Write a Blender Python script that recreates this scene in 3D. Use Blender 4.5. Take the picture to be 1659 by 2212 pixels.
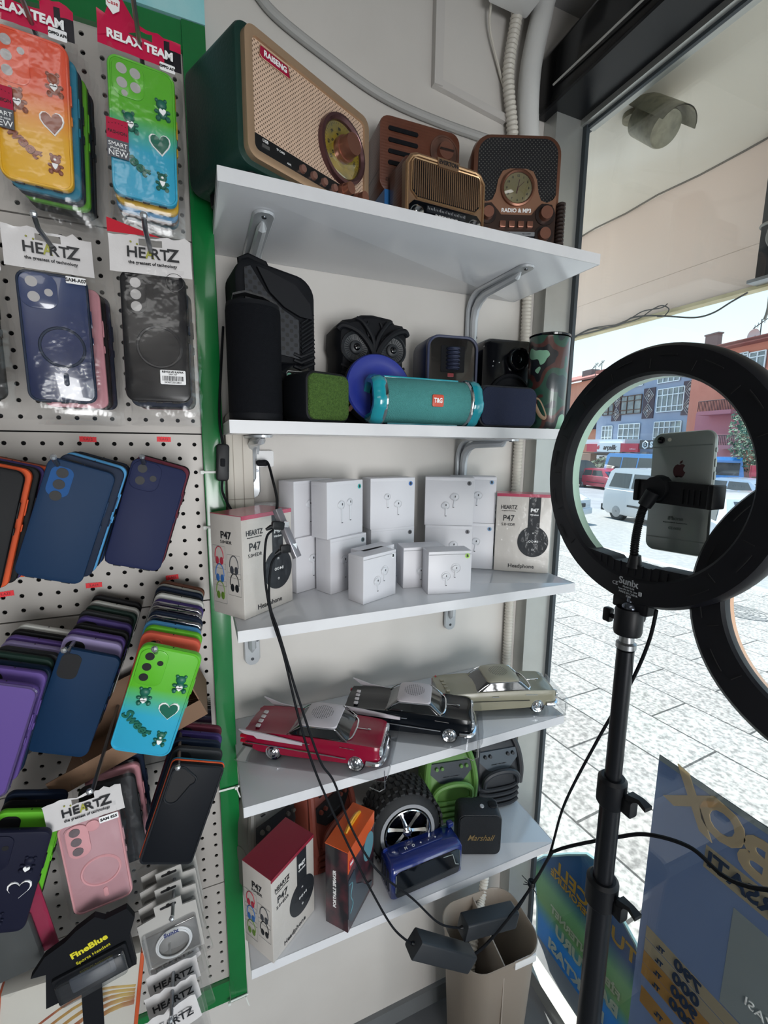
import bpy, bmesh, math, random
from mathutils import Matrix, Vector
R_ = math.radians
SC = bpy.context.scene
COL = SC.collection
for o in list(bpy.data.objects): bpy.data.objects.remove(o, do_unlink=True)

# ------------------------------------------------------------------ camera
# metres, eye of the photographer at the origin, back wall along +X, into the wall +Y
FPX = 961.1
CM = Matrix(((0.92351919, -0.04856267, 0.38046547), (-0.38339849, -0.1449648, 0.9121353), (0.01085838, -0.98824434, -0.15249663)))
cam_d = bpy.data.cameras.new('camera'); cam = bpy.data.objects.new('camera', cam_d); COL.objects.link(cam)
cam_d.sensor_fit = 'HORIZONTAL'; cam_d.sensor_width = 36.0; cam_d.lens = 36.0 * FPX / 1659.0
cam_d.clip_start = 0.02; cam_d.clip_end = 500
r3 = Matrix([[CM[i][0], -CM[i][1], -CM[i][2]] for i in range(3)])
cam.matrix_world = r3.to_4x4()
SC.camera = cam
def ray(px, py): return CM @ Vector(((px - 829.5) / FPX, (py - 1106) / FPX, 1.0))
def at_x(px, py, X): r = ray(px, py); return r * (X / r.x)
def at_y(px, py, Y): r = ray(px, py); return r * (Y / r.y)
def at_z(px, py, Z): r = ray(px, py); return r * (Z / r.z)

# ------------------------------------------------------------------ world, sun, lamps, exposure
SC.view_settings.view_transform = 'Standard'
try: SC.view_settings.look = 'None'
except Exception: pass
SC.view_settings.gamma = 1.0; SC.view_settings.use_curve_mapping = False
SC.view_settings.exposure = 0.45
W = bpy.data.worlds.new('sky'); SC.world = W; W.use_nodes = True
nt = W.node_tree; nt.nodes.clear()
wo = nt.nodes.new('ShaderNodeOutputWorld'); bg = nt.nodes.new('ShaderNodeBackground')
tc = nt.nodes.new('ShaderNodeTexCoord'); sp = nt.nodes.new('ShaderNodeSeparateXYZ'); cr = nt.nodes.new('ShaderNodeValToRGB')
cr.color_ramp.elements[0].position = 0.0; cr.color_ramp.elements[0].color = (0.93, 0.98, 1.0, 1)
cr.color_ramp.elements[1].position = 0.55; cr.color_ramp.elements[1].color = (0.30, 0.60, 0.95, 1)
e_ = cr.color_ramp.elements.new(0.16); e_.color = (0.74, 0.93, 1.0, 1)
nt.links.new(tc.outputs['Generated'], sp.inputs[0]); nt.links.new(sp.outputs['Z'], cr.inputs[0])
nt.links.new(cr.outputs[0], bg.inputs[0]); bg.inputs[1].default_value = 1.15
nt.links.new(bg.outputs[0], wo.inputs[0])
def lamp(name, kind, loc, energy, color=(1, 1, 1), size=None, size_y=None, aim=None, angle=None):
    d = bpy.data.lights.new(name, kind); d.energy = energy; d.color = color
    o = bpy.data.objects.new(name, d); COL.objects.link(o); o.location = loc
    if size: d.size = size
    if size_y: d.shape = 'RECTANGLE'; d.size_y = size_y
    if angle: d.angle = angle
    if aim is not None: o.rotation_euler = (Vector(aim) - Vector(loc)).to_track_quat('-Z', 'Y').to_euler()
    return o
lamp('sun', 'SUN', (6, 8, 20), 6.5, (1.0, 0.96, 0.9), aim=Vector((6, 8, 20)) - Vector((0.13, 0.50, 0.86)), angle=R_(0.6))
lamp('ceiling_panel_light', 'AREA', (-0.5, -0.7, 0.985), 4, (1.0, 0.985, 0.96), size=1.2, size_y=0.5, aim=(-0.5, -0.65, -1))
lamp('frontal_fill', 'AREA', (0.25, -2.2, -0.45), 44, (0.98, 0.99, 1.0), size=1.0, size_y=1.3, aim=(0.45, 0.95, -0.2))  # area lamp added behind the camera as frontal fill, no doorway is built

# ------------------------------------------------------------------ materials
def hx(h, a=1.0):
    h = h.lstrip('#'); c = [int(h[i:i + 2], 16) / 255 for i in (0, 2, 4)]
    return tuple((x / 12.92 if x <= 0.04045 else ((x + 0.055) / 1.055) ** 2.4) for x in c) + (a,)
MT = {}
def mat(name, col, rough=0.5, metal=0.0, bump=None, var=None, coat=0.0, spec=0.5, alpha=None, emit=None, sheen=0.0, bcoord='Object'):
    """bump=(kind,scale,strength); var=(scale,amount,hex2)"""
    if name in MT: return MT[name]
    m = bpy.data.materials.new(name); m.use_nodes = True; n = m.node_tree; b = n.nodes['Principled BSDF']
    c = hx(col) if isinstance(col, str) else col
    b.inputs['Base Color'].default_value = c; b.inputs['Roughness'].default_value = rough; b.inputs['Metallic'].default_value = metal
    b.inputs['Coat Weight'].default_value = coat; b.inputs['Coat Roughness'].default_value = 0.08
    b.inputs['Specular IOR Level'].default_value = spec
    if sheen: b.inputs['Sheen Weight'].default_value = sheen
    if alpha is not None: b.inputs['Alpha'].default_value = alpha
    if emit: b.inputs['Emission Color'].default_value = hx(emit[0]); b.inputs['Emission Strength'].default_value = emit[1]
    if bump or var: t = n.nodes.new('ShaderNodeTexCoord')
    if bump:
        kind, sc, st = bump
        if kind == 'noise': x = n.nodes.new('ShaderNodeTexNoise'); x.inputs['Scale'].default_value = sc; x.inputs['Detail'].default_value = 4; out = x.outputs[0]
        elif kind == 'vor': x = n.nodes.new('ShaderNodeTexVoronoi'); x.inputs['Scale'].default_value = sc; out = x.outputs[0]
        else: x = n.nodes.new('ShaderNodeTexWave'); x.inputs['Scale'].default_value = sc; x.bands_direction = kind; out = x.outputs[1]
        n.links.new(t.outputs[bcoord], x.inputs['Vector'])
        bp = n.nodes.new('ShaderNodeBump'); bp.inputs['Strength'].default_value = st; bp.inputs['Distance'].default_value = 0.002
        n.links.new(out, bp.inputs['Height']); n.links.new(bp.outputs[0], b.inputs['Normal'])
    if var:
        x = n.nodes.new('ShaderNodeTexNoise'); x.inputs['Scale'].default_value = var[0]; x.inputs['Detail'].default_value = 6
        n.links.new(t.outputs['Object'], x.inputs['Vector'])
        rp = n.nodes.new('ShaderNodeMapRange'); rp.inputs[1].default_value = 0.42; rp.inputs[2].default_value = 0.68; rp.inputs[4].default_value = var[1]
        mx = n.nodes.new('ShaderNodeMixRGB'); mx.inputs[1].default_value = c; mx.inputs[2].default_value = hx(var[2])
        n.links.new(x.outputs[0], rp.inputs[0]); n.links.new(rp.outputs[0], mx.inputs[0]); n.links.new(mx.outputs[0], b.inputs['Base Color'])
    MT[name] = m; return m
def ramp_mat(name, stops, lo, hi, axis='Z', rough=0.35, coat=0.3):
    """colour printed/dyed along an object axis"""
    if name in MT: return MT[name]
    m = bpy.data.materials.new(name); m.use_nodes = True; n = m.node_tree; b = n.nodes['Principled BSDF']
    b.inputs['Roughness'].default_value = rough; b.inputs['Coat Weight'].default_value = coat
    t = n.nodes.new('ShaderNodeTexCoord'); s = n.nodes.new('ShaderNodeSeparateXYZ'); r = n.nodes.new('ShaderNodeMapRange'); c = n.nodes.new('ShaderNodeValToRGB')
    r.inputs[1].default_value = lo; r.inputs[2].default_value = hi
    while len(c.color_ramp.elements) < len(stops): c.color_ramp.elements.new(0.5)
    for e, (p, h) in zip(c.color_ramp.elements, stops): e.position = p; e.color = hx(h)
    n.links.new(t.outputs['Object'], s.inputs[0]); n.links.new(s.outputs[axis], r.inputs[0]); n.links.new(r.outputs[0], c.inputs[0]); n.links.new(c.outputs[0], b.inputs['Base Color'])
    MT[name] = m; return m
def dots_mat(name, col, hole, pitch, thr, ax=('X', 'Z'), rough=0.4, metal=0.0, circ=None, alt=True):
    """perforated sheet: base colour with a lattice of holes; circ=(cx,cy,r) limits it"""
    if name in MT: return MT[name]
    m = bpy.data.materials.new(name); m.use_nodes = True; n = m.node_tree; b = n.nodes['Principled BSDF']
    b.inputs['Roughness'].default_value = rough; b.inputs['Metallic'].default_value = metal
    t = n.nodes.new('ShaderNodeTexCoord'); s = n.nodes.new('ShaderNodeSeparateXYZ'); n.links.new(t.outputs['Object'], s.inputs[0])
    def M(op, a, bb=None):
        x = n.nodes.new('ShaderNodeMath'); x.operation = op
        for i, v in enumerate((a, bb)):
            if v is None: continue
            if isinstance(v, (int, float)): x.inputs[i].default_value = v
            else: n.links.new(v, x.inputs[i])
        return x.outputs[0]
    k = 2 * math.pi / pitch
    u = s.outputs[ax[0]]; v = s.outputs[ax[1]]
    if alt: a = M('ADD', u, v); bb = M('SUBTRACT', u, v); k *= 0.5
    else: a, bb = u, v
    f = M('ADD', M('COSINE', M('MULTIPLY', a, k)), M('COSINE', M('MULTIPLY', bb, k)))
    g = M('GREATER_THAN', f, thr)
    if circ:
        dx = M('SUBTRACT', u, circ[0]); dy = M('SUBTRACT', v, circ[1]); rr2 = M('ADD', M('MULTIPLY', dx, dx), M('MULTIPLY', dy, dy))
        g = M('MULTIPLY', g, M('LESS_THAN', rr2, circ[2] ** 2))
    mx = n.nodes.new('ShaderNodeMixRGB'); mx.inputs[1].default_value = hx(col); mx.inputs[2].default_value = hx(hole)
    n.links.new(g, mx.inputs[0]); n.links.new(mx.outputs[0], b.inputs['Base Color'])
    bp = n.nodes.new('ShaderNodeBump'); bp.invert = True; bp.inputs['Strength'].default_value = 0.5; bp.inputs['Distance'].default_value = 0.001
    n.links.new(g, bp.inputs['Height']); n.links.new(bp.outputs[0], b.inputs['Normal'])
    MT[name] = m; return m
def film(name, tint=(1, 1, 1, 1), gloss=0.12, rough=0.08, bump=None, fres=1.25):
    """thin clear sheet: see-through with reflections"""
    if name in MT: return MT[name]
    m = bpy.data.materials.new(name); m.use_nodes = True; n = m.node_tree; n.nodes.clear()
    o = n.nodes.new('ShaderNodeOutputMaterial'); tr = n.nodes.new('ShaderNodeBsdfTransparent'); gl = n.nodes.new('ShaderNodeBsdfGlossy'); mx = n.nodes.new('ShaderNodeMixShader')
    tr.inputs[0].default_value = tint; gl.inputs['Roughness'].default_value = rough
    lw = n.nodes.new('ShaderNodeLayerWeight'); lw.inputs[0].default_value = 0.5
    mr = n.nodes.new('ShaderNodeMapRange'); mr.inputs[1].default_value = 0; mr.inputs[2].default_value = 1; mr.inputs[3].default_value = gloss; mr.inputs[4].default_value = min(1, gloss * 5)
    n.links.new(lw.outputs['Facing'], mr.inputs[0]); n.links.new(mr.outputs[0], mx.inputs[0])
    n.links.new(tr.outputs[0], mx.inputs[1]); n.links.new(gl.outputs[0], mx.inputs[2]); n.links.new(mx.outputs[0], o.inputs[0])
    if bump:
        t = n.nodes.new('ShaderNodeTexCoord'); x = n.nodes.new('ShaderNodeTexNoise'); x.inputs['Scale'].default_value = bump[0]; x.inputs['Detail'].default_value = 3
        bp = n.nodes.new('ShaderNodeBump'); bp.inputs['Strength'].default_value = bump[1]; bp.inputs['Distance'].default_value = 0.004
        n.links.new(t.outputs['Object'], x.inputs['Vector']); n.links.new(x.outputs[0], bp.inputs['Height']); n.links.new(bp.outputs[0], gl.inputs['Normal'])
    MT[name] = m; return m

BLACK = mat('black_plastic', '0d0f13', 0.45, spec=.3); GBLACK = mat('gloss_black', '06070c', 0.10, spec=.5); MBLACK = mat('matt_black', '0d0f14', 0.7, spec=.2)
CHROME = mat('chrome', 'd8dade', 0.12, 1.0); STEEL = mat('steel', '9a9c9e', 0.35, 0.9); WHITE = mat('white_plastic', 'e6e6e6', 0.4)
PAPER = mat('white_card', 'e9e9ea', 0.45, bump=('noise', 60, 0.03)); INK = mat('black_ink', '1a1b1f', 0.5); WINK = mat('white_ink', 'eeeeee', 0.5)
WALL = mat('wall_paint', 'cfcbc6', 0.65, bump=('noise', 9, 0.35), var=(3.0, 0.5, 'bfbab4'))
SHELF = mat('shelf_laminate', 'd9dbdf', 0.16, coat=0.2, var=(5, 0.3, 'cfd1d6'))
SHEDGE = mat('shelf_edge_band', 'd6d7da', 0.4, var=(14, 0.4, 'c4c4c8'))
GREEN = mat('green_paint', '0f6b33', 0.22, coat=0.5, bump=('noise', 14, 0.25), var=(6, 0.5, '1a7a3e'))
BAG = film('clear_bag', gloss=0.045, rough=0.16, bump=(30, 0.7)); CLEAR = film('clear_blister', (0.93, 0.94, 0.95, 1), 0.10, 0.05)
GLASS = film('window_glass', (0.97, 0.99, 0.985, 1), 0.035, 0.0)
BRONZE = mat('bronze_paint', '7a5342', 0.32, 0.6); COPPER = mat('copper', 'a0705f', 0.3, 0.7)
CHAMP = mat('champagne_metal', 'bfa184', 0.32, 0.55); GOLD = mat('gold_plastic', '9a7c62', 0.34, 0.6)
CHARBEAR = mat('dark_green_rubber', '17604f', 0.45)

def sheet(name, col, axis=None, stops=None, lo=0, hi=1):
    """printed translucent sheet"""
    if name in MT: return MT[name]
    m = bpy.data.materials.new(name); m.use_nodes = True; n = m.node_tree; n.nodes.clear(); o = n.nodes.new('ShaderNodeOutputMaterial'); d = n.nodes.new('ShaderNodeBsdfDiffuse'); t = n.nodes.new('ShaderNodeBsdfTranslucent'); mx = n.nodes.new('ShaderNodeMixShader'); mx.inputs[0].default_value = .6
    n.links.new(d.outputs[0], mx.inputs[1]); n.links.new(t.outputs[0], mx.inputs[2]); n.links.new(mx.outputs[0], o.inputs[0])
    for x in (d, t): x.inputs[0].default_value = hx(col)
    if stops:
        tc_ = n.nodes.new('ShaderNodeTexCoord'); s = n.nodes.new('ShaderNodeSeparateXYZ'); r = n.nodes.new('ShaderNodeMapRange'); c = n.nodes.new('ShaderNodeValToRGB'); r.inputs[1].default_value = lo; r.inputs[2].default_value = hi
        while len(c.color_ramp.elements) < len(stops): c.color_ramp.elements.new(0.5)
        for e, (p, h) in zip(c.color_ramp.elements, stops): e.position = p; e.color = hx(h)
        n.links.new(tc_.outputs['Object'], s.inputs[0]); n.links.new(s.outputs[axis], r.inputs[0]); n.links.new(r.outputs[0], c.inputs[0])
        for x in (d, t): n.links.new(c.outputs[0], x.inputs[0])
    MT[name] = m; return m
# ------------------------------------------------------------------ mesh builder
def rr(w, h, r, n=4):
    r = max(min(r, w / 2 - 1e-5, h / 2 - 1e-5), 1e-5); P = []
    for cx, cy, a0 in ((w / 2 - r, h / 2 - r, 0), (-w / 2 + r, h / 2 - r, 90), (-w / 2 + r, -h / 2 + r, 180), (w / 2 - r, -h / 2 + r, 270)):
        for i in range(n + 1):
            a = R_(a0 + 90 * i / n); P.append((cx + r * math.cos(a), cy + r * math.sin(a)))
    return P
def mp(u, v, w, ax): return {'y': (u, w, v), 'z': (u, v, w), 'x': (w, u, v)}[ax]
class G:
    def __init__(s): s.v = []; s.f = []; s.m = []; s.X = None
    def add(s, vs, fs, mi=0):
        b = len(s.v)
        s.v += [tuple(s.X @ Vector(p)) if s.X else tuple(p) for p in vs]
        for i, f in enumerate(fs): s.f.append(tuple(b + k for k in f)); s.m.append(mi if isinstance(mi, int) else mi[i])
        return s
    def loft(s, rings, mi=0, c0=True, c1=True, close=True, cap=None):
        n = len(rings[0]); vs = [p for r in rings for p in r]; fs = []; ms = []
        for i in range(len(rings) - 1):
            for j in range(n if close else n - 1):
                k = (j + 1) % n; fs.append((i * n + j, i * n + k, (i + 1) * n + k, (i + 1) * n + j)); ms.append(mi)
        if c0: fs.append(tuple(range(n))[::-1]); ms.append(mi)
        if c1: fs.append(tuple((len(rings) - 1) * n + j for j in range(n))); ms.append(mi if cap is None else cap)
        return s.add(vs, fs, ms)
    def box(s, x0, x1, y0, y1, z0, z1, mi=0):
        v = [(x, y, z) for x in (x0, x1) for y in (y0, y1) for z in (z0, z1)]
        return s.add(v, [(0, 1, 3, 2), (4, 6, 7, 5), (0, 4, 5, 1), (2, 3, 7, 6), (0, 2, 6, 4), (1, 5, 7, 3)], mi)
    def rb(s, c, w, h, d, r, bev=0.0, ax='y', mi=0, n=4, t0=1.0, cap=None):
        """rounded box: w,h across, d along ax, centre c; front is the negative end"""
        q = []
        S = [(-d / 2, bev), (-d / 2 + bev * .3, bev * .3), (-d / 2 + bev, 0), (d / 2 - bev, 0), (d / 2 - bev * .3, bev * .3), (d / 2, bev)] if bev > 0 else [(-d / 2, 0), (d / 2, 0)]
        for k, (t, i) in enumerate(S):
            q.append([tuple(Vector(mp(u, v, t, ax)) + Vector(c)) for u, v in rr(w - 2 * i, h - 2 * i, max(r - i, 1e-4), n)])
        return s.loft(q, mi, cap=cap)
    def poly(s, P, d0, d1, ax='y', mi=0, off=(0, 0, 0), cap=None):
        a = [tuple(Vector(mp(u, v, d0, ax)) + Vector(off)) for u, v in P]; b = [tuple(Vector(mp(u, v, d1, ax)) + Vector(off)) for u, v in P]
        return s.loft([a, b], mi, cap=cap)
    def cyl(s, p0, p1, r0, r1=None, n=16, mi=0, cap=True):
        p0 = Vector(p0); p1 = Vector(p1); r1 = r0 if r1 is None else r1; d = (p1 - p0).normalized(); q = d.to_track_quat('Z', 'Y')
        R = [[tuple(p + q @ Vector((r * math.cos(2 * math.pi * k / n), r * math.sin(2 * math.pi * k / n), 0))) for k in range(n)] for p, r in ((p0, r0), (p1, r1))]
        return s.loft(R, mi, cap, cap)
    def tube(s, P, r, n=8, mi=0, closed=False, rad=None, flat=1.0):
        P = [Vector(p) for p in P]; N = len(P); rings = []; up = None
        for i, p in enumerate(P):
            a = P[(i - 1) % N] if (closed or i) else p; b = P[(i + 1) % N] if (closed or i < N - 1) else p
            t = (b - a).normalized()
            if up is None: up = t.orthogonal().normalized()
            up = (up - t * up.dot(t)).normalized(); w = t.cross(up); rk = rad[i] if rad else r
            rings.append([tuple(p + (up * math.cos(2 * math.pi * k / n) + w * math.sin(2 * math.pi * k / n) * flat) * rk) for k in range(n)])
        if closed: rings.append(rings[0])
        return s.loft(rings, mi, not closed, not closed)
    def lathe(s, prof, ax='y', n=32, c=(0, 0, 0), mi=0, caps=True, sc=(1, 1)):
        rings = [[tuple(Vector(mp(r * math.cos(2 * math.pi * k / n) * sc[0], r * math.sin(2 * math.pi * k / n) * sc[1], t, ax)) + Vector(c)) for k in range(n)] for r, t in prof]
        return s.loft(rings, mi, caps, caps)
    def ell(s, c, r, n=12, mi=0):
        r = (r, r, r) if isinstance(r, (int, float)) else r; m = n // 2
        rings = [[(c[0] + r[0] * math.sin(math.pi * (i + .02) / (m + .04)) * math.cos(2 * math.pi * k / n), c[1] + r[1] * math.sin(math.pi * (i + .02) / (m + .04)) * math.sin(2 * math.pi * k / n), c[2] + r[2] * math.cos(math.pi * (i + .02) / (m + .04))) for k in range(n)] for i in range(m + 1)]
        return s.loft(rings, mi)
    def torus(s, c, R, r, ax='y', n=32, k=8, mi=0, a0=0, a1=360):
        full = a1 - a0 >= 360; P = [tuple(Vector(mp(R * math.cos(R_(a0 + (a1 - a0) * i / n)), R * math.sin(R_(a0 + (a1 - a0) * i / n)), 0, ax)) + Vector(c)) for i in range(n if full else n + 1)]
        return s.tube(P, r, k, mi, closed=full)
    def build(s, name, mats, parent=None, loc=(0, 0, 0), rot=(0, 0, 0), smooth=35):
        me = bpy.data.meshes.new(name); me.from_pydata(s.v, [], s.f)
        for m in (mats if isinstance(mats, (list, tuple)) else [mats]): me.materials.append(m)
        me.polygons.foreach_set('material_index', s.m)
        bm = bmesh.new(); bm.from_mesh(me); bmesh.ops.recalc_face_normals(bm, faces=bm.faces); bm.to_mesh(me); bm.free()
        if smooth:
            me.polygons.foreach_set('use_smooth', [True] * len(me.polygons)); me.set_sharp_from_angle(angle=R_(smooth))
        o = bpy.data.objects.new(name, me); COL.objects.link(o); o.location = loc; o.rotation_euler = rot
        if parent: o.parent = parent
        return o
def tag(o, label=None, cat=None, group=None, kind=None):
    if label: o['label'] = label
    if cat: o['category'] = cat
    if group: o['group'] = group
    if kind: o['kind'] = kind
    return o
def thing(name, label, cat, loc=(0, 0, 0), rz=0, group=None, rot=None):
    o = bpy.data.objects.new(name, None); COL.objects.link(o); o.empty_display_size = 0.02; o.location = loc
    o.rotation_euler = rot if rot else (0, 0, R_(rz)); return tag(o, label, cat, group)
def struct(name, g, mats, label=None): return tag(g.build(name, mats), label, None, None, 'structure')
def dup(root, loc=None, rot=None, label=None, group=None):
    r = root.copy(); COL.objects.link(r)
    if loc is not None: r.location = loc
    if rot is not None: r.rotation_euler = rot
    if label: r['label'] = label
    if group: r['group'] = group
    def kids(a, b):
        for ch in [c for c in bpy.data.objects if c.parent == a]:
            d = ch.copy(); COL.objects.link(d); d.parent = b; kids(ch, d)
    kids(root, r); return r
TX = {}
def word(parent, body, size, pos, m, face='front', ext=0.0003, off=0.0, sx=1.0, rot=0.0, shear=0.0, align='CENTER', name='lettering'):
    key = (body, round(size, 5), ext, off, shear, align)
    if key not in TX:
        c = bpy.data.curves.new('t', 'FONT'); c.body = body; c.size = size; c.extrude = ext; c.offset = off; c.shear = shear; c.align_x = align; c.align_y = 'CENTER'; c.resolution_u = 3
        t = bpy.data.objects.new('t', c); COL.objects.link(t); bpy.context.view_layer.update()
        TX[key] = bpy.data.meshes.new_from_object(t.evaluated_get(bpy.context.evaluated_depsgraph_get()))
        bpy.data.objects.remove(t, do_unlink=True)
    me = TX[key].copy(); me.name = name; me.materials.clear(); me.materials.append(m)
    o = bpy.data.objects.new(name, me); COL.objects.link(o)
    B = {'front': ((1, 0, 0), (0, 0, 1), (0, -1, 0)), 'left': ((0, -1, 0), (0, 0, 1), (-1, 0, 0)), 'right': ((0, 1, 0), (0, 0, 1), (1, 0, 0)), 'top': ((1, 0, 0), (0, 1, 0), (0, 0, 1))}[face]
    b3 = Matrix(B).transposed()
    o.matrix_local = Matrix.Translation(pos) @ b3.to_4x4() @ Matrix.Rotation(R_(rot), 4, 'Z') @ Matrix.Diagonal((sx, 1, 1, 1))
    if parent: o.parent = parent
    return o
def arc(cx, cy, r, a0, a1, n=12): return [(cx + r * math.cos(R_(a0 + (a1 - a0) * i / n)), cy + r * math.sin(R_(a0 + (a1 - a0) * i / n))) for i in range(n + 1)]
def spline(P, k=8):
    P = [Vector(p) for p in P]; Q = []
    for i in range(len(P) - 1):
        a = P[max(i - 1, 0)]; b = P[i]; c = P[i + 1]; d = P[min(i + 2, len(P) - 1)]
        for j in range(k):
            t = j / k; Q.append(0.5 * ((2 * b) + (c - a) * t + (2 * a - 5 * b + 4 * c - d) * t * t + (3 * b - a - 3 * c + d) * t ** 3))
    Q.append(P[-1]); return Q
HEART = [(0, -1), (-.35, -.62), (-.75, -.2), (-.95, .2), (-.92, .58), (-.7, .82), (-.4, .86), (-.14, .68), (0, .42), (.14, .68), (.4, .86), (.7, .82), (.92, .58), (.95, .2), (.75, -.2), (.35, -.62)]
def sc2(P, s, cx=0, cy=0, rot=0):
    c, n = math.cos(R_(rot)), math.sin(R_(rot)); return [(cx + s * (x * c - y * n), cy + s * (x * n + y * c)) for x, y in P]

# ------------------------------------------------------------------ room shell
FZ = -1.65; CZ = 1.0; YW = 0.954; GX = 0.887
Z1, Z2, Z3, Z4, Z5 = 0.366, 0.0318, -0.2932, -0.604, -0.9317
g = G(); g.box(-2.6, .888, YW, 1.14, FZ, CZ + .1); struct('wall_back', g, WALL)
g = G(); g.box(-2.7, -2.6, -3.2, 1.14, FZ, CZ + .1); struct('wall_left', g, WALL)
g = G(); g.box(-2.6, 1.02, -3.3, -3.2, FZ, CZ + .1); struct('wall_behind', g, WALL)
g = G(); g.box(-2.7, 1.0, -3.3, 1.14, CZ, CZ + .12); struct('ceiling', g, mat('ceiling_paint', '9c9c9c', 0.7, bump=('noise', 6, .2)))
g = G(); g.box(-2.7, 1.0, -3.3, 1.14, FZ - .1, FZ); struct('floor', g, mat('floor_tile', '6d6f72', 0.35, var=(7, .6, '55585b')))
g = G(); g.box(-2.6, GX - .06, YW - .012, YW, FZ, FZ + .055); struct('baseboard_back', g, mat('baseboard_grey', '6e7173', 0.45, bump=('noise', 12, .3)))
g = G(); g.box(-2.6, .86, -1.15, -1.05, .10, CZ); struct('light_blocker_1', g, WALL, 'added light blocker under the ceiling behind the photographer')  # unseen slab added to keep light off the upper wall
# lintel over the shop window
g = G(); g.box(.887, 1.02, -3.2, YW, .83, CZ + .1); struct('wall_right', g, WALL)
# window: aluminium frame and pane
ALU = mat('window_aluminium', 'b5b7b4', 0.32, 0.55, var=(20, .3, 'a5a6a2')); GASK = mat('gasket', '3a4248', 0.5)
g = G()
g.box(.800, .880, .912, YW - .001, FZ, .80)            # jamb by the back wall
g.box(.872, .915, -3.2, .912, .744, .83)               # head
g.box(.872, .915, -3.2, .912, FZ, FZ + .05)            # sill
g.box(.872, .915, -1.20, -1.14, FZ + .05, .752)         # mullion behind the photographer
g.box(.880, .890, .900, YW - .001, FZ + .05, .79, 1)
g.box(.915, .920, -3.2, YW - .001, .752, .80, 1)
g.box(.884, .892, -3.2, .912, .737, .744, 1)
f = g.build('window_1', [ALU, GASK]); tag(f, 'aluminium framed shop window beside the white shelves', None, None, 'structure')
g = G(); g.box(.889, .895, -3.19, .905, FZ + .05, .746); g.build('pane', GLASS, f)
# glossy black roller shutter box above the window
t = thing('shutter_box', 'glossy black roller shutter box running above the shop window', 'shutter box', (.830, -1.0, .826))
g = G(); g.rb((0, 0, 0), .10, .13, 3.9, .018, ax='y'); g.build('housing', mat('black_gloss_paint', '040508', .16, spec=.35), t)
g = G(); g.box(-.052, .05, -1.95, 1.95, -.069, -.062); g.build('lower_rail', mat('dark_rail', '0a0c12', .3, spec=.3), t)
g = G(); g.tube(spline([(-.056, 1.9, -.03), (-.06, 1.5, -.045), (-.058, 1.1, -.03), (-.06, .6, -.05), (-.057, .1, -.03)], 10), .0022); tag(g.build('cable', mat('grey_cable', 'b9bab6', .5), t), 'thin light grey cable')
# ------------------------------------------------------------------ pipes and cables on the wall, top
PIPE = mat('white_corrugated', 'cfcac0', 0.45); WRAP = mat('wrapped_pipe', 'd6d6d4', 0.5, bump=('noise', 30, .8))
def corr(name, P, r, pitch, label, m=PIPE, cat='conduit'):
    Q = spline(P, 24); L = [0]
    for a, b in zip(Q, Q[1:]): L.append(L[-1] + (b - a).length)
    n = int(L[-1] / pitch * 4); pts = []; rad = []; k = 0
    for i in range(n + 1):
        s = L[-1] * i / n
        while k < len(L) - 2 and L[k + 1] < s: k += 1
        u = (s - L[k]) / max(L[k + 1] - L[k], 1e-9); pts.append(Q[k].lerp(Q[k + 1], u)); rad.append(r * (1.0, .9, .8, .9)[i % 4])
    g = G(); g.tube(pts, r, 10, rad=rad); return tag(g.build(name, m), label, cat)
corr('corrugated_conduit', [tuple(at_y(1013, 2120, .79)), tuple(at_y(1020, 2060, .81)), tuple(at_y(1031, 1985, .85)), tuple(at_y(1046, 1905, .90)), (.764, .938, -.90), (.766, .938, -.7), (.764, .938, -.3), (.765, .938, .05), (.766, .938, .34), (.757, .938, .55)], .0125, .0085, 'white corrugated conduit running down the wall behind the right end of the shelves')
corr('corrugated_conduit', [tuple(at_y(1108, 330, .936)), tuple(at_y(1106, 270, .935)), tuple(at_y(1098, 160, .932)), tuple(at_y(1112, 60, .928)), tuple(at_y(1130, -30, .92)), (.72, .90, .995)], .0135, .0095, 'white corrugated conduit curving up the wall above the bronze radio')
g = G(); g.tube(spline([tuple(at_y(1143, 320, .93)), tuple(at_y(1140, 240, .928)), tuple(at_y(1146, 150, .925)), tuple(at_y(1164, 60, .915)), tuple(at_y(1190, -30, .90)), (.80, .86, .998)], 12), .024, 12); tag(g.build('wrapped_pipe', WRAP), 'thick tape-wrapped white pipe beside the corrugated conduit at the ceiling', 'pipe')
g = G(); g.tube(spline([tuple(at_y(540, -40, .944)), tuple(at_y(590, 28, .944)), tuple(at_y(700, 118, .944)), tuple(at_y(830, 210, .944)), tuple(at_y(960, 268, .944)), tuple(at_y(1100, 316, .944))], 10), .0085, 10); tag(g.build('wall_cable', mat('painted_cable', 'a9a8a6', .55)), 'thick painted cable sagging across the wall above the radios', 'cable')
g = G(); a = at_y(940, 190, .95); g.box(a.x - .008, a.x + .012, .938, .9535, a.z, .999)
b = at_y(1088, 268, .95); g.loft([[(a.x, .942, a.z), (a.x, .9535, a.z), (a.x, .9535, a.z + .016), (a.x, .942, a.z + .016)], [(b.x, .942, b.z), (b.x, .9535, b.z), (b.x, .9535, b.z + .016), (b.x, .942, b.z + .016)]])
tag(g.build('cable_trunking', mat('trunking', 'c6c2be', .6)), 'white cable trunking bent in a corner high on the wall', 'cable trunking')
g = G(); g.tube(spline([tuple(at_y(1062, 0, .93)), tuple(at_y(1058, 60, .94)), tuple(at_y(1078, 150, .945)), tuple(at_y(1092, 200, .945))], 8), .003, 6); tag(g.build('thin_cable', PIPE), 'thin white cable hanging beside the corrugated conduit at the ceiling', 'cable')
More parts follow.
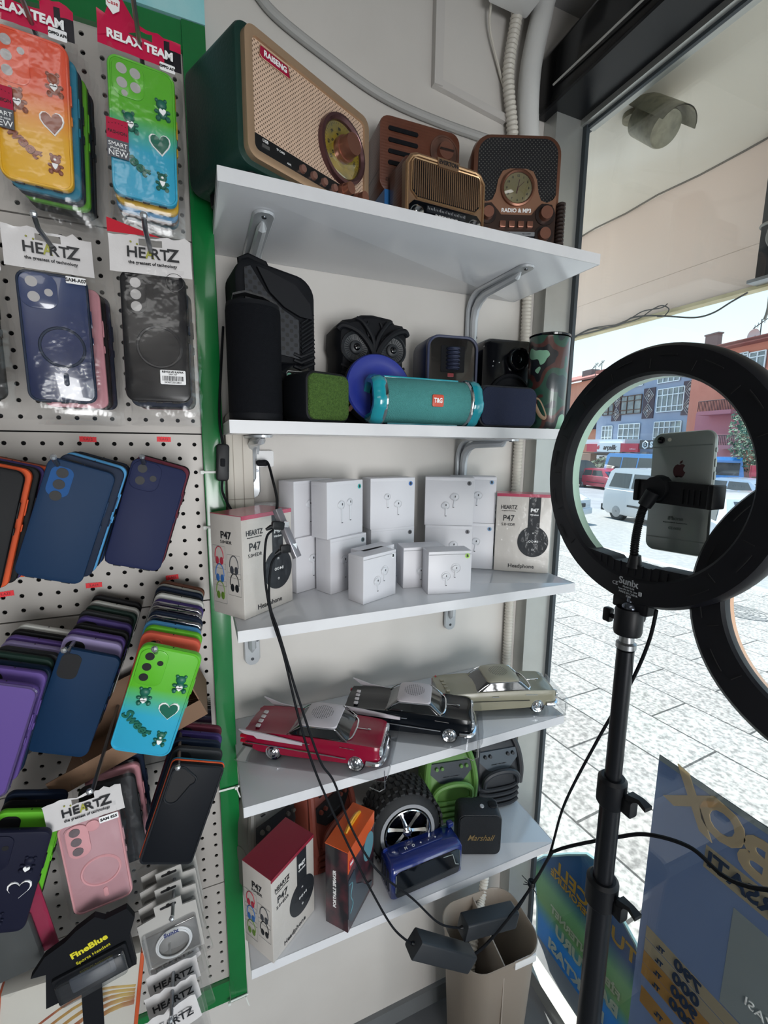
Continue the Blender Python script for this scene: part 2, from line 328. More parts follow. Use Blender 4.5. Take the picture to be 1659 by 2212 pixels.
g = G(); g.rb((.655, .885, .956), .10, .07, .085, .006, .003, ax='z'); tag(g.build('junction_box', mat('box_white', 'dededd', .4)), 'white plastic junction box fixed under the ceiling beside the pipes', 'junction box')

# ------------------------------------------------------------------ shelves and brackets
XL, XR, YF = .044, .7374, .6967
ends = {1: (Z1, .0435, .7365), 2: (Z2, .046, .737), 3: (Z3, .0455, .738), 4: (Z4, .043, .737), 5: (Z5, .045, .7365)}
names = {1: 'white laminate shelf, topmost, under the row of radios', 2: 'white laminate shelf carrying the black, blue and turquoise speakers', 3: 'white laminate shelf carrying the earbud boxes', 4: 'white laminate shelf carrying the three toy cars', 5: 'white laminate shelf, lowest, carrying the tyre-shaped speaker'}
for k, (z, a, b) in ends.items():
    g = G(); g.rb(((a + b) / 2, (YF + YW - .001) / 2, z - .0098), b - a, YW - YF - .001, .0190, .001, .0006, ax='z')
    t = thing('wall_shelf', names[k], 'shelf', ((a + b) / 2, .825, z - .01), group='white wall shelves')
    g.X = None; o = g.build('board', SHELF, t, loc=(-(a + b) / 2, -.825, -(z - .01)))
    e = G(); e.box(a, b, YF - .0012, YF, z - .0194, z - .0002); e.box(b, b + .0012, YF - .001, YW - .003, z - .0194, z - .0002); e.box(a - .0012, a, YF - .001, YW - .003, z - .0194, z - .0002)
    e.build('edge_band', SHEDGE, t, loc=(-(a + b) / 2, -.825, -(z - .01)))
BRK = mat('bracket_enamel', 'b9bdc1', 0.28, .25, coat=.4)
def bracket(x, z, label, arm=.205, leg=.15, yaw=0):
    t = thing('shelf_bracket', label, 'bracket', (x, YW - .003, z - .0200), yaw, 'pressed steel shelf brackets')
    w = .017
    def strip(P, hw, th, mi=0):
        g = G(); rings = []
        for i, (y, zz, s) in enumerate(P):
            a = P[max(i - 1, 0)]; b = P[min(i + 1, len(P) - 1)]; d = Vector((0, b[0] - a[0], b[1] - a[1])).normalized(); nn = Vector((0, -d.z, d.y)) * th
            c = Vector((0, y, zz)); rings.append([tuple(c + Vector((-hw * s, 0, 0))), tuple(c + Vector((hw * s, 0, 0))), tuple(c + nn + Vector((hw * s * .86, 0, 0))), tuple(c + nn + Vector((-hw * s * .86, 0, 0)))])
        return g.loft(rings)
    P = [(-arm, -.0005, .35), (-arm + .004, -.0005, .75), (-arm + .012, -.0005, 1), (-.05, -.0005, 1)] + [(-.004 - .046 * math.cos(R_(a)) if False else -.005 - .045 * (1 - math.sin(R_(a))), -.0005 - .045 * (1 - math.cos(R_(a))), 1) for a in (15, 30, 45, 60, 75, 90)] + [(-.005, -.06, 1), (-.004, -leg + .012, 1), (-.004, -leg + .004, .75), (-.004, -leg, .35)]
    strip(P, w, -.004).build('arm', BRK, t)
    g = G(); g.tube([(0, -arm + .03, -.004), (0, -arm + .04, -.009), (0, -.06, -.012), (0, -.035, -.02), (0, -.02, -.036), (0, -.014, -.06), (0, -.013, -leg + .04), (0, -.006, -leg + .028)], .0085, 8, rad=[.002, .008, .009, .010, .010, .009, .008, .002]); g.build('rib', BRK, t)
    for p, q in (((0, -arm + .014, -.0042), (0, -arm + .014, -.0062)), ((.0, -.0055, -leg + .013), (.0, -.0085, -leg + .013)), ((.011, -.0065, -leg + .055), (.011, -.0095, -leg + .055))):
        s = G(); s.cyl(p, q, .0042, .0034, 12); s.build('screw', mat('screw', '55585c', .3, .9), t)
    return t
bracket(.112, Z1, 'grey steel bracket under the left end of the topmost shelf')
bracket(.614, Z1, 'grey steel bracket under the right end of the topmost shelf')
bracket(.1, Z2, 'grey steel bracket under the left end of the speaker shelf, above the socket', leg=.125, yaw=0)
bracket(.6, Z2, 'grey steel bracket under the right end of the speaker shelf')
bracket(.0884, Z3, 'grey steel bracket foot left, below the shelf with earbud boxes', leg=.165)
bracket(.583, Z3, 'grey steel bracket foot right, below the shelf with earbud boxes', leg=.162)

# ------------------------------------------------------------------ wall trunking, socket, charger cable
t = thing('wall_trunking', 'cream plastic cable trunking column on the wall left of the socket', 'cable trunking', (.075, .93, -.2))
g = G(); g.rb((0, 0, .075), .05, .36, .044, .012, .004, ax='y', n=4); g.build('cover', mat('cream_plastic', 'ccc5bb', .5), t)
for x in (-.012, .006): s = G(); s.box(x - .0006, x + .0006, -.0232, -.022, -.10, .235); s.build('groove', mat('groove', 'a39b90', .6), t)
s = G(); s.box(-.0245, .0245, -.0232, -.022, .088, .0895); s.build('joint', mat('groove', 'a39b90', .6), t)
t = thing('wall_socket', 'white wall socket with a black cable plugged in above the headphone box', 'socket', (.119, .9535, -.034))
g = G(); g.rb((0, -.006, 0), .052, .034, .011, .004, .002); g.build('plate', WHITE, t)
g = G(); g.rb((-.012, -.014, 0), .018, .02, .006, .003, .001); g.build('outlet', WHITE, t)
g = G(); g.rb((.128, .938, -.150), .075, .028, .05, .003, .001, ax='z'); tag(g.build('white_junction_cover', PAPER), 'small white box on the wall behind the left headphone box', 'box')
# inline switch hanging on the green post
t = thing('inline_switch', 'black inline cable switch hanging against the green post', 'switch', (.0405, .852, -.037), rot=(0, R_(3), 0))
g = G(); g.rb((0, 0, 0), .022, .066, .016, .006, .003); g.build('casing', BLACK, t)
g = G(); g.rb((0, -.009, .0), .008, .014, .004, .002, .001); g.build('slider', MBLACK, t)
g = G(); g.tube(spline([(0, 0, .033), (-.006, .0, .08), (-.004, .01, .16), (.0, .03, .24)], 6), .0022, 6); g.build('cord', MBLACK, t)
g = G(); g.tube(spline([(0, 0, -.033), (.001, 0, -.055), (.016, .0, -.085), (.034, .005, -.105)], 6), .0022, 6); g.build('cord', MBLACK, t)
# zip ties around the green post
for i, (px, py, w_) in enumerate(((455, 1020, 'beside the inline switch'), (455, 1139, 'above the left headphone box'), (500, 1703, 'at the level of the toy car shelf'), (520, 2155, 'at the bottom corner of the green frame'))):
    c = at_y(px, py, .862); g = G(); g.rb((.026 + 0 * c.x, .863, c.z), .040, .0042, .0022, .001, .0004); g.rb((.006 if i != 2 else .04, .860, c.z), .006, .0065, .005, .001, .0004)
    g.box(.0446, .0458, .862, .905, c.z - .002, c.z + .002)
    if i > 1: g.tube([(.04, .859, c.z), (.044, .855, c.z - .012), (.046, .853, c.z - .018)], .0013, 6)
    tag(g.build('zip_tie', mat('zip_tie', 'd9ddd8', .4)), 'white plastic zip tie round the green post ' + w_, 'zip tie', 'zip ties on the green post')

# ------------------------------------------------------------------ green frame with perforated panels
t = thing('display_frame', 'green painted steel frame around the perforated board', 'frame', (.026, .885, FZ))
def lz(g): g.X = Matrix.Translation((-.026, -.885, -FZ)); return g
g = lz(G()); g.rb((.0262, .885, -.285), .0355, .0355 if False else 1.875, .038, .002, .0015, ax='y'); g.build('post', GREEN, t)
g = lz(G()); g.box(-2.2, .0082, .870, .904, .612, .652); g.build('top_rail', GREEN, t)
g = lz(G()); g.box(-2.2, .0082, .872, .904, -1.2225, -1.17); g.build('bottom_rail', GREEN, t)
g = lz(G()); g.box(-2.2, .044, .866, .953, .6535, .735); g.build('reflection_strip', mat('cyan_reflection', '8fd0d6', .3, coat=.3, bump=('noise', 18, .6), var=(12, .6, 'bfe3e4')), t)  # cyan reflection on the frame top, put into the colour of this strip
PEG = mat('pegboard_enamel', 'b3aea9', .45, .1, var=(2.5, .4, 'a5a09b')); DARK = mat('gap_shade', '08080a', .9)  # near-black colour stands in for the shade behind the holes
HX0 = .0045 - .0095
def panel(z1, z0, x0, x1, label):
    t = thing('pegboard_panel', label, 'pegboard panel', ((x0 + x1) / 2, .88, (z0 + z1) / 2), group='perforated steel panels')
    g = G(); g.X = Matrix.Translation((-(x0 + x1) / 2, -.88, -(z0 + z1) / 2)); yf = .880
    nx = int((x1 - x0) / .025); nz = min(12, int((z1 - z0) / .025)); mx = x1 - nx * .025; mz = (z1 - z0 - nz * .025) / 2; r = .0036; N = 12
    sq = []
    for k in range(N):
        a = R_(360 * k / N + 15); c, s = math.cos(a), math.sin(a); m_ = max(abs(c), abs(s)); sq.append((.0125 * c / m_, .0125 * s / m_))
    for k, (u, v) in ((1, 0),) if False else []: pass
    for i in range(nx):
        for j in range(nz):
            cx = x1 - .0125 - .025 * i; cz = z0 + mz + .0125 + .025 * j; vs = []; fs = []
            # octagon-ish square ring: use 8 directions so that the corners are exact
            D = [(math.cos(R_(45 * q)), math.sin(R_(45 * q))) for q in range(8)]
            for c, s in D: m_ = max(abs(c), abs(s)); vs.append((cx + .0125 * c / m_, yf, cz + .0125 * s / m_))
            for c, s in D: vs.append((cx + r * c, yf, cz + r * s))
            for c, s in D: vs.append((cx + r * c, yf + .003, cz + r * s))
            for q in range(8): w = (q + 1) % 8; fs += [(q, w, 8 + w, 8 + q), (8 + q, 8 + w, 16 + w, 16 + q)]
            g.add(vs, fs)
    g.box(x0, x1, yf, yf + .012, z1 - mz, z1, 0); g.box(x0, x1, yf, yf + .012, z0, z0 + mz, 0); g.box(x0, mx, yf, yf + .012, z0 + mz, z1 - mz)
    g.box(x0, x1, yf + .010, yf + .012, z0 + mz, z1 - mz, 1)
    bm_ = g.build('sheet', [PEG, DARK], t, smooth=None); return t
zs = [.612, .3335, .0127, -.2995, -.6125, -.9255, -1.17]
PLN = ['behind the multicolour bear phone cases', 'behind the bagged blue and black cases', 'behind the tilted navy phone cases', 'behind the fanned case piles', 'behind the pink bagged case', 'behind the cable charger packs, lowest']
for i in range(6):
    zt, zb = zs[i] - .0012, zs[i + 1] + .0012
    if i == 0: zt = .612; zb = zs[1] + .0012
    if i == 5: zt = zs[5] - .0012
    # keep a 25 mm grid: 12 rows at most
    g = None; h = zt - zb
    panel(zt, zb, -.54, .0078, 'perforated steel panel ' + PLN[i])
g = G(); g.box(-2.2, .008, .893, .90, -1.2, .61); tag(g.build('gap_shade_sheet', DARK), 'black sheet added for the shade in the gap behind the perforated panels', 'shade sheet')  # sheet added to blacken the gap where only shade lies

# hooks
HK = mat('hook_steel', '8d9094', .3, .9)
def hook(x, z, y0, label, droop=0):
    t = thing('peg_hook', label, 'hook', (x, .878, z), group='steel peg hooks')
    g = G(); g.tube([(0, .002, 0), (0, -.02, 0), (0, y0 - .878 + .012, droop), (0, y0 - .878, droop + .009)], .0028, 8); g.build('rod', HK, t)
    g = G(); g.ell((0, y0 - .878, droop + .010), .0042, 8); g.build('tip', mat('hook_tip', 'c9ccd0', .2, .8), t); return t

def hookp(px, py, Y, y0, label): c = at_y(px, py, Y); return hook(c.x, c.z, y0, label)
# ------------------------------------------------------------------ phone cases on the hooks
CW, CH, CT = .0765, .162, .0095
def soft(name, h): return mat('silicone_' + name, h, .6, spec=.22)
LENS = mat('camera_hole', '101013', .6); CARDG = mat('insert_card', 'a9a6a6', .6)
def case(name, label, m, loc, roll=0, yaw=0, pitch=0, cam='bar3', holes=None, group=None, w=CW, h=CH, t=CT, lip=None, rad=.011, deep=False):
    """phone case seen from its back; root at its centre, back of the case towards -Y"""
    T = thing(name, label, 'phone case', loc, group=group); T.rotation_euler = (R_(-pitch), R_(-roll), R_(yaw))
    hm = holes or LENS
    g = G(); g.rb((0, 0, 0), w, h, t, rad, .0025, n=5)
    if lip: g.tube([(u, -t / 2 + .0005, v) for u, v in rr(w - .003, h - .003, rad, 5)], .0018, 6, 1, closed=True)
    s = g.build('shell', [m, lip or m], T)
    if not deep:
        for x_, w_ in ((0, .008), (-.02, .010), (.02, .010)): s2 = G(); s2.rb((x_, 0, -h / 2 - .0004), w_, .0025, .0018, .0009, ax='z'); s2.build('port_cutout', LENS, T)
    s2 = G(); s2.ell((-.0, 0, h / 2 + .0004), .0009, 6); s2.build('microphone_hole', LENS, T)
    b = G(); b.rb((w / 2 + .0003, 0, .03), .002, .022, .004, .001, .0003); b.rb((w / 2 + .0003, 0, .002), .002, .010, .004, .001, .0003); b.build('side_buttons', m, T)
    x0 = -w / 2; z1 = h / 2; yf = -t / 2
    if cam:
        c = G(); d = G()
        if cam == 'bar3': c.rb((x0 + .018, yf - .0005, z1 - .030), .023, .047, .0022, .0105, .0008, n=5); H = [(x0 + .018, z1 - .0155 - .0145 * k, .0062) for k in range(3)]
        elif cam == 'bar3s': c.rb((x0 + .020, yf - .0005, z1 - .031), .034, .053, .0022, .011, .0008, n=5); H = [(x0 + .0145, z1 - .015 - .0155 * k, .0057) for k in range(3)] + [(x0 + .029, z1 - .022, .0038)]
        elif cam == 'sq4': c.rb((x0 + .0225, yf - .0005, z1 - .0245), .036, .042, .0022, .011, .0008, n=5); H = [(x0 + .0155, z1 - .0145, .0060), (x0 + .0305, z1 - .0155, .0060), (x0 + .0155, z1 - .0305, .0060), (x0 + .0305, z1 - .0315, .0060), (x0 + .018, z1 - .0415, .0036)]
        elif cam == 'tri': c.rb((x0 + .0225, yf - .0005, z1 - .0235), .040, .043, .0024, .013, .0008, n=5); H = [(x0 + .016, z1 - .0135, .0064), (x0 + .017, z1 - .0315, .0064), (x0 + .033, z1 - .0245, .0046)]
        elif cam == 'window': d.rb((x0 + .0175, yf, z1 - .025), .0245, .038, .0012, .009, n=5); H = []
        elif cam == 'curvy':
            P = arc(x0 + .015, z1 - .0155, .011, 60, 180, 6) + arc(x0 + .015, z1 - .052, .011, 180, 345, 8) + arc(x0 + .033, z1 - .024, .008, 290, 430, 6)
            c.tube([(u, yf - .0006, v) for u, v in P], .0016, 6, closed=True); d.poly(P, yf - .0004, yf + .002); H = []
        for (a, b_, r) in H: d.cyl((a, yf - .0019, b_), (a, yf + .001, b_), r, r, 16)
        if c.v: c.build('camera_module', m if not (lip and cam == 'curvy') else lip, T)
        if d.v: d.build('lens_openings', hm, T)
    return T
def bear(T, x, z, s, m, belly=True, face=False, rot=0, txt='miu'):
    g = G(); y = -CT / 2; g.X = Matrix.Translation((x, y - .0006, z)) @ Matrix.Rotation(R_(-rot), 4, 'Y')
    g.ell((0, 0, .52 * s), (.46 * s, .30 * s, .42 * s), 14); g.ell((-.36 * s, 0, .88 * s), (.17 * s, .15 * s, .17 * s), 8); g.ell((.36 * s, 0, .88 * s), (.17 * s, .15 * s, .17 * s), 8)
    g.ell((0, 0, -.18 * s), (.42 * s, .28 * s, .46 * s), 12)
    for a in (-1, 1): g.ell((a * .48 * s, -.03 * s, -.05 * s), (.22 * s, .2 * s, .16 * s), 8); g.ell((a * .42 * s, -.05 * s, -.62 * s), (.23 * s, .24 * s, .24 * s), 8)
    b = g.build('bear_charm', m, T)
    if belly: h = G(); h.X = g.X; h.poly(sc2(HEART, .30 * s, 0, -.2 * s), -.31 * s, -.2 * s); h.build('white_heart', WINK, b)
    if belly and txt: o = word(b, txt, .32 * s, (0, 0, 0), INK, ext=.0002, off=.0002); o.matrix_local = g.X @ Matrix.Translation((0, -.315 * s, -.15 * s)) @ o.matrix_local
    if face:
        h = G(); h.X = g.X; h.ell((0, -.27 * s, .42 * s), (.14 * s, .08 * s, .12 * s), 8); h.poly(sc2([(-1, .9), (1, .9), (.6, -.3), (0, -1), (-.6, -.3)], .28 * s, 0, -.2 * s), -.33 * s, -.2 * s); h.build('white_bib', WINK, b)
        h = G(); h.X = g.X; [h.ell((a * .16 * s, -.27 * s, .60 * s), .045 * s, 6) for a in (-1, 1)]; h.build('eyes', INK, b)
def heart(T, x, z, s, m, rot=0):
    g = G(); y = -CT / 2; g.poly(sc2(HEART, s * 1.16, x, z, rot), y - .0015, y + .001); g.build('heart_outline', WINK, T)
    g = G(); g.poly(sc2(HEART, s, x, z, rot), y - .0030, y + .001); g.build('heart_charm', m, T)
def charms(T, m):
    bear(T, .0225, .033, .0142, m, rot=6); bear(T, -.0155, .006, .0142, m, rot=8); heart(T, .019, -.008, .0118, m, 8)
    word(T, 'Sweet', .0185, (-.015, -CT / 2 - .0012, -.034), m, ext=.0014, off=.0006, rot=-38, name='sweet_charm', shear=.2)
    bear(T, .020, -.054, .0125, m, belly=False, face=True)
def bag(T, w=.094, h=.245, top=.122, card=None, words=(), d=.014, bottom=-.105, tilt=0):
    """crinkled clear bag with a printed header card"""
    rnd = random.Random(hash((w, h, len(words))) % 999 + int(abs(T.location.x) * 1e4)); nx, nz = 9, 18
    for sgn, nm in ((-1, 'bag_front'),):
        g = G(); vs = []; fs = []; z0 = bottom; z1 = top - .028
        for j in range(nz + 1):
            for i in range(nx + 1):
                u = i / nx; v = j / nz; edge = min(u, 1 - u, v + .0) * 2; y = -CT / 2 - .0035 if .1 < u < .9 and v > .05 else CT / 2 * (0.2)
                vs.append(((u - .5) * w + rnd.uniform(-.0012, .0012) * (1.6 if i in (0, nx) else .6), y + rnd.uniform(-.0016, .0010), z0 + v * (z1 - z0) + rnd.uniform(-.001, .001)))
        for j in range(nz):
            for i in range(nx): a = j * (nx + 1) + i; fs.append((a, a + 1, a + nx + 2, a + nx + 1))
        g.add(vs, fs); g.build(nm, BAG, T, smooth=60)
    if card:
        m1, m2, style = card; zc = top; y = -CT / 2 - .004
        g = G(); vs = []; fs = []; nx = 14
        hh = (.034, .046)[style == 'plain']; hole = 3
        rows = [zc - hh, zc - hh * .5, zc - .012, zc - .004, zc]
        for j, z in enumerate(rows):
            for i in range(nx + 1):
                u = i / nx; wav = rnd.uniform(-.0015, .0015) if j > 1 else rnd.uniform(-.0006, .0006); vs.append(((u - .5) * w * (.99 if j else 1), y + wav - .002 * j / 4, z + (rnd.uniform(-.003, .003) if j == 4 else 0)))
        for j in range(4):
            for i in range(nx):
                if j == 2 and 5 <= i <= 8: continue
                a = j * (nx + 1) + i; fs.append((a, a + 1, a + nx + 2, a + nx + 1))
        ms = [1 if (style == 'relax' and ((f[0] % (nx + 1)) > 10 and f[0] < nx * 3)) else 0 for f in fs]
        g.add(vs, fs, ms); g.build('header_card', [m1, m2], T, smooth=60)
    for (s, size, dz, m, off) in words: word(T, s, size, (0, -CT / 2 - .0066, top + dz), m, off=off, name='header_print')
RELAX = mat('magenta_foil', 'b81242', .4, spec=.25, bump=('noise', 40, .3)); RELB = mat('black_foil', '17141c', .35, spec=.3, bump=('noise', 40, .5)); HRTZ = mat('white_foil', 'c9c6c6', .4, coat=.1, bump=('noise', 40, .6)); REDF = mat('red_foil', 'b8122a', .45, spec=.3)
RW = [('RELAX TEAM', .0128, -.021, WINK, .0006)]
YLW = mat('olive_print', '9a9a3c', .5)
def hw(T, top, dx=0, size=.018):
    o = word(T, 'HE', size, (-.0165 + dx, -CT / 2 - .0066, top - .022), INK, off=.0003, name='header_print'); word(T, 'A', size, (-.0012 + dx, -CT / 2 - .0066, top - .022), YLW, off=.0003, name='header_print', sx=.8)
    word(T, 'RT', size, (.0105 + dx, -CT / 2 - .0066, top - .022), INK, off=.0003, name='header_print'); word(T, 'Z', size * 1.2, (.0255 + dx, -CT / 2 - .0066, top - .0215), INK, off=.0004, name='header_print')
    word(T, 'the greatest of technology', .0052, (.002 + dx, -CT / 2 - .0066, top - .034), INK, off=.0001, name='header_print')
    g = G(); g.ell((-.022 + dx, -CT / 2 - .0066, top - .0095), .0013, 6); g.ell((-.015 + dx, -CT / 2 - .0066, top - .0115), .0013, 6); g.build('printed_dots', YLW, T)
ORD = ['front', 'second', 'third', 'fourth', 'fifth', 'sixth', 'seventh', 'eighth', 'ninth', 'tenth', 'eleventh', 'twelfth', 'thirteenth', 'fourteenth', 'fifteenth']
NM = {'navy': '11243c', 'blue': '184f8c', 'black': '0e0f12', 'grey': '2c2e31', 'white': 'c9c9c4', 'purple': '3e3068', 'lilac': '8e83ad', 'violet': '5b4687', 'green': '5fae2a', 'coral': 'c5543f', 'sky blue': '4f93c4', 'dark blue': '172338', 'burgundy': '5b2030', 'brown': '6a4233', 'orange': 'd4562c', 'yellow': 'cfa42c', 'dark green': '1c332c', 'teal': '2a7f9c', 'pink': 'c98f98'}
CLR = film('clear_case', (.90, .90, .88, 1), .14, .08)
def pile(cols, C, roll, yaw, pitch, step, where, group, cam='window', start=1, dz=0.0, dx=0, bagged=False, grad=None, jit=0.004, droll=0):
    rnd = random.Random(where)
    src = {}
    for i, c in enumerate(cols):
        k = i + start; m = (CLR if c == 'clear' else (grad[c] if grad and c in grad else soft(c.replace(' ', '_'), NM[c])))
        loc = (C[0] + dx * k + rnd.uniform(-jit, jit) * .5, C[1] + step * k, C[2] + dz * k + rnd.uniform(-jit, jit) * .6)
        lab = '%s phone case, %s from front of the %s' % (c, ORD[k], where)
        if bagged:
            T = case('bagged_phone_case', lab.replace('phone case', 'bagged phone case'), m, loc, roll, yaw, pitch, cam, group=group, deep=True); bag(T)
        else: T = case('phone_case', lab, m, loc, roll + droll * k, yaw, pitch, cam, group=group, deep=True)
# green/blue and orange/yellow bear cases in bags (top row)
GB = ramp_mat('green_to_blue', [(0, '2f9fc4'), (.36, '2fa0c0'), (.62, '57ad28'), (1, '5cb32a')], -.081, .081)
OY = ramp_mat('orange_to_yellow', [(0, 'e0ac1c'), (.34, 'e0a828'), (.66, 'dc5a3c'), (1, 'e2563a')], -.081, .081)
CHARBROWN = mat('brown_rubber', '8d5240', .45)
gp = 'bagged bear phone cases in the top row'
T = case('bagged_phone_case', 'green-to-blue bear phone case in a magenta-topped bag, right of the top row', GB, (-.045, .728, .397), -1.5, 5, 0, 'sq4', CARDG, gp, lip=GB)
charms(T, CHARBEAR); bag(T, card=(RELAX, RELB, 'relax'), words=RW, top=.118)
g = G(); vs = [(-.047, -.0095, .118), (-.02, -.0115, .116), (-.026, -.0125, .146), (-.047, -.0095, .104)]; g.add([(-.047, -.0098, .092), (.0, -.0105, .112), (-.026, -.0125, .150)], [(0, 1, 2)]); g.build('header_flap', RELAX, T)
g = G(); g.poly([(-.036, .138), (-.029, .142), (-.021, .134), (-.022, .124), (-.029, .118), (-.036, .126)], -.0135, -.0130); g.build('shield_logo', WINK, T); word(T, 'Case', .006, (-.029, -.0138, .130), REDF, name='logo_print')
def sticker(T, x, z, h=.038, w=.024):
    y = -CT / 2 - .0062; g = G(); g.box(x - w / 2, x + w / 2, y, y + .0008, z, z + h * .62); g.build('red_label', mat('label_red', 'a8163a', .5, spec=.3), T)
    g = G(); g.box(x - w / 2, x + w / 2, y, y + .0008, z - h * .55, z); g.build('grey_label', mat('label_grey', '55565c', .5, spec=.3), T)
    word(T, 'FASHION', .0052, (x, y - .0004, z + .008), INK, name='label_print'); word(T, 'SMART', .0068, (x, y - .0004, z - .006), WINK, name='label_print'); word(T, 'phone case', .0040, (x, y - .0004, z - .0105), WINK, name='label_print'); word(T, 'NEW', .0095, (x, y - .0004, z - .0165), WINK, name='label_print')
    g = G(); [g.ell((x - .009 + .0036 * k, y - .0003, z + .019 - abs(k - 2.5) * .0008), .0006, 5) for k in range(6)]; g.build('label_stars', INK, T)
sticker(T, -.030, -.020)
def pricetag(T, txt, x, z, w=.022, h=.009, size=.0062, rot=0, m=None):
    g = G(); y = -CT / 2 - .0066; g.rb((x, y, z), w, h, .0006, .0012); g.build('model_sticker', m or PAPER, T); word(T, txt, size, (x, y - .0006, z), INK, off=.0002, name='sticker_print')
pricetag(T, 'OPPO A74', .030, .083, .018, .009, .0040)
hookp(302, 98, .72, .62, 'steel hook holding the green-to-blue bear phone cases')
T = case('bagged_phone_case', 'orange-to-yellow bear phone case in a magenta-topped bag, left of the top row', OY, (-.166, .742, .400), -3, 0, -4, 'bar3s', CARDG, gp, lip=OY)
charms(T, CHARBROWN); bag(T, card=(RELAX, RELB, 'relax'), words=RW, top=.118); sticker(T, -.031, -.008); pricetag(T, 'OPPO A74', .030, .086, .019, .011, .0040)
hookp(73, 62, .735, .62, 'steel hook holding the orange-to-yellow bear phone cases')
pile(['yellow', 'sky blue', 'brown', 'teal'], (-.045, .730, .393), -1.5, 5, 0, .014, 'green-to-blue bear pile', 'cases behind the green-to-blue one', 'sq4', bagged=True, jit=.003)
pile(['teal', 'dark blue', 'green', 'black', 'grey'], (-.162, .745, .396), -3, 0, -3, .013, 'orange-to-yellow bear pile', 'cases behind the orange-to-yellow one', 'sq4', bagged=True, jit=.003, dx=.002)

# HEARTZ bags (second row)
gp = 'bagged ring phone cases in the second row'
FROST = ramp_mat('frosted_navy', [(0, '1a2548'), (.5, '222e58'), (1, '36456c')], -.08, .08, rough=.2, coat=.8)
def magring(T, x=0, z=-.014, r=.0255, m=None, stem=True):
    g = G(); g.torus((x, -CT / 2, z), r, .0019, n=40, k=6); g.build('magnet_ring', m, T)
    if stem: g = G(); g.rb((x + .001, -CT / 2 - .0002, z - r - .0165), .006, .017, .0016, .003, .0004); g.build('magnet_bar', m, T)
T = case('bagged_phone_case', 'frosted navy phone case with a dark ring in a white-topped bag', FROST, (-.163, .738, .131), 0, 6, -1, 'tri', CARDG, gp, lip=soft('rimnavy', '17263d'))
magring(T, .004, -.010, .0245, soft('rimnavy', '17263d')); bag(T, card=(HRTZ, HRTZ, 'plain'), top=.128, h=.25); hw(T, .128); pricetag(T, 'SAM-A07', .026, .0745, .022, .0085, .0058)
hookp(113, 534, .728, .66, 'steel hook holding the frosted navy ring cases')
T = case('bagged_phone_case', 'glossy black phone case with a barcode sticker in a white-topped bag', mat('gloss_black_case', '141418', .3, spec=.4), (-.042, .672, .131), 0, -5, 5, 'bar3', CARDG, gp)
magring(T, .004, -.012, .0255, mat('dark_ring', '222226', .3), False); bag(T, card=(HRTZ, HRTZ, 'plain'), top=.122); hw(T, .122)
g = G(); g.add([(-.047, -.012, .121), (.012, -.0125, .121), (-.047, -.012, .138)], [(0, 1, 2)]); g.build('red_header_corner', REDF, T)
y = -CT / 2 - .0066; g = G(); g.rb((.019, y, -.051), .030, .018, .0006, .0015); g.build('barcode_sticker', PAPER, T)
word(T, 'REVOLVE KAPAK', .0034, (.019, y - .0006, -.0445), INK, off=.0001, name='sticker_print'); word(T, 'SAM A07', .0026, (.019, y - .0006, -.0475), INK, name='sticker_print'); word(T, '2436523353831', .0032, (.019, y - .0006, -.0577), INK, name='sticker_print')
g = G(); rnd = random.Random(4); x = .0065
while x < .0315: w_ = rnd.choice((.0003, .0006, .0009)); g.box(x, x + w_, y - .0007, y, -.0555, -.0495); x += w_ + rnd.choice((.0003, .0005, .0008))
g.build('barcode', INK, T)
g = G(); g.torus((.026, y - .0002, .069), .0105, .0003, n=24, k=4); g.X = None; g.build('pen_circle', INK, T); word(T, 'T.S', .008, (.026, y - .0004, .069), INK, name='pen_note')
hookp(324, 537, .66, .595, 'steel hook holding the glossy black phone cases')
pile(['pink', 'black', 'dark blue'], (-.158, .752, .127), 0, 6, -1, .016, 'frosted navy pile', 'cases behind the frosted navy one', 'tri', bagged=True, dx=.003)
pile(['dark blue', 'grey', 'pink'], (-.040, .692, .127), 0, -4, 4, .017, 'glossy black pile', 'cases behind the glossy black one', 'bar3', bagged=True, dx=.001)
T = case('bagged_phone_case', 'dark bagged phone case cut off by the left edge of the picture, second row', soft('black', NM['black']), (-.262, .735, .131), 0, 4, 0, 'bar3', CARDG, gp); bag(T, card=(HRTZ, HRTZ, 'plain'), top=.122)

# third row: tilted silicone cases
gp = 'tilted silicone cases in the third row'
T = case('phone_case', 'plain navy silicone phone case tilted on its hook, front of the wide third-row pile', soft('navy_front', '112c4a'), (-.166, .700, -.109), -19.4, 6, -5, None, None, gp)
g = G(); g.rb((-.0195, -CT / 2 + .0002, .0525), .025, .040, .0014, .009, n=5); g.build('camera_window', soft('bright_blue', '14487f'), T)
g = G(); [g.cyl((-.0195, -CT / 2 - .0012, .0645 - .0155 * k), (-.0195, -CT / 2 + .002, .0645 - .0155 * k), .0066, n=18) for k in range(3)]; g.build('lens_openings', LENS, T)
pile(['dark blue', 'sky blue', 'black', 'blue', 'navy'], (-.160, .702, -.107), -20, 6, -4, .016, 'wide tilted third-row pile', 'cases of the wide third-row pile', 'window', dx=.0012, dz=.001, droll=.3)
hookp(128, 1003, .695, .672, 'steel hook at the top corner of the plain navy case')
T = case('phone_case', 'indigo silicone phone case tilted on its hook, right of the third row', soft('indigo', '171f42'), (-.076, .752, -.112), -17.5, 5, 2, 'tri', LENS, gp)
pile(['burgundy', 'black'], (-.075, .756, -.110), -18, 5, 2, .013, 'narrow tilted third-row pile', 'cases of the narrow third-row pile', 'tri', dx=.001)
hookp(312, 1000, .748, .722, 'steel hook through the camera opening of the indigo case')
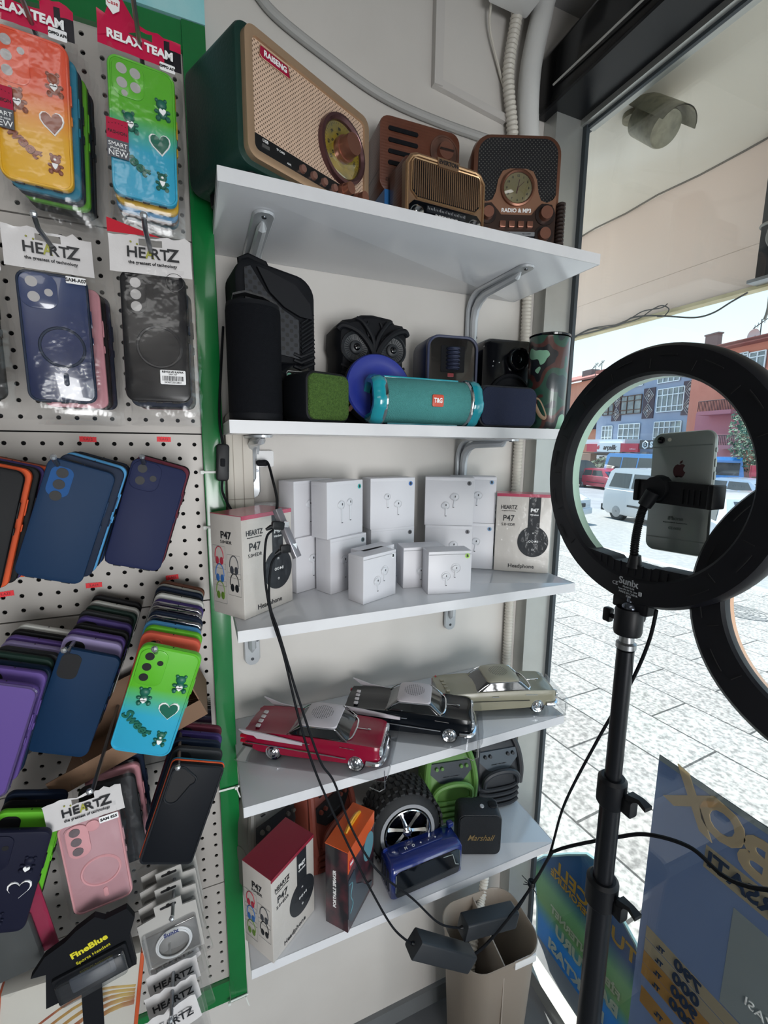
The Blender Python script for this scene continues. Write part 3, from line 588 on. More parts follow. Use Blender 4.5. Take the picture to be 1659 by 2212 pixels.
T = case('phone_case', 'dark silicone phone case with an orange camera patch, cut off by the left edge', soft('black', NM['black']), (-.262, .700, -.110), -15, 5, 0, 'window', soft('orange', NM['orange']), gp)
pile(['orange', 'black', 'purple', 'orange', 'brown'], (-.262, .702, -.109), -15, 5, 0, .016, 'third-row pile at the left edge', 'cases of the left-edge third-row pile', 'window', dx=.003)

# fourth row: big fanned piles
gp = 'silicone cases fanned in the fourth row'
T = case('phone_case', 'navy silicone phone case at the front of the fanned purple pile', soft('navy2', '0e2c4b'), (-.177, .700, -.366), -21.3, -4, -4, 'window', LENS, gp)
pile(['lilac', 'violet', 'black', 'purple', 'grey', 'dark green', 'white', 'black'], (-.177, .706, -.362), -20, -3, -2, .0185, 'fanned purple pile', 'cases of the fanned purple pile', 'window', dx=.0015, dz=.002, jit=.003)
hookp(150, 1403, .692, .668, 'steel hook through the fanned purple pile')
T = case('phone_case', 'unbagged green-to-blue bear phone case at the front of the tallest fanned pile', GB, (-.067, .625, -.344), -19.6, -8, -6, 'bar3s', LENS, gp, lip=GB); charms(T, CHARBEAR)
pile(['coral', 'green', 'sky blue', 'clear', 'dark blue', 'clear', 'clear', 'purple', 'white', 'grey', 'dark blue', 'white', 'brown'], (-.067, .632, -.340), -18, -6, -3, .0165, 'tallest fanned pile', 'cases of the tallest fanned pile', 'bar3', dx=.0006, dz=.001, jit=.003)
hookp(338, 1403, .615, .594, 'steel hook through the tallest fanned pile')
T = case('phone_case', 'clear case over violet at the front of the left-edge fanned pile', soft('violet', NM['violet']), (-.262, .665, -.375), -20, -3, -4, None, None, gp, lip=CLR)
pile(['violet', 'navy', 'dark green', 'grey', 'lilac', 'violet', 'black', 'white'], (-.262, .672, -.372), -19, -3, -3, .017, 'left-edge fanned pile', 'cases of the left-edge fanned pile', 'window', dx=.001, dz=.001)

# brown cardboard tray behind the fourth row
t = thing('cardboard_tray', 'brown cardboard tray wedged behind the fanned phone cases', 'cardboard box', (-.125, .80, -.475), rot=(0, R_(-22), 0))
KR = mat('kraft_card', '7a5d47', .7); g = G(); g.box(-.115, .12, -.055, .055, -.022, -.020); g.build('base', KR, t)
g = G(); g.box(-.115, .12, -.057, -.055, -.022, .008); g.box(-.115, .12, .055, .057, -.022, .06); g.box(.118, .12, -.055, .055, -.022, .09); g.build('sides', KR, t)
# lower rows
T = case('phone_case', 'dark bear phone case with a white heart outline at the left edge, fifth row', soft('midnight', '14162a'), (-.268, .672, -.590), -18, 0, -5, 'bar3s', LENS, 'cases in the fifth row')
heart(T, .019, -.008, .0125, soft('midnight', '14162a'), 8); bear(T, .021, .030, .0135, soft('midnight', '14162a'), rot=-6, txt='miu'); bear(T, .004, -.055, .0105, soft('midnight', '14162a'), belly=False, face=True)
pile(['green', 'black', 'dark blue'], (-.262, .68, -.588), -17, 0, -4, .019, 'left-edge fifth-row pile', 'cases of the left-edge fifth-row pile', 'window')
PK = mat('frosted_pink', 'b78d94', .3, coat=.4); PR = soft('pink_rim', 'cf979c')
T = case('bagged_phone_case', 'frosted pink ring phone case in a white-topped bag', PK, (-.168, .694, -.618), 3, 3, -3, 'bar3', CARDG, 'bagged cases in the fifth row', lip=PR)
magring(T, .004, -.016, .0245, PR); g = G(); g.rb((-.016, -CT / 2 - .0012, .0475), .028, .056, .0022, .013, .0008, n=5); g.rb((.004, -CT / 2 - .0012, .066), .017, .018, .0020, .0085, .0006); g.build('camera_surround', PR, T)
g = G(); [g.cyl((-.018, -CT / 2 - .0035, .065 - .0165 * k), (-.018, -CT / 2, .065 - .0165 * k), .0066, n=18, mi=0) for k in range(3)]; g.build('lens_rings', mat('lens_grey', '6a5f63', .3), T)
bag(T, card=(HRTZ, HRTZ, 'plain'), top=.126); hw(T, .126); pricetag(T, 'SAM S25', .026, .075, .024, .010, .0058)
pile(['grey', 'pink', 'navy'], (-.155, .715, -.606), 3, 3, -3, .022, 'frosted pink pile', 'cases behind the frosted pink one', 'bar3', bagged=True, dx=.004, dz=.004)
hookp(205, 1690, .66, .63, 'steel hook through the pink case pile')
BKO = mat('matt_navy_black', '0f1218', .5, spec=.2)
T = case('phone_case', 'matt black phone case with an orange rim, right of the fifth row', BKO, (-.048, .672, -.561), -19.9, -2, 0, 'curvy', LENS, 'cases in the fifth row', rad=.006, lip=mat('dark_rim', '1a1d22', .45, spec=.3))
g = G(); g.rb((0, .0045, .0), CW + .002, CH + .002, .003, .007, .0008); g.build('orange_rim', soft('orange', 'b5653c'), T)
g = G(); g.rb((0, .0075, .0), CW + .002, CH + .002, .003, .007, .0008); g.build('blue_rim', soft('teal', NM['teal']), T)
pile(['grey', 'dark blue', 'purple', 'burgundy'], (-.048, .682, -.559), -19, -2, 0, .022, 'orange-rimmed pile', 'cases behind the orange-rimmed one', 'window', dx=.001)
hookp(386, 1652, .668, .648, 'steel hook through the black orange-rimmed case')
g = G(); [g.box(-.035 + .0, .0, .80 - .006 * k, .8015 - .006 * k, -.515 + .0 * k, -.452) for k in range(6)]; tag(g.build('clear_case_sleeves', CLR), 'stack of clear plastic sleeves behind the orange-rimmed case', 'sleeves')
# red price stickers
RS = mat('neon_red_sticker', 'f0323c', .6)
for i, (px, py, w_, nt_) in enumerate(((190, 949, .024, 'S.A12'), (354, 949, .022, 'S.A15'), (203, 1264, .024, 'S.A24'), (372, 1247, .021, 'S.A05'), (12, 1283, .022, 'S.A32'), (50, 1573, .021, ''), (238, 1537, .020, ''))):
    c = at_y(px, py, .8792); t = thing('price_sticker', 'small neon red handwritten sticker ' + ('above the wide tilted navy pile', 'above the indigo case', 'below the wide tilted navy pile', 'right of the tallest fanned pile top', 'at the left edge above the violet pile', 'left of the fanned navy case', 'between the two fanned piles')[i], 'sticker', c, group='neon red stickers'); t.rotation_euler = (0, R_((2, 1, 0, -3, -4, -5, -5)[i]), 0)
    g = G(); n = 12; P = [(-w_ / 2 + w_ * k / n, .0046 - (.0005 if k % 2 else 0)) for k in range(n + 1)] + [(w_ / 2 - w_ * k / n, -.0046 + (.0005 if k % 2 else 0)) for k in range(n + 1)]; g.poly(P, -.0003, .0003); g.build('label', RS, t)
    if nt_: word(t, nt_, .0058, (0, -.0005, 0), mat('dark_red_ink', '6a0f14', .5), ext=.0001)
# bottom left: charger packs, headphone box, bags
T = thing('earphone_package', 'black package with yellow lettering and a clear window, bottom left', 'package', tuple(at_y(195, 2065, .66)), rot=(0, R_(-8), R_(4)))
g = G(); P = [(-.062, -.042), (.050, -.050), (.052, .005), (.064, .030), (.058, .052), (.030, .052), (.020, .064), (-.005, .056), (-.020, .047), (-.045, .040), (-.066, .018), (-.050, .012)]; g.poly(P, -.005, .004); g.rb((0, -.006, -.022), .092, .046, .008, .003, .001); g.build('card', MBLACK, T)
g = G(); g.rb((.0, -.014, -.022), .085, .040, .010, .006, .003); g.build('clear_window', CLEAR, T)
g = G(); g.rb((.0, -.0095, -.022), .055, .026, .002, .003, .0005); g.rb((.02, -.011, -.02), .003, .018, .001, .001); g.build('contents', mat('grey_insert', '3b3f47', .3), T)
word(T, 'FineBlue', .0135, (.004, -.0055, .022), mat('yellow_print', 'd0c62a', .5), off=.0005, rot=6); word(T, 'Sports Headset', .007, (.006, -.0055, .007), mat('yellow_print', 'd0c62a', .5), rot=6)
g = G(); g.poly([(-.022, -.05), (.004, -.048), (-.01, -.13), (-.036, -.13)], -.001, .001); g.build('hanging_strap', MBLACK, T)
T = thing('swirl_box', 'white box with orange edges and swirling bands, bottom left corner', 'box', tuple(at_y(160, 2160, .71)), rot=(0, R_(8), R_(3)))
g = G(); g.rb((0, 0, -.02), .185, .17, .03, .002, .001); g.build('carton', mat('pale_card', 'b9b6ae', .4), T)
g = G(); g.rb((.0905, -.001, -.02), .006, .171, .032, .002, .001); g.build('edge', mat('orange_card', 'b8502a', .4), T); g = G(); g.rb((-.0905, -.001, -.02), .004, .171, .032, .002, .001); g.build('edge', mat('orange_card', 'b8502a', .4), T)
g = G()
for k in range(5): g.tube([(x_, -.0155, -.045 + .012 * k + .018 * math.sin(x_ * 28 + k * .3) + x_ * .15) for x_ in [-.085 + .017 * q for q in range(11)]], .0045 - .0006 * k, 6, flat=.1)
g.build('swirl_print', mat('swirl_brown', '8a4a38', .5, var=(20, .8, 'b09a50')), T)
for i in range(4):
    T = thing('cable_pack', 'clear hanging pack with a coiled white cable, ' + ('front one' if i == 0 else ORD[i] + ' from the front'), 'blister pack', tuple(at_y(374, 2020, .70) + Vector((0, .022 * i, .008 * i))), rot=(0, R_(-6), R_(2)), group='clear cable packs')
    g = G(); P = [(-.045, -.045), (.042, -.045), (.042, .048), (.022, .050), (.022, .068), (-.018, .068), (-.018, .050), (-.045, .046)]; g.poly(P, -.001, .001); g.build('hang_card', mat('pale_hang_card', 'a9a6a2', .5), T)
    g = G(); g.rb((-.002, -.006, -.008), .080, .072, .010, .005, .002); g.build('blister', CLEAR, T)
    g = G(); g.torus((0, -.004, -.010), .026, .0016, n=28, k=6); g.torus((0, -.0055, -.011), .024, .0014, n=28, k=6); g.build('coiled_cable', WHITE, T)
    word(T, 'Sunix', .010, (.0, -.0115, .018), mat('blue_print', '39406e', .5), off=.0003)
    g = G(); g.rb((.002, -.0013, .060), .024, .004, .001, .002); g.rb((.002, -.0013, .061), .006, .007, .001, .003); g.build('hang_slot', LENS, T)
hookp(374, 1950, .70, .665, 'steel hook holding the clear cable packs')
for i in range(7):
    T = thing('accessory_bag', 'white-topped accessory bag in the bottom pile, ' + ('front one' if i == 0 else ORD[i] + ' from the front'), 'bag', tuple(at_y(372, 2190, .64) + Vector((0, .026 * i, .0058 * i - .012))), rot=(R_(-6), R_(-12 + 2 * (i % 3)), 0), group='accessory bags in the bottom pile')
    g = G(); rnd = random.Random(i); n = 10; g.loft([[(-.038 + .0076 * k, rnd.uniform(-.002, .002), z_ + (rnd.uniform(-.003, .003) if z_ > 0 else 0)) for k in range(n + 1)] for z_ in (-.022, -.002, .010, .020)], close=False, c0=False, c1=False); g.build('header_card', HRTZ, T, smooth=60)
    g = G(); g.box(-.036, .036, .0, .006, -.12, -.022); g.build('bag', BAG, T)
    word(T, 'HEARTZ', .016, (.0, -.0035, .0), INK, off=.0003)
hookp(372, 2150, .66, .62, 'steel hook holding the bottom accessory bags')
T = thing('bagged_accessory', 'red and grey bagged accessory cut off by the left edge near the bottom', 'bag', tuple(at_y(20, 2035, .69)), rot=(0, R_(-8), 0))
g = G(); g.rb((0, .004, .02), .10, .125, .002, .002); g.build('red_card', mat('red_card', '8e2444', .4), T)
g = G(); g.rb((-.005, -.004, -.008), .075, .085, .012, .006, .003); g.build('contents', mat('grey_felt', '3d4040', .8), T)
g = G(); rnd = random.Random(9); g.loft([[(-.055 + .011 * k, -.014 + rnd.uniform(-.003, .003), z_) for k in range(11)] for z_ in [-.07 + .014 * q for q in range(11)]], close=False, c0=False, c1=False); g.build('clear_bag', BAG, T, smooth=60)
hookp(30, 1915, .74, .71, 'pair of steel hooks at the left edge, front one'); hookp(52, 1905, .80, .76, 'pair of steel hooks at the left edge, rear one')
# ------------------------------------------------------------------ radios on the topmost shelf
LEATH = mat('green_leatherette', '12332c', .42, bump=('noise', 220, .25), spec=.4)
t = thing('retro_radio', 'large green retro radio with champagne grille and round yellow dial', 'radio', (.191, .7553, Z1), 27.1)
W_, D_, H_ = .262, .140, .177
g = G(); g.rb((0, D_ / 2 + .007, H_ / 2 + .016), W_, H_, D_, .020, .006, n=6); g.build('cabinet', LEATH, t)
g = G(); [g.cyl((a, b, .017), (a, b, 0), .010, .009) for a in (-.1, .1) for b in (.025, .12)]; g.build('feet', BLACK, t)
zc = H_ / 2 + .016
def ringframe(g, w, h, r, bw, y0, y1, mi=0, cx=0, cz=0, n=6):
    A = rr(w, h, r, n); B = rr(w - 2 * bw, h - 2 * bw, max(r - bw * .8, .001), n); C_ = rr(w - bw * .5, h - bw * .5, r, n); D2 = rr(w - 1.6 * bw, h - 1.6 * bw, max(r - bw * .6, .001), n)
    rings = [[(u + cx, y1, v + cz) for u, v in A], [(u + cx, y0 + .001, v + cz) for u, v in A], [(u + cx, y0, v + cz) for u, v in C_], [(u + cx, y0 + .0006, v + cz) for u, v in D2], [(u + cx, y1, v + cz) for u, v in B]]
    return g.loft(rings, mi, False, False)
g = G(); ringframe(g, W_ - .018, H_ - .016, .016, .014, -.004, .008, cz=zc); g.build('bezel', CHAMP, t)
g = G(); g.rb((0, .0035, zc), W_ - .040, H_ - .036, .007, .006); g.build('grille', dots_mat('woven_grille', 'ccb09a', '6d5a4c', .0030, .75, rough=.5), t)
kk = set(bpy.data.objects)
g = G(); P = [(-.112, .016), (.118, .016), (.118, .034), (-.112, .048)]; g.poly([(-.105, .0155), (.112, .0155), (.112, .040), (-.113, .040), (-.113, .028)], -.0012, .004); cs = g.build('control_strip', mat('strip_black', '17181a', .35), t)
for k in range(4): g = G(); x = -.020 + .022 * k; g.cyl((x, -.001, .0285), (x, -.006, .0285), .0062, .0050, 20); g.build('button', mat('rose_metal', 'b98d80', .3, .7), t)
for x, r in ((.066, .0105), (.100, .0095)): g = G(); g.cyl((x, -.001, .031), (x, -.010, .031), r * 1.1, r, 24); g.cyl((x, -.010, .031), (x, -.022, .031), r * .9, r * .85, 24); g.build('knob', COPPER, t)
g = G(); g.rb((-.086, -.0018, .0285), .012, .0045, .002, .0004); g.build('usb_slot', mat('slot_metal', 'b8b8b8', .25, .9), t)
word(t, 'USB', .0055, (-.086, -.0016, .0355), WINK); word(t, 'TF CARD', .0036, (-.060, -.0016, .0345), WINK); word(t, 'AUX', .0036, (-.045, -.0016, .0245), WINK); word(t, 'VOLUME', .0034, (.066, -.0016, .0445), WINK)
g = G(); g.poly([(-.090, .152), (-.044, .152), (-.040, .138), (-.088, .138), (-.092, .140)], -.0012, .004); b = g.build('badge', mat('badge_red', '9a1338', .25, coat=.6), t); g = G(); g.tube([(u, -.0018, v) for u, v in [(-.0905, .1525), (-.0437, .1525), (-.0397, .1375), (-.088, .1375), (-.0925, .1405)]], .0006, 5, closed=True); g.build('badge_border', CHAMP, b)
word(t, 'RAISENG', .0098, (-.0655, -.0018, .1452), WINK, off=.0003)
for o_ in set(bpy.data.objects) - kk:
    if o_.parent == t: o_.location.z += (.017 if o_.name.startswith('badge') or 'RAISENG' in str(o_.name) else .017); o_.location.x -= .006
DX, DZ = .058, .1085
g = G(); g.lathe([(.050, .004), (.0505, -.004), (.049, -.0085), (.045, -.0095), (.041, -.006), (.0405, -.001)], c=(DX, 0, DZ), n=48, caps=False); dl = g.build('dial_ring', mat('mauve_bronze', '5f4244', .25, .6), t)
g = G(); g.cyl((DX, .002, DZ), (DX, -.0015, DZ), .041, .041, 48); g.build('dial_face', mat('dial_yellow', 'a8902a', .35, var=(40, .9, '6f6a40')), dl)
g = G()
for k in range(40):
    a = R_(-50 + 280 * k / 39); r0 = .036 if k % 5 else .034; g.cyl((DX + r0 * math.cos(a), -.0017, DZ + r0 * math.sin(a)), (DX + .0385 * math.cos(a), -.0017, DZ + .0385 * math.sin(a)), .0003, n=4)
g.build('dial_ticks', INK, dl)
for k, s in enumerate(('55', '60', '70', '80', '100', '120', '160')): a = R_(215 - 38 * k); word(dl, s, .0058, (DX + .0295 * math.cos(a), -.0018, DZ + .0295 * math.sin(a)), INK, rot=math.degrees(a) - 90)
for k, s in enumerate(('88', '92', '98', '104', '108')): a = R_(205 - 44 * k); word(dl, s, .0048, (DX + .022 * math.cos(a), -.0018, DZ + .022 * math.sin(a)), INK, rot=math.degrees(a) - 90)
g = G(); g.lathe([(.0408, -.0045), (.034, -.0072), (.02, -.0088), (.0, -.0092)], c=(DX, 0, DZ), n=40, caps=False); g.build('dial_glass', CLEAR, dl)
g = G(); g.cyl((DX, 0, DZ), (DX, -.012, DZ), .019, .019, 32); g.cyl((DX, -.010, DZ), (DX, -.030, DZ), .0165, .0155, 32); g.build('tuning_knob', COPPER, dl)

WOOD = mat('walnut_veneer', '5e3526', .4, coat=.2, bump=('Z', 60, .1), var=(24, .8, '6e4231'))
# wooden radio on its box
a = at_y(838, 470, .88)
t = thing('radio_carton', 'white and blue carton under the small wooden radio', 'box', (.430, .865, Z1))
g = G(); g.box(-.075, .075, 0, .075, 0, .115); g.build('carton', PAPER, t)
g = G(); g.box(-.0755, -.0748, 0, .075, 0, .115); g.box(-.0752, -.064, -.0006, .001, 0, .115); g.build('blue_side', mat('blue_card', '2f6fae', .4), t); word(t, 'EVERTON', .016, (-.022, -.0008, .06), INK, off=.0003)
t = thing('wooden_radio', 'small walnut radio with four sound slots and a copper dial, behind the gold radio', 'radio', (.432, .868, Z1 + .1155), -2)
g = G(); rings = []
def wprof(w, h, n=8): return [(-w / 2, 0), (-w / 2, h * .80)] + [(-w / 2 + .020 * (1 - math.cos(R_(a))), h * .80 + .018 * math.sin(R_(a))) for a in (25, 50, 75)] + [(0, h)] + [(w / 2 - .020 * (1 - math.cos(R_(a))), h * .80 + .018 * math.sin(R_(a))) for a in (75, 50, 25)] + [(w / 2, h * .80), (w / 2, 0)]
g.rb((0, .035, .066), .172, .132, .070, .020, .003, n=5); g.build('cabinet', WOOD, t)
g = G(); g.box(-.0862, .0862, .003, .068, .0355, .0362); g.build('seam', INK, t)
for k in range(4): g = G(); g.rb((-.038, -.0005, .109 - .0195 * k), .062, .0075, .003, .0037, n=5); g.build('sound_slot', MBLACK, t)
g = G(); g.lathe([(.031, .001), (.031, -.003), (.028, -.0035), (.0275, -.002), (0.001, -.002)], c=(.050, 0, .090), n=36); d = g.build('dial', mat('dial_copper', '8f6a5c', .3, .6, var=(30, .8, '5e4a42')), t)
g = G(); g.cyl((.050, -.001, .090), (.050, -.012, .090), .0165, .0155, 28); g.build('knob', COPPER, d)
g = G(); g.rb((.050, -.0135, .090), .030, .003, .003, .001); g.build('pointer', mat('pointer', '2a2220', .3), d)
g = G(); g.tube(spline([(.087, .03, .10), (.094, .03, .085), (.093, .03, .06), (.096, .03, .03)], 6), .0022, 6); g.build('wrist_cord', BLACK, t)
word(t, 'EVERTON', .0085, (-.055, -.0006, .020), mat('burnt_print', '3a211a', .5))

# gold slatted radio
t = thing('gold_radio', 'gold radio with vertical grille slats and black tuner panel', 'radio', (.4471, .7904, Z1), 2.2)
W_, H_, D_ = .171, .143, .070
g = G(); g.rb((0, D_ / 2 + .004, H_ / 2), W_ - .004, H_ - .002, D_ - .01, .010, .003, n=5); g.build('cabinet', WOOD, t)
OUT = [(-W_ / 2, .0), (W_ / 2, .0), (W_ / 2, H_ - .018), (W_ / 2 - .010, H_ - .004), (W_ / 2 - .022, H_), (-W_ / 2 + .022, H_), (-W_ / 2 + .010, H_ - .004), (-W_ / 2, H_ - .018)]
g = G(); g.poly(OUT, -.001, .012); g.build('front_frame', GOLD, t)
g = G(); g.tube([(u * .965, -.002, .004 + (v - .004) * .965) for u, v in OUT], .0026, 6, closed=True); g.tube([(u, -.0025, v) for u, v in [(-.074, .080), (-.062, .069), (.062, .069), (.074, .080), (.074, .126), (.068, .133), (-.068, .133), (-.074, .126)]], .0018, 6, closed=True); g.build('mouldings', mat('gold_edge', 'b3906c', .25, .7), t)
g = G(); g.poly([(-.073, .081), (-.061, .070), (.061, .070), (.073, .081), (.073, .131), (-.073, .131)], -.0015, .001); gr = g.build('grille_recess', MBLACK, t)
g = G()
for k in range(33): x = -.070 + .140 * k / 32; z0 = .072 + max(0, abs(x) - .061) * 1.0; g.cyl((x, -.0028, z0), (x, -.0028, .130), .00125, n=6)
g.build('grille_slats', GOLD, gr)
g = G(); g.poly([(-.021, .1285), (.021, .1285), (.024, H_ + .0005), (-.024, H_ + .0005)], -.006, .0); g.build('name_plate', GOLD, t); word(t, 'EVERTON', .0092, (0, -.0064, .1365), INK, off=.0003)
g = G(); g.poly([(-.078, .004), (.078, .004), (.078, .056), (.068, .065), (-.068, .065), (-.078, .056)], -.003, .0); pn = g.build('tuner_panel', GBLACK, t)
for x in (-.062, .062): g = G(); g.torus((x, -.004, .043), .0135, .0008, n=28, k=5); g.cyl((x, -.002, .043), (x, -.012, .043), .0108, .0095, 28); g.ell((x, -.012, .043), (.0092, .003, .0092), 20); g.build('knob', CHROME, t)
g = G(); g.rb((0, -.0034, .0555), .084, .011, .001, .001); [g.cyl((-.04 + .00333 * k, -.0042, .0545), (-.04 + .00333 * k, -.0042, .0545 + (.005 if k % 4 == 0 else .003)), .00028, n=4, mi=1) for k in range(25)]; g.build('tuner_scale', [mat('scale_dark', '1d2026', .2, coat=.5), WINK], pn)
word(pn, 'FM 88 92 96 100 104 108', .0042, (0, -.0042, .0475), WINK, sx=1.1); word(pn, 'AM SW', .004, (0, -.0036, .041), WINK, sx=1.1)
for k in range(7): g = G(); x = -.036 + .012 * k; g.rb((x, -.005, .029 if k > 3 else .0315), .008, .010 if k > 3 else .006, .005, .001, .0005); g.build('push_button', CHROME if k in (4, 5) else mat('dark_chrome', '55585c', .2, .9), pn)

# bronze clock radio
t = thing('bronze_radio', 'tall bronze radio with a clock in the middle of a black mesh', 'radio', (.603, .788, Z1), -21)
W_, H_, D_ = .178, .230, .058
g = G(); g.rb((0, D_ / 2, H_ / 2), W_, H_, D_, .036, .012, n=8); g.build('cabinet', BRONZE, t)
g = G(); P = rr(W_ - .022, H_ - .022, .028, 8); g.poly([(u, v + H_ / 2) for u, v in P], -.0006, .002); g.build('mesh', dots_mat('hex_mesh', '15161a', '5c5a56', .0036, 1.1, rough=.35), t)
kk = set(bpy.data.objects)
# lower plate with a hump around the clock
hump = [(-.078, -.010), (.078, -.010), (.078, .098), (.072, .088), (.060, .082), (.048, .086), (.042, .100), (.038, .122), (.030, .137), (.016, .1415), (-.016, .1415), (-.030, .137), (-.038, .122), (-.042, .100), (-.048, .086), (-.060, .082), (-.072, .088), (-.078, .098)]
g = G(); g.poly(hump, -.0045, .001); g.build('face_plate', mat('face_bronze', '97705a', .38, .45), t)
g = G(); g.poly([(-.078, -.010), (.078, -.010), (.078, .060), (.070, .078), (.050, .080), (.036, .066), (.030, .0585), (-.030, .0585), (-.036, .066), (-.050, .080), (-.070, .078), (-.078, .060)], -.0062, -.002); g.build('control_plate', mat('dark_bronze', '40302a', .35, .4), t)
g = G(); g.lathe([(.033, -.004), (.033, -.010), (.030, -.0115), (.0275, -.009), (.0272, -.006)], c=(0, 0, .106), n=40, caps=False); ck = g.build('clock_bezel', BRONZE, t)
g = G(); g.cyl((0, -.004, .106), (0, -.007, .106), .0275, .0275, 40); g.build('clock_face', mat('clock_ivory', '8a8058', .4, var=(20, .6, '6e6a50')), ck)
for k in range(12): a = R_(90 - 30 * k); word(ck, str(k or 12), .0052, (.0215 * math.cos(a), -.0074, .106 + .0215 * math.sin(a)), INK, off=.0001)
g = G(); g.cyl((0, -.0078, .106), (.003, -.0078, .121), .0006, n=5); g.cyl((0, -.0078, .106), (.012, -.0078, .117), .0004, n=5); g.cyl((0, -.008, .106), (-.002, -.008, .096), .0009, n=5); g.build('clock_hands', mat('mauve_hand', '5a2b3c', .4), ck)
g = G(); g.lathe([(.0276, -.0095), (.018, -.0120), (.0, -.0130)], c=(0, 0, .106), n=32, caps=False); g.build('clock_glass', CLEAR, ck)
word(t, 'RADIO & MP3', .0098, (.0, -.0049, .0665), WINK, off=.0003)
for x, z, r in ((-.057, .0585, .0115), (.057, .0595, .0130), (.056, .022, .0120), (-.056, .020, .0100)):
    g = G(); g.cyl((x, -.005, z), (x, -.008, z), r * 1.55, r * 1.5, 28); g.build('knob_surround', mat('dark_ring2', '241a18', .35), t)
    g = G(); g.cyl((x, -.007, z), (x, -.018, z), r, r * .9, 28); g.build('knob', COPPER, t)
for k in range(4): g = G(); x = -.027 + .018 * k; g.rb((x, -.0085, .040), .0115, .0115, .006, .0015, .0008); g.build('button', COPPER, t)
g = G(); g.rb((0, -.0068, .012), .076, .030, .001, .001); g.build('tuner_window', mat('window_black', '101319', .15, coat=.6), t); g = G(); g.rb((0, -.0075, .0235), .076, .0075, .0006, .001); g.build('silver_strip', mat('silver_print', '9fa3a8', .3, .5), t)
word(t, 'NNS', .0062, (-.020, -.0079, .0235), INK, off=.0003, sx=1.4); word(t, 'NS-1103BT', .0035, (.022, -.0079, .0235), INK); word(t, 'FM 88 - 92 - 96 - 104 - 108 MHz', .0034, (0, -.0075, .016), WINK); word(t, 'AM 53 - 60 - 80 - 120 - 1710 kHz', .0034, (0, -.0075, .008), WINK)
for o_ in set(bpy.data.objects) - kk:
    if o_.parent == t: o_.location.z += .022
g = G()
for k in range(13): z = .010 + .0072 * k; g.lathe([(.0062, z), (.0088, z + .0016), (.0088, z + .0052), (.0062, z + .0070)], ax='z', n=14, c=(W_ / 2 - .001, -.006, 0))
g.build('spiral_handle', mat('brown_rubber_spiral', '2c211e', .45), t)

# ------------------------------------------------------------------ speakers on the second shelf
FAB = mat('black_fabric', '0c0e13', .85, spec=.15, bump=('vor', 900, .4)); RUB = mat('black_rubber', '111318', .6, spec=.25)
t = thing('trolley_speaker', 'tall black party speaker with honeycomb front, behind the fabric cylinder', 'speaker', (.1365, .805, Z2), 7)
W_, H_, D_ = .135, .263, .105
g = G(); rings = []
for y, i in ((0, .006), (.004, .001), (.012, 0), (D_ - .02, 0), (D_, .012)): rings.append([(u, y, v + H_ / 2 - (.02 * (u / W_ + .3) if v > 0 else 0)) for u, v in rr(W_ - 2 * i, H_ - 2 * i, .030, 6)])
g.loft(rings); g.build('cabinet', MBLACK, t)
g = G(); P = [(-.054, .250), (-.012, .246), (.0, .215), (-.0, .150), (-.054, .160)]; g.poly([(-.054, .246), (-.044, .250), (-.020, .215), (.008, .190), (.036, .176), (.036, .112), (-.054, .125)], -.004, .002); g.build('honeycomb_panel', dots_mat('honeycomb', '20232a', '06070a', .0075, .45, rough=.45, alt=True), t)
g = G(); g.poly([(-.018, .247), (.030, .232), (.056, .205), (.060, .180), (.038, .182), (.010, .194), (-.014, .214), (-.034, .250)], -.007, .002); g.build('brow_panel', RUB, t)
for k in range(9): g = G(); g.tube([(.040, -.003, .172 - .0068 * k + .0), (.0635, -.003, .189 - .0068 * k)], .0016 if k < 6 else .0026, 6); g.build('chevron_rib', RUB, t)
for k in range(3): g = G(); g.tube([(.026, -.004, .108 - .010 * k + .012), (.038, -.005, .104 - .010 * k + .012), (.064, -.003, .128 - .010 * k)], .0030, 6); g.build('chevron', RUB, t)
g = G(); g.rb((0, .0, .055), .110, .100, .008, .010, .003); g.build('lower_panel', GBLACK, t)
g = G(); g.lathe([(.040, -.004), (.037, -.007), (.030, .001), (.012, .003), (.010, -.002), (.001, -.003)], c=(0, 0, .050), n=36); g.build('woofer', RUB, t)
g = G(); g.tube([(u + .034, -.0062, v + .082) for u, v in rr(.044, .017, .003, 3)], .0004, 4, closed=True); g.build('plate_border', WINK, t); word(t, 'NewRixing', .0066, (.040, -.0060, .0845), WINK, off=.0001); word(t, 'NR-3026M', .0032, (.040, -.0060, .0785), WINK); g = G(); g.lathe([(.0045, -.006), (.004, -.0068)], c=(.0165, 0, .083), n=14); g.build('round_logo', mat('mint_print', '7ec8ae', .5), t)
g = G(); g.tube([(-.050, .03, .250), (-.052, .03, .268), (-.040, .03, .275), (-.012, .03, .268), (-.004, .03, .252)], .006, 8); g.build('handle', MBLACK, t)
t = thing('fabric_cylinder_speaker', 'black fabric cylinder speaker with a leather top loop at the left shelf end', 'speaker', (.0895, .748, Z2))
g = G(); g.lathe([(.0405, .012), (.0412, .016), (.0412, .164), (.0395, .170)], ax='z', n=48); g.build('fabric_tube', FAB, t)
g = G(); g.lathe([(.0385, 0), (.0410, .002), (.0410, .012), (.039, .013)], ax='z', n=48); g.build('base_cap', MBLACK, t); g = G(); g.lathe([(.0405, .168), (.0395, .1745), (.030, .176)], ax='z', n=48); g.build('top_cap', MBLACK, t)
g = G(); P = [(-.033, .168), (-.030, .184), (-.012, .190), (.014, .186), (.032, .178), (.035, .166)]; rings = [[(u - (0), -.012 + w, v + e) for w, e in ((0, 0), (.018, 0), (.018, .003), (0, .003))] for u, v in P]; g.loft(rings); g.build('leather_loop', mat('black_leather', '1d1e21', .5, bump=('noise', 200, .4)), t)
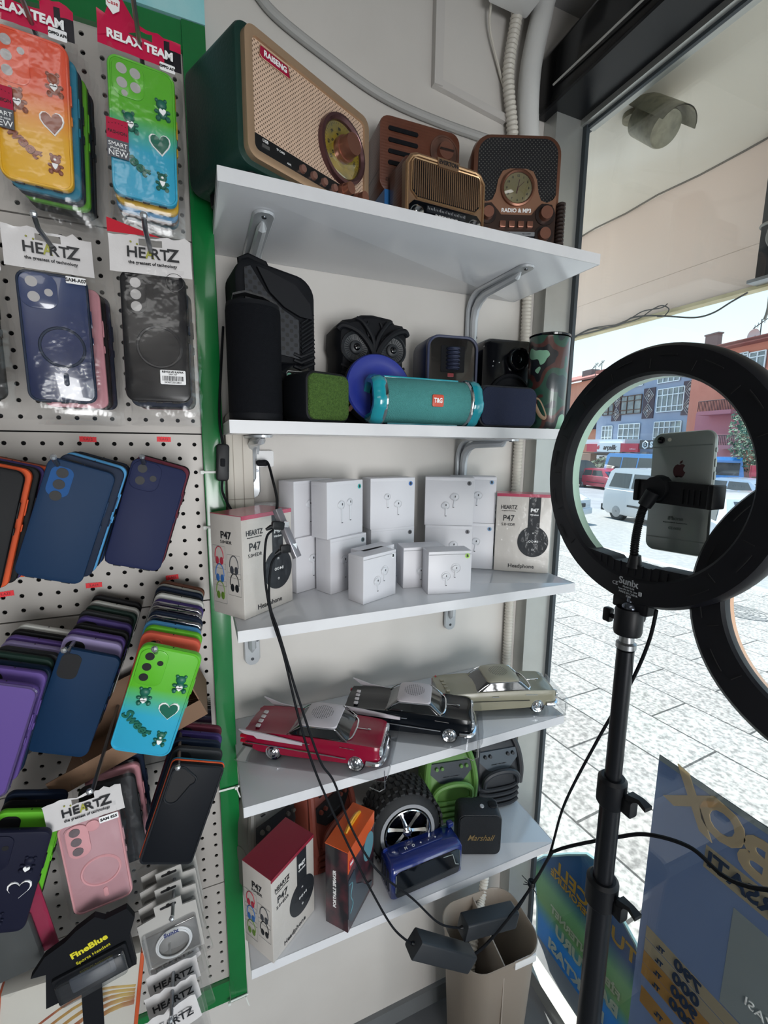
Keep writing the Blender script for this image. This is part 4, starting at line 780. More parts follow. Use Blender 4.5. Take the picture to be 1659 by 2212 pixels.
t = thing('owl_speaker', 'black speaker moulded as an owl face with two glaring eyes', 'speaker', (.329, .853, Z2), 0)
OW = [(-.062, .0), (.064, .0), (.070, .030), (.066, .060), (.068, .090), (.066, .150), (.075, .165), (.074, .190), (.066, .204), (.048, .205), (.040, .214), (.0, .218), (-.020, .216), (-.040, .207), (-.058, .203), (-.074, .186), (-.076, .155), (-.070, .140), (-.072, .110), (-.069, .075), (-.072, .05), (-.066, .03)]
def inset(P, d, cx, cz): return [(cx + (u - cx) * (1 - d), cz + (v - cz) * (1 - d)) for u, v in P]
g = G(); g.loft([[(u, y, v) for u, v in inset(OW, i, 0, .11)] for y, i in ((-.004, .10), (.004, .03), (.016, 0), (.075, 0), (.085, .06))]); g.build('body', MBLACK, t)
for sx_ in (-1, 1):
    g = G(); g.lathe([(.030, -.003), (.030, -.008), (.026, -.011), (.024, -.007), (.013, -.005), (.012, -.010), (.008, -.0125), (.001, -.0135)], c=(sx_ * .038, 0, .150), n=32); [g.cyl((sx_ * .038 + .014 * math.cos(R_(a)), -.0062, .150 + .014 * math.sin(R_(a))), (sx_ * .038 + .023 * math.cos(R_(a)), -.0080, .150 + .023 * math.sin(R_(a))), .0004, n=4) for a in range(0, 360, 12)]; e = g.build('eye', mat('eye_grey', '2a2d31', .45), t)
    g = G(); g.ell((sx_ * .038, -.0125, .150), (.007, .003, .007), 14); g.build('pupil', GBLACK, e)
    g = G(); g.tube(spline([(0, -.012, .130), (sx_ * .012, -.014, .155), (sx_ * .035, -.014, .178), (sx_ * .062, -.008, .188), (sx_ * .072, -.002, .182)], 6), .006, 8, rad=None); g.tube(spline([(0, -.010, .145), (sx_ * .006, -.012, .170), (sx_ * .024, -.010, .196), (sx_ * .036, -.004, .204)], 6), .0042, 8); g.tube(spline([(sx_ * .012, -.008, .172), (sx_ * .016, -.008, .186), (sx_ * .012, -.006, .200)], 6), .0026, 6); g.build('brow', RUB, t)
    g = G(); [g.tube(spline([(sx_ * .066, -.001, .118 - .014 * k), (sx_ * .050, -.006, .110 - .014 * k), (sx_ * .038, -.008, .100 - .014 * k)], 4), .0034, 6) for k in range(6)]; g.build('feathers', RUB, t)
g = G(); g.loft([[(-.007, -.006, .142), (.007, -.006, .142), (.007, -.016, .142), (-.007, -.016, .142)], [(-.006, -.006, .125), (.006, -.006, .125), (.006, -.020, .125), (-.006, -.020, .125)], [(-.001, -.008, .106), (.001, -.008, .106), (.001, -.014, .106), (-.001, -.014, .106)]]); g.build('beak', RUB, t)
t = thing('round_blue_speaker', 'round blue disc speaker leaning in front of the owl speaker', 'speaker', (.316, .790, Z2 + .0675), rot=(R_(-10), 0, 0))
BLU = mat('royal_blue', '1f2f8a', .5); g = G(); g.lathe([(.050, .028), (.064, .020), (.0665, .006), (.0655, -.002), (.062, -.004)], n=56); g.build('housing', MBLACK, t)
g = G(); g.lathe([(.0650, -.002), (.062, -.006), (.050, -.0062), (.048, -.0052), (.032, -.0048), (.030, -.0056), (.001, -.006)], n=56); g.build('front_cone', BLU, t)
g = G(); g.tube(spline([(-.062, 0, -.028), (-.072, -.010, -.034), (-.066, -.016, -.044), (-.056, -.004, -.036)], 6), .004, 8, flat=.35); g.build('strap', mat('brown_leather', '5c4336', .6), t)
t = thing('green_fabric_speaker', 'small black box speaker with green fabric front beside the black cylinder', 'speaker', (.203, .728, Z2), 20)
g = G(); g.rb((0, .036, .0415), .088, .081, .072, .016, .005, n=6); g.build('housing', RUB, t)
g = G(); g.rb((0, .001, .0415), .080, .073, .010, .013, .003, n=6); g.build('fabric_front', mat('green_fabric', '4a6a28', .85, bump=('vor', 700, 1.0), var=(300, .8, '33501a')), t)
t = thing('turquoise_speaker', 'turquoise cylinder speaker lying on its side with chrome rings', 'speaker', (.3885, .752, Z2 + .0440), 0, rot=(0, R_(.6), R_(-4)))
TQ = mat('turquoise_gloss', '1b93a3', .2, coat=.6)
g = G(); g.lathe([(.038, -.083), (.040, -.080), (.040, .080), (.038, .083)], ax='x', n=48); g.build('fabric_tube', mat('turquoise_fabric', '4d9a98', .8, bump=('vor', 800, .9)), t)
for s_ in (-1, 1):
    g = G(); g.lathe([(.0405, s_ * .079), (.0425, s_ * .081), (.0425, s_ * .0845), (.0405, s_ * .087)], ax='x', n=48, caps=False); g.build('chrome_ring', CHROME, t)
    g = G(); rings = []
    for x, sc_ in ((.084, 1.0), (.092, 1.06), (.102, 1.0), (.106, .90), (.106, .72), (.095, .66)):
        rings.append([(s_ * x, .041 * sc_ * math.cos(R_(7.5 * k)) * (1.07 if k % 8 in (0, 1, 2, 3) and .7 < sc_ else 1), .041 * sc_ * math.sin(R_(7.5 * k)) * (1.07 if k % 8 in (0, 1, 2, 3) and .7 < sc_ else 1)) for k in range(48)])
    g.loft(rings, c0=False, c1=False); g.build('end_ring', TQ, t)
    g = G(); g.lathe([(.030, s_ * .094), (.028, s_ * .090), (.012, s_ * .086), (.001, s_ * .090)], ax='x', n=32); g.build('end_driver', GBLACK, t)
g = G(); g.box(-.07, .07, -.006, .006, -.0440, -.038); g.build('foot_rail', TQ, t); g = G(); g.rb((-.005, 0, .0405), .15, .012, .004, .003, .001, ax='z'); g.build('button_strip', TQ, t)
g = G(); g.rb((.012, -.0405, .0), .022, .021, .003, .003, .0008); g.build('badge', mat('coral_badge', 'c9503a', .4), t); word(t, 'T&G', .0115, (.012, -.0424, .0), WINK, off=.0004, sx=.72)
t = thing('blue_rimmed_speaker', 'dark speaker with blue rim and coiled spring window behind the turquoise one', 'speaker', (.4945, .830, Z2), -8)
NB = mat('slate_blue', '252e4e', .45); W_, H_ = .116, .188
g = G(); g.rb((0, .045, H_ / 2), W_, H_, .088, .026, .010, n=6); g.build('housing', NB, t)
g = G(); g.rb((0, -.001, H_ / 2), W_ - .014, H_ - .012, .004, .020, .001, n=6); g.build('front_glass', mat('smoky_gloss', '1d1b1a', .12, coat=.8), t)
g = G(); ringframe(g, W_ - .004, H_ - .002, .025, .006, -.006, .004, cz=H_ / 2); g.build('rim', NB, t)
g = G(); g.rb((.0, -.0035, .141), .052, .052, .002, .002); w = g.build('spring_window', MBLACK, t)
for k in range(6): g = G(); g.tube([(-.012, -.0055, .123 + .0075 * k), (.012, -.0055, .123 + .0075 * k)], .0032, 8); g.torus((0, -.0045, .123 + .0075 * k), .013, .0022, ax='z', n=16, k=6); g.build('spring_coil', mat('spring_blue', '343a52', .3, .4), w)
g = G(); g.rb((-.004, -.004, .109), .013, .007, .003, .001); g.build('red_element', mat('red_lens', '8a1c26', .3), t)
g = G(); g.lathe([(.046, -.002), (.045, -.007), (.040, -.0075), (.036, -.002), (.020, .003), (.012, -.003), (.001, -.005)], c=(0, 0, .052), n=40); g.build('woofer', GBLACK, t)
t = thing('gloss_black_speaker', 'glossy black two-cone speaker behind the small navy speaker', 'speaker', (.650, .838, Z2), -6)
g = G(); g.rb((0, .05, .099), .140, .198, .096, .026, .008, n=6); g.build('housing', GBLACK, t)
g = G(); g.lathe([(.027, .000), (.026, -.006), (.023, -.0065), (.020, -.001), (.010, .002), (.007, -.003), (.001, -.0045)], c=(.018, 0, .156), n=36); g.build('tweeter', GBLACK, t)
g = G(); g.lathe([(.056, .000), (.055, -.005), (.050, -.006), (.046, -.001), (.034, .001), (.030, -.002), (.018, .003), (.014, -.003), (.001, -.006)], c=(.0, 0, .068), n=44); g.build('woofer', MBLACK, t)
for a, b in ((-.044, .148), (-.030, .146), (-.045, .138)): g = G(); g.ell((a, -.001, b), .0013, 6); g.build('indicator', WINK, t)
for k in range(4): g = G(); g.rb((-.04 + .016 * k, -.002, .092), .010, .0016, .002, .0005); g.build('switch_mark', mat('grey_mark', '9a9ca0', .4), t)
m = mat('camouflage', '1f3a33', .3, coat=.5); n = m.node_tree; b = n.nodes['Principled BSDF']; tcx = n.nodes.new('ShaderNodeTexCoord'); nz = n.nodes.new('ShaderNodeTexNoise'); nz.inputs['Scale'].default_value = 14; nz.inputs['Detail'].default_value = 1.5; crm = n.nodes.new('ShaderNodeValToRGB'); crm.color_ramp.interpolation = 'CONSTANT'
for i, (p, h) in enumerate(((0, '1a2a30'), (.38, '24483c'), (.47, '4a2824'), (.54, '181b20'), (.595, '7fae92'))):
    e = crm.color_ramp.elements[i] if i < 2 else crm.color_ramp.elements.new(p); e.position = p; e.color = hx(h)
n.links.new(tcx.outputs['Object'], nz.inputs['Vector']); n.links.new(nz.outputs[0], crm.inputs[0]); n.links.new(crm.outputs[0], b.inputs['Base Color'])
t = thing('camouflage_speaker', 'camouflage patterned cylinder speaker at the window end of the shelf', 'speaker', (.690, .766, Z2))
g = G(); rings = []
for z, r in ((0, .036), (.004, .0385), (.10, .0400), (.185, .0405), (.1895, .040)): rings.append([(r * math.cos(R_(10 * k)), r * math.sin(R_(10 * k)), z - (.004 * abs(math.sin(R_(10 * k))) * (z > .18))) for k in range(36)])
g.loft(rings); g.build('body', m, t)
g = G(); g.lathe([(.0405, .188), (.0415, .1915), (.039, .193), (.034, .189), (.001, .187)], ax='z', n=36); g.build('top_rim', GBLACK, t)
t = thing('small_navy_speaker', 'small navy box speaker with brown wrist strap, beside the camouflage one', 'speaker', (.5605, .722, Z2), -4)
NVY = mat('navy_fabric', '141f3c', .8, bump=('vor', 900, .5))
g = G(); g.rb((0, .022, .0405), .130, .079, .044, .018, .007, n=6); g.build('housing', mat('navy_rubber', '191d28', .6), t); g = G(); g.rb((0, .0, .0405), .122, .071, .006, .015, .002, n=6); g.build('fabric_front', NVY, t)
g = G(); g.tube(spline([(.064, .018, .062), (.080, .014, .058), (.094, .010, .030), (.090, .008, .022), (.080, .012, .030), (.066, .018, .060)], 8), .0035, 6, flat=.3); g.build('wrist_strap', mat('tan_strap', '8a7058', .6), t)
# ------------------------------------------------------------------ headphone cartons and earbud boxes
CARD = mat('glossy_carton', 'c4bfb9', .35, coat=.1, bump=('noise', 25, .5)); REDT = mat('carton_red', '8e2338', .4, coat=.1, bump=('noise', 25, .4))
def mini_headset(g, x, z, s, mi, face='left', dx=0.0):
    P = [(x + s * .42 * math.cos(R_(a)), z + s * (.15 + .72 * math.sin(R_(a)))) for a in range(-8, 189, 14)]
    f = (lambda u, v, d: (-dx - d, -u, v)) if face == 'left' else (lambda u, v, d: (u, -d, v))
    g.tube([f(u, v, .0) for u, v in P], .0008, 5, mi)
    for k in (-1, 1): c = f(x + k * s * .22, z - s * .12, 0); g.ell(c, (.0006, s * .19, s * .28) if face == 'left' else (s * .19, .0006, s * .28), 10, mi)
def p47(name, label, loc, yaw, W_, D_, H_, pink=False, rx=0):
    t = thing(name, label, 'headphone box', loc, yaw, 'headphone cartons')
    g = G(); g.rb((0, D_ / 2, H_ / 2), W_, H_, D_, .0015, .001); g.build('carton', CARD, t)
    g = G(); g.box(-W_ / 2, W_ / 2, 0, D_, H_ - .0002, H_ + .0008); g.box(-W_ / 2, W_ / 2, -.0006, .0004, H_ - .006, H_ + .0008); g.build('red_top', REDT if not pink else mat('carton_pink', 'b03a58', .3, coat=.5), t)
    e = -.0006; bx = W_ * .19
    g = G(); g.box(bx - .013, bx + .013, e, .0003, H_ * .52, H_ - .006); g.lathe([(.034, .0003), (.034, e - .0002)], c=(bx, 0, H_ * .40), n=40, sc=(1, 1.06)); h = g.build('printed_headphone', mat('print_black', '22262b', .5, spec=.3), t)
    word(h, 'P47', .0115, (bx, e - .0003, H_ * .80), WINK, off=.0004); word(h, 'Wireless', .0052, (bx, e - .0003, H_ * .745), WINK, off=.0001)
    g = G(); g.torus((bx - .007, e - .0004, H_ * .405), .0022, .0005, n=12, k=4); g.torus((bx - .001, e - .0004, H_ * .405), .0022, .0005, n=12, k=4); g.poly([(bx + .004, H_ * .405 + .0025), (bx + .008, H_ * .405), (bx + .004, H_ * .405 - .0025)], e - .0006, e); g.box(bx + .009, bx + .0098, e - .0006, e, H_ * .39, H_ * .42); g.box(bx + .0108, bx + .0116, e - .0006, e, H_ * .39, H_ * .42); g.torus((bx, e - .0004, H_ * .30), .0018, .0004, n=12, k=4); g.build('printed_controls', WINK, h)
    word(h, 'M', .005, (bx, e - .0004, H_ * .51), WINK)
    o = word(t, 'HEARTZ', .0125, (-W_ * .27, e, H_ * .83), INK, off=.0002, sx=.78, name='brand_print'); word(t, 'the greatest of technology', .0030, (-W_ * .27, e, H_ * .787), INK, name='print')
    word(t, 'P47', .019, (-W_ * .27, e, H_ * .69), INK, off=.0002, sx=.9, name='model_print'); word(t, '5.0+EDR', .0085, (-W_ * .27, e, H_ * .61), INK, name='print')
    word(t, 'Headphone', .0125, (.0, e, H_ * .075), INK, off=.0001, name='print')
    X = -W_ / 2 - .0004
    word(t, 'P47', .017, (X, D_ * .5, H_ * .80), INK, face='left', off=.0004, name='side_print'); word(t, '5.0+EDR', .0075, (X, D_ * .5, H_ * .735), INK, face='left', name='side_print')
    cols = ('a3283e', '3a3d44', '2b5fa0', '16181c', '5a7a2c'); s = min(D_ * .36, .026)
    for k in range(5):
        g = G(); cx = -D_ * (.74 if k % 2 == 0 else .27); cz = H_ * (.56 - .175 * (k // 2)) - (.012 if k % 2 else 0); mini_headset(g, cx, cz, s * .95, 0, 'left', W_ / 2 + .0004); b = g.build('printed_headset', mat('print_' + cols[k], cols[k], .35), t)
        if True: q = G(); q.tube([(X, -cx + u, cz + .003 + v) for u, v in rr(s * 1.22, s * 1.5, .001, 1)], .00025, 4, closed=True); q.build('print_frame', mat('thin_grey', '8a8a8a', .5), b)
    g = G(); rnd = random.Random(label); n = 8; m = 12
    vs = [((-.5 + i / n) * (W_ + .001), -.0016 + rnd.uniform(-.0008, .0004), H_ * (j / m)) for j in range(m + 1) for i in range(n + 1)]; g.add(vs, [(j * (n + 1) + i, j * (n + 1) + i + 1, (j + 1) * (n + 1) + i + 1, (j + 1) * (n + 1) + i) for j in range(m) for i in range(n)]); g.build('shrink_wrap', film('shrink_wrap', gloss=.02, rough=.15, bump=(50, .8)), t, smooth=60)
    return t
p47('headphone_box', 'white headphone box with red top on the earbud shelf, left end', (.1055, .771, Z3), 36.5, .116, .076, .174, pink=True)
p47('headphone_box', 'white headphone box at the window end of the earbud shelf', (.683, .806, Z3), -34, .122, .05, .182, pink=True)
p47('headphone_box', 'white headphone box with red top at the left end of the lowest shelf', (.1274, .7235, Z5), 35.5, .112, .074, .174)

LIDG = mat('pale_grey_print', 'b9bbbf', .4); PAPW = mat('earbud_card', 'cfcfd4', .4)
def airbox(kind, label, loc, yaw, W_=.106, D_=.043, H_=.110, dot='5e6166', group='white earbud boxes'):
    t = thing('earbud_box', label, 'box', loc, yaw, group)
    g = G(); g.rb((0, D_ / 2, H_ * .42), W_, H_ * .84, D_, .0012, .0006); g.build('base', PAPW, t)
    g = G(); g.rb((0, D_ / 2, H_ * .47 + .0), W_ + .0006, H_ * .94, D_ + .0006, .0012, .0006); g.rb((0, D_ / 2, H_ - .004), W_ + .0006, .008, D_ + .0006, .0012, .0008); g.build('sleeve', PAPW, t)
    b = G(); d = G(); y = -.0009; S = H_ / .11
    def bud(x, z, r, L, lean=0, head='round'):
        b.X = Matrix.Translation((x, y, z)) @ Matrix.Rotation(R_(lean), 4, 'Y') @ Matrix.Diagonal((S, 1, S, 1)); d.X = b.X
        b.ell((0, 0, 0), (.0085 * r, .0012, .0078 * r), 16); b.rb((0.001, 0, -.006 - L / 2), .0042, L, .0012, .002, .0004); b.ell((-.006 * r, 0, -.001), (.0045 * r, .0011, .0055 * r), 10)
        d.rb((.001, -.0012, .001), .0026, .0048, .0006, .0013); d.rb((.001, -.0009, -.006 - L), .0036, .0014, .0006, .0005)
    if kind == 'classic': bud(-.012, .064 * S, 1, .030); bud(.012, .067 * S, .85, .030)
    elif kind == 'short': bud(-.014, .070 * S, .8, .018); bud(.012, .053 * S, .95, .018)
    else: bud(-.008, .046 * S, 1, .018); bud(.012, .066 * S, 1.05, .018, 8)
    b.X = d.X = None; e = b.build('printed_earbuds', mat('print_light_grey', 'c9cbd0', .35, bump=('noise', 90, .2)), t); d.build('printed_details', mat('print_dark', '3b3c41', .4), e)
    g = G(); [g.torus((u, y, v), r_, .00025, n=20, k=4) for u, v, r_ in (((-.012, .064 * S, .009), (.012, .067 * S, .008)) if kind == 'classic' else ((-.014, .070 * S, .0075), (.012, .053 * S, .009)) if kind == 'short' else ((-.008, .046 * S, .0092), (.012, .066 * S, .0096)))]; g.build('printed_outline', LIDG, e)
    g = G(); g.cyl((W_ * .40, -.0009, H_ * .88), (W_ * .40, .0002, H_ * .88), .0050, n=20); s = g.build('round_sticker', mat('sticker_' + dot, dot, .4), t); word(s, 'B', .0075, (W_ * .40, -.0012, H_ * .88), INK, off=.0004)
    return t
HB = .1095
gA = 'stacked white earbud boxes'
airbox('classic', 'white earbud box behind and left of the first stack, lower one', (.214, .862, Z3), 26, dot='5e6166')
airbox('classic', 'white earbud box behind and left of the first stack, upper one', (.211, .870, Z3 + HB), 30, dot='5e6166')
airbox('classic', 'white earbud box with two long-stemmed buds, lower of the first stack', (.2705, .829, Z3), 25.5, W_=.098, dot='6b7f86')
airbox('classic', 'white earbud box with two long-stemmed buds and teal dot, top of the first stack', (.2655, .835, Z3 + HB), 29, W_=.102, dot='3fb0ac')
airbox('short', 'white earbud box lower of the second stack from the left', (.3905, .883, Z3), 3, dot='6b6d72')
airbox('short', 'white earbud box with small buds and blue dot, top of the second stack', (.3885, .881, Z3 + HB), 4, W_=.108, dot='3a6fb5')
airbox('pro', 'white earbud box lower of the middle stack, behind the green-dotted box', (.5195, .862, Z3), -28, dot='7c7e84')
airbox('pro', 'white earbud box with silicone-tip buds, top of the middle stack', (.521, .866, Z3 + HB), -27, W_=.109, dot='6a6d74')
airbox('pro', 'white earbud box of the rear stack beside the right headphone box, lower one', (.588, .874, Z3), -30, dot='7da3c8')
airbox('pro', 'white earbud box of the rear stack beside the right headphone box, upper one', (.590, .876, Z3 + HB), -30, dot='7da3c8')
gB = 'small loose earbud boxes'
airbox('pro', 'small white earbud box standing angled in front, white dot', (.3070, .752, Z3), 24, .088, .040, .090, 'dfe3e6', gB)
airbox('pro', 'small white earbud box hidden behind the angled front one', (.322, .792, Z3), 26, .088, .036, .090, 'dfe3e6', gB)
airbox('pro', 'small white earbud box standing front right with green dot', (.4477, .733, Z3), -12, .088, .042, .086, 'a8d95a', gB)
airbox('pro', 'small white earbud box partly behind the green-dotted one', (.4194, .787, Z3), -8, .090, .045, .085, '8a8c90', gB)

# ------------------------------------------------------------------ USB hub, its cords, power bricks
pA = at_y(598, 1100, .722); pB = at_y(642, 1204, .700)
t = thing('usb_hub', 'grey aluminium USB hub hanging in front of the left headphone box', 'usb hub', (pA + pB) / 2)
d = (pB - pA); L = d.length; t.rotation_euler = d.to_track_quat('Z', 'Y').to_euler()
g = G(); g.rb((0, 0, 0), .0175, .0095, L, .003, .001, ax='z'); g.build('aluminium_body', mat('space_grey', '8c8a90', .3, .6), t)
hub = t
g = G(); k0 = at_y(568, 1000, .93); g.tube(spline([tuple(k0 + Vector((-.012, -.006, .0))), tuple(k0 + Vector((-.004, -.012, .004))), tuple(k0 + Vector((.008, -.012, .0))), tuple(at_y(590, 1040, .88)), tuple(at_y(598, 1075, .78)), tuple(pA)], 10), .0026, 8); g.rb(tuple(k0 + Vector((-.002, -.004, 0))), .022, .012, .016, .005, .002); tag(g.build('hub_cable', MBLACK), 'short thick black cable from the wall socket to the USB hub', 'cable')
def cord(P, label, r=.0019, name='black_cord'):
    g = G(); g.tube(spline([tuple(at_y(*p)) for p in P], 8), r, 7); return tag(g.build(name, MBLACK), label, 'cable')
for i, (px, py) in enumerate(((600, 1135), (618, 1185))):
    c = at_y(px, py, .70); t = thing('usb_plug', ('upper', 'lower')[i] + ' black USB plug in the side of the hub', 'plug', c, group='usb plugs in the hub'); t.rotation_euler = (0, R_(10 - 8 * i), R_(12))
    g = G(); g.rb((0, 0, 0), .020, .013, .008, .003, .001); g.build('grip', BLACK, t); g = G(); g.rb((.013, 0, .003), .009, .009, .0045, .0006); g.build('metal_shell', CHROME, t); g = G(); g.cyl((-.010, 0, -.003), (-.018, 0, -.008), .004, .0022, 10); g.build('strain_relief', BLACK, t)
cord([(590, 1145, .70), (575, 1165, .69), (572, 1240, .68), (585, 1325, .675), (612, 1412, .655), (640, 1530, .64), (665, 1620, .64), (695, 1700, .64), (745, 1810, .635), (800, 1920, .62), (850, 2005, .605), (893, 2042, .60)], 'black cord from the hub down to the lower left power brick')
cord([(606, 1195, .70), (586, 1220, .69), (582, 1300, .68), (600, 1360, .665), (624, 1440, .65), (642, 1500, .64), (690, 1640, .64), (722, 1690, .64), (760, 1790, .635), (815, 1880, .625), (890, 1940, .62), (950, 1995, .615), (1000, 2005, .615)], 'black cord from the hub down to the upper right power brick')
def brick(a, b, y0, y1, label):
    A = at_y(*a, y0); B = at_y(*b, y1); t = thing('power_brick', label, 'power adapter', (A + B) / 2, group='hanging power bricks'); t.rotation_euler = ((B - A)).to_track_quat('X', 'Z').to_euler(); L = (B - A).length
    g = G(); g.rb((0, 0, 0), .031, .036, L, .004, .002, ax='x'); g.build('casing', mat('brick_black', '1e2227', .55), t)
    g = G(); g.cyl((-L / 2 - .006, 0, 0), (-L / 2 + .001, 0, 0), .0025, .004, 8); g.build('strain_relief', BLACK, t); g = G(); g.cyl((L / 2 + .008, 0, 0), (L / 2 - .001, 0, 0), .0025, .005, 8); g.build('strain_relief', BLACK, t)
    g = G(); g.rb((L / 2, 0, 0), .029, .034, .0012, .004, .0004, ax='x'); g.build('end_plate', mat('silver_edge', '8d9296', .3, .6), t); return t
brick((893, 2038), (1012, 2070), .60, .60, 'black power brick hanging left, over the rim of the waste bin')
brick((999, 2003), (1108, 1975), .615, .615, 'black power brick hanging right, over the waste bin')
g = G(); K = at_x(1148, 1912, .60)
def pc(P, label, r=.0021): g = G(); g.tube(spline([tuple(p) for p in P], 10), r, 7); return tag(g.build('black_cord', MBLACK), label, 'cable')
K2 = at_x(1185, 1850, .57)
pc([at_y(1108, 1978, .615), at_y(1130, 1945, .61), K, K2, at_x(1218, 1740, .54), at_x(1290, 1600, .505), at_x(1360, 1480, .485), at_x(1400, 1390, .475), at_x(1418, 1318, .470)], 'black cord rising from the knot to the back of the ring light')
pc([at_y(1012, 2070, .60), at_y(1050, 2040, .60), at_y(1105, 1975, .60), K + Vector((.002, -.001, 0)), K2 + Vector((.003, 0, 0)), at_x(1200, 1838, .56), at_x(1240, 1826, .56), at_x(1330, 1809, .56), at_x(1400, 1803, .565), at_x(1490, 1830, .58), at_x(1560, 1890, .585), at_x(1620, 1916, .58), at_x(1700, 1925, .57)], 'black cord from the knot across the tripod pole to the right edge', .0027)
g = G(); [g.torus(tuple(K + Vector((0, 0, .003 * k))), .0065, .0011, ax='z', n=14, k=5) for k in range(4)]; [g.tube([tuple(K), tuple(K + Vector(v))], .0008, 5) for v in ((-.016, .012, .018), (-.006, .014, -.004), (.004, -.012, -.012), (-.018, .004, .006), (.0, -.014, -.004))]; tag(g.build('twist_tie', BLACK), 'black twist tie knotting the two cords above the waste bin', 'twist tie')

# ------------------------------------------------------------------ toy car speakers
def toy_car(label, rear, front, paint, roofm, fins=True, style=0, yawfix=0, lift=.004):
    """rear/front: floor points of the near-side wheels. local X forward, +Y left side"""
    r = Vector(rear); f = Vector(front); d = (f - r); wb = d.length; a = math.degrees(math.atan2(d.y, d.x)); hw = .046
    t = thing('toy_car_speaker', label, 'toy car', (0, 0, 0)); dn = d.normalized(); side = Vector((-dn.y, dn.x, 0))
    c = r + d * .5 + side * hw; t.location = (c.x, c.y, Z4 + lift); t.rotation_euler = (0, 0, R_(a))
    xr, xf = -wb / 2, wb / 2
    SL = [(xr - .060, .026, .036, .0), (xr - .058, .018, .045, .0), (xr - .030, .010, .0475, .003), (xr, .009, .0475, .006), (xr + .04, .008, .0470, .007), (0, .008, .0465, .007), (xf - .03, .009, .0470, .006), (xf, .010, .0475, .004), (xf + .032, .014, .0465, .0), (xf + .042, .017, .0440, -.004), (xf + .044, .020, .042, -.007)]
    g = G(); rings = []
    for x, zb, w, up in SL:
        zt = .050 + up * .45
        rings.append([(x, -w * .80, zb), (x, -w * .97, zb + .003), (x, -w, zb + .010), (x, -w * .985, .034), (x, -w * .99, zt - .006), (x, -w * .93, zt), (x, -w * .72, zt - .0015), (x, -w * .3, zt + .0012), (x, w * .3, zt + .0012), (x, w * .72, zt - .0015), (x, w * .93, zt), (x, w * .99, zt - .006), (x, w * .985, .034), (x, w, zb + .010), (x, w * .97, zb + .003), (x, w * .80, zb)])
    g.loft(rings); body = g.build('body', paint, t, smooth=50)
    # cabin: glass lofted upwards, roof cap
    c0, c1 = xr + .030, xf - .022
    def crng(x0, x1, w, z, r): return [((x0 + x1) / 2 + u, v, z) for u, v in rr(x1 - x0, 2 * w, r, 5)]
    g = G(); g.loft([crng(c0 - .004, c1 + .006, .0405, .051, .010), crng(c0 + .006, c1 - .004, .0395, .060, .010), crng(c0 + .024, c1 - .020, .0360, .074, .012)]); g.build('windows', mat('smoked_window', '14171a', .08, coat=1.0), t)
    rx0, rx1 = c0 + .020, c1 - .018
    g = G(); g.loft([crng(rx0, rx1, .0375, .0715, .010), crng(rx0 + .001, rx1 - .001, .0375, .0745, .012), crng(rx0 + .010, rx1 - .010, .032, .0790, .014), crng(rx0 + .022, rx1 - .022, .018, .0805, .012)]); g.build('roof', roofm, t)
    for s in (-1, 1):
        g = G(); g.tube([(c0 - .004, s * .041, .0520), (c0 + .012, s * .0405, .064), (rx0 + .006, s * .0385, .0715), (rx1 - .004, s * .0385, .0725), (rx1 + .001, s * .0385, .0705), (c1 + .004, s * .0415, .0520)], .0010, 6); g.tube([(c0 - .004, s * .0425, .0520), (c1 + .004, s * .0425, .0522)], .0009, 6); g.build('window_chrome', CHROME, t)
        g = G(); g.rb((xr + .066 + (.0), s * .0478, .0435), .016, .0016, .002, .0008); g.build('door_handle', CHROME, t)
        g = G(); g.tube([(xr - .055, s * .0475, .031), (xr + .03, s * .0485, .0285), (xf - .018, s * .0483, .0235)] if style == 0 else [(xr + .01, s * .048, .034), (xf - .02, s * .048, .031)], .0012 if style == 0 else .0007, 6); g.build('side_trim', CHROME if style == 0 else mat('dark_trim', '3a3d3a', .3, .5), t)
        if fins:
            g = G(); P = [(xr - .063, .062), (xr - .052, .0545), (xr - .036, .0475), (xr - .030, .0425), (xr + .060, .040), (xr + .060, .0455), (xr + .02, .050), (xr - .02, .0545)]; g.loft([[(u, s * (.0480 + (.006 if u < xr - .04 else 0)), v) for u, v in P], [(u, s * (.0505 + (.007 if u < xr - .04 else 0)), v) for u, v in P]]); g.build('tail_fin', mat('fin_white', 'b9b2b8', .35, coat=.4), t)
            g = G(); [g.cyl((xr - .054, s * .043, z_), (xr - .066, s * .043, z_), .0045, .0038, 12) for z_ in (.040, .030)]; g.build('tail_light', mat('tail_red', 'a3142c', .15, coat=.8), t)
        else:
            g = G(); g.loft([[(xr - .060, s * .041 + u, .036 + v) for u, v in rr(.008, .018, .003, 3)], [(xr - .050, s * .041 + u, .044 + v) for u, v in rr(.008, .018, .003, 3)]]); g.build('tail_light', mat('tail_red', 'a3142c', .15, coat=.8), t)
        for x in (xr, xf):
            g = G(); g.lathe([(.0165, s * .046), (.0175, s * .043), (.0175, s * .036), (.016, s * .034)], c=(x, 0, .0155), n=28); w = g.build('wheel', BLACK, t)
            g = G(); g.lathe([(.0150, s * .0462), (.0140, s * .0482), (.0115, s * .0470), (.0085, s * .0488), (.006, s * .0478), (.0035, s * .0500), (.0005, s * .0502)], c=(x, 0, .0155), n=28); g.build('hubcap', CHROME, w)
    g = G(); rings = [[(c1 + .005, s_ * .040 * 1, .0515) for s_ in (1,)]]
    g = G(); g.tube(spline([(c1 - .001, -.0405, .0525), (c1 + .010, -.028, .0530), (c1 + .013, 0, .0533), (c1 + .010, .028, .0530), (c1 - .001, .0405, .0525)], 6), .0017, 6); g.build('windscreen_chrome', CHROME, t)
    g = G(); g.tube([(c1 + .004, y_, .0535 if abs(y_) > .02 else .054) for y_ in (-.03, 0, .03)], .0008, 5)
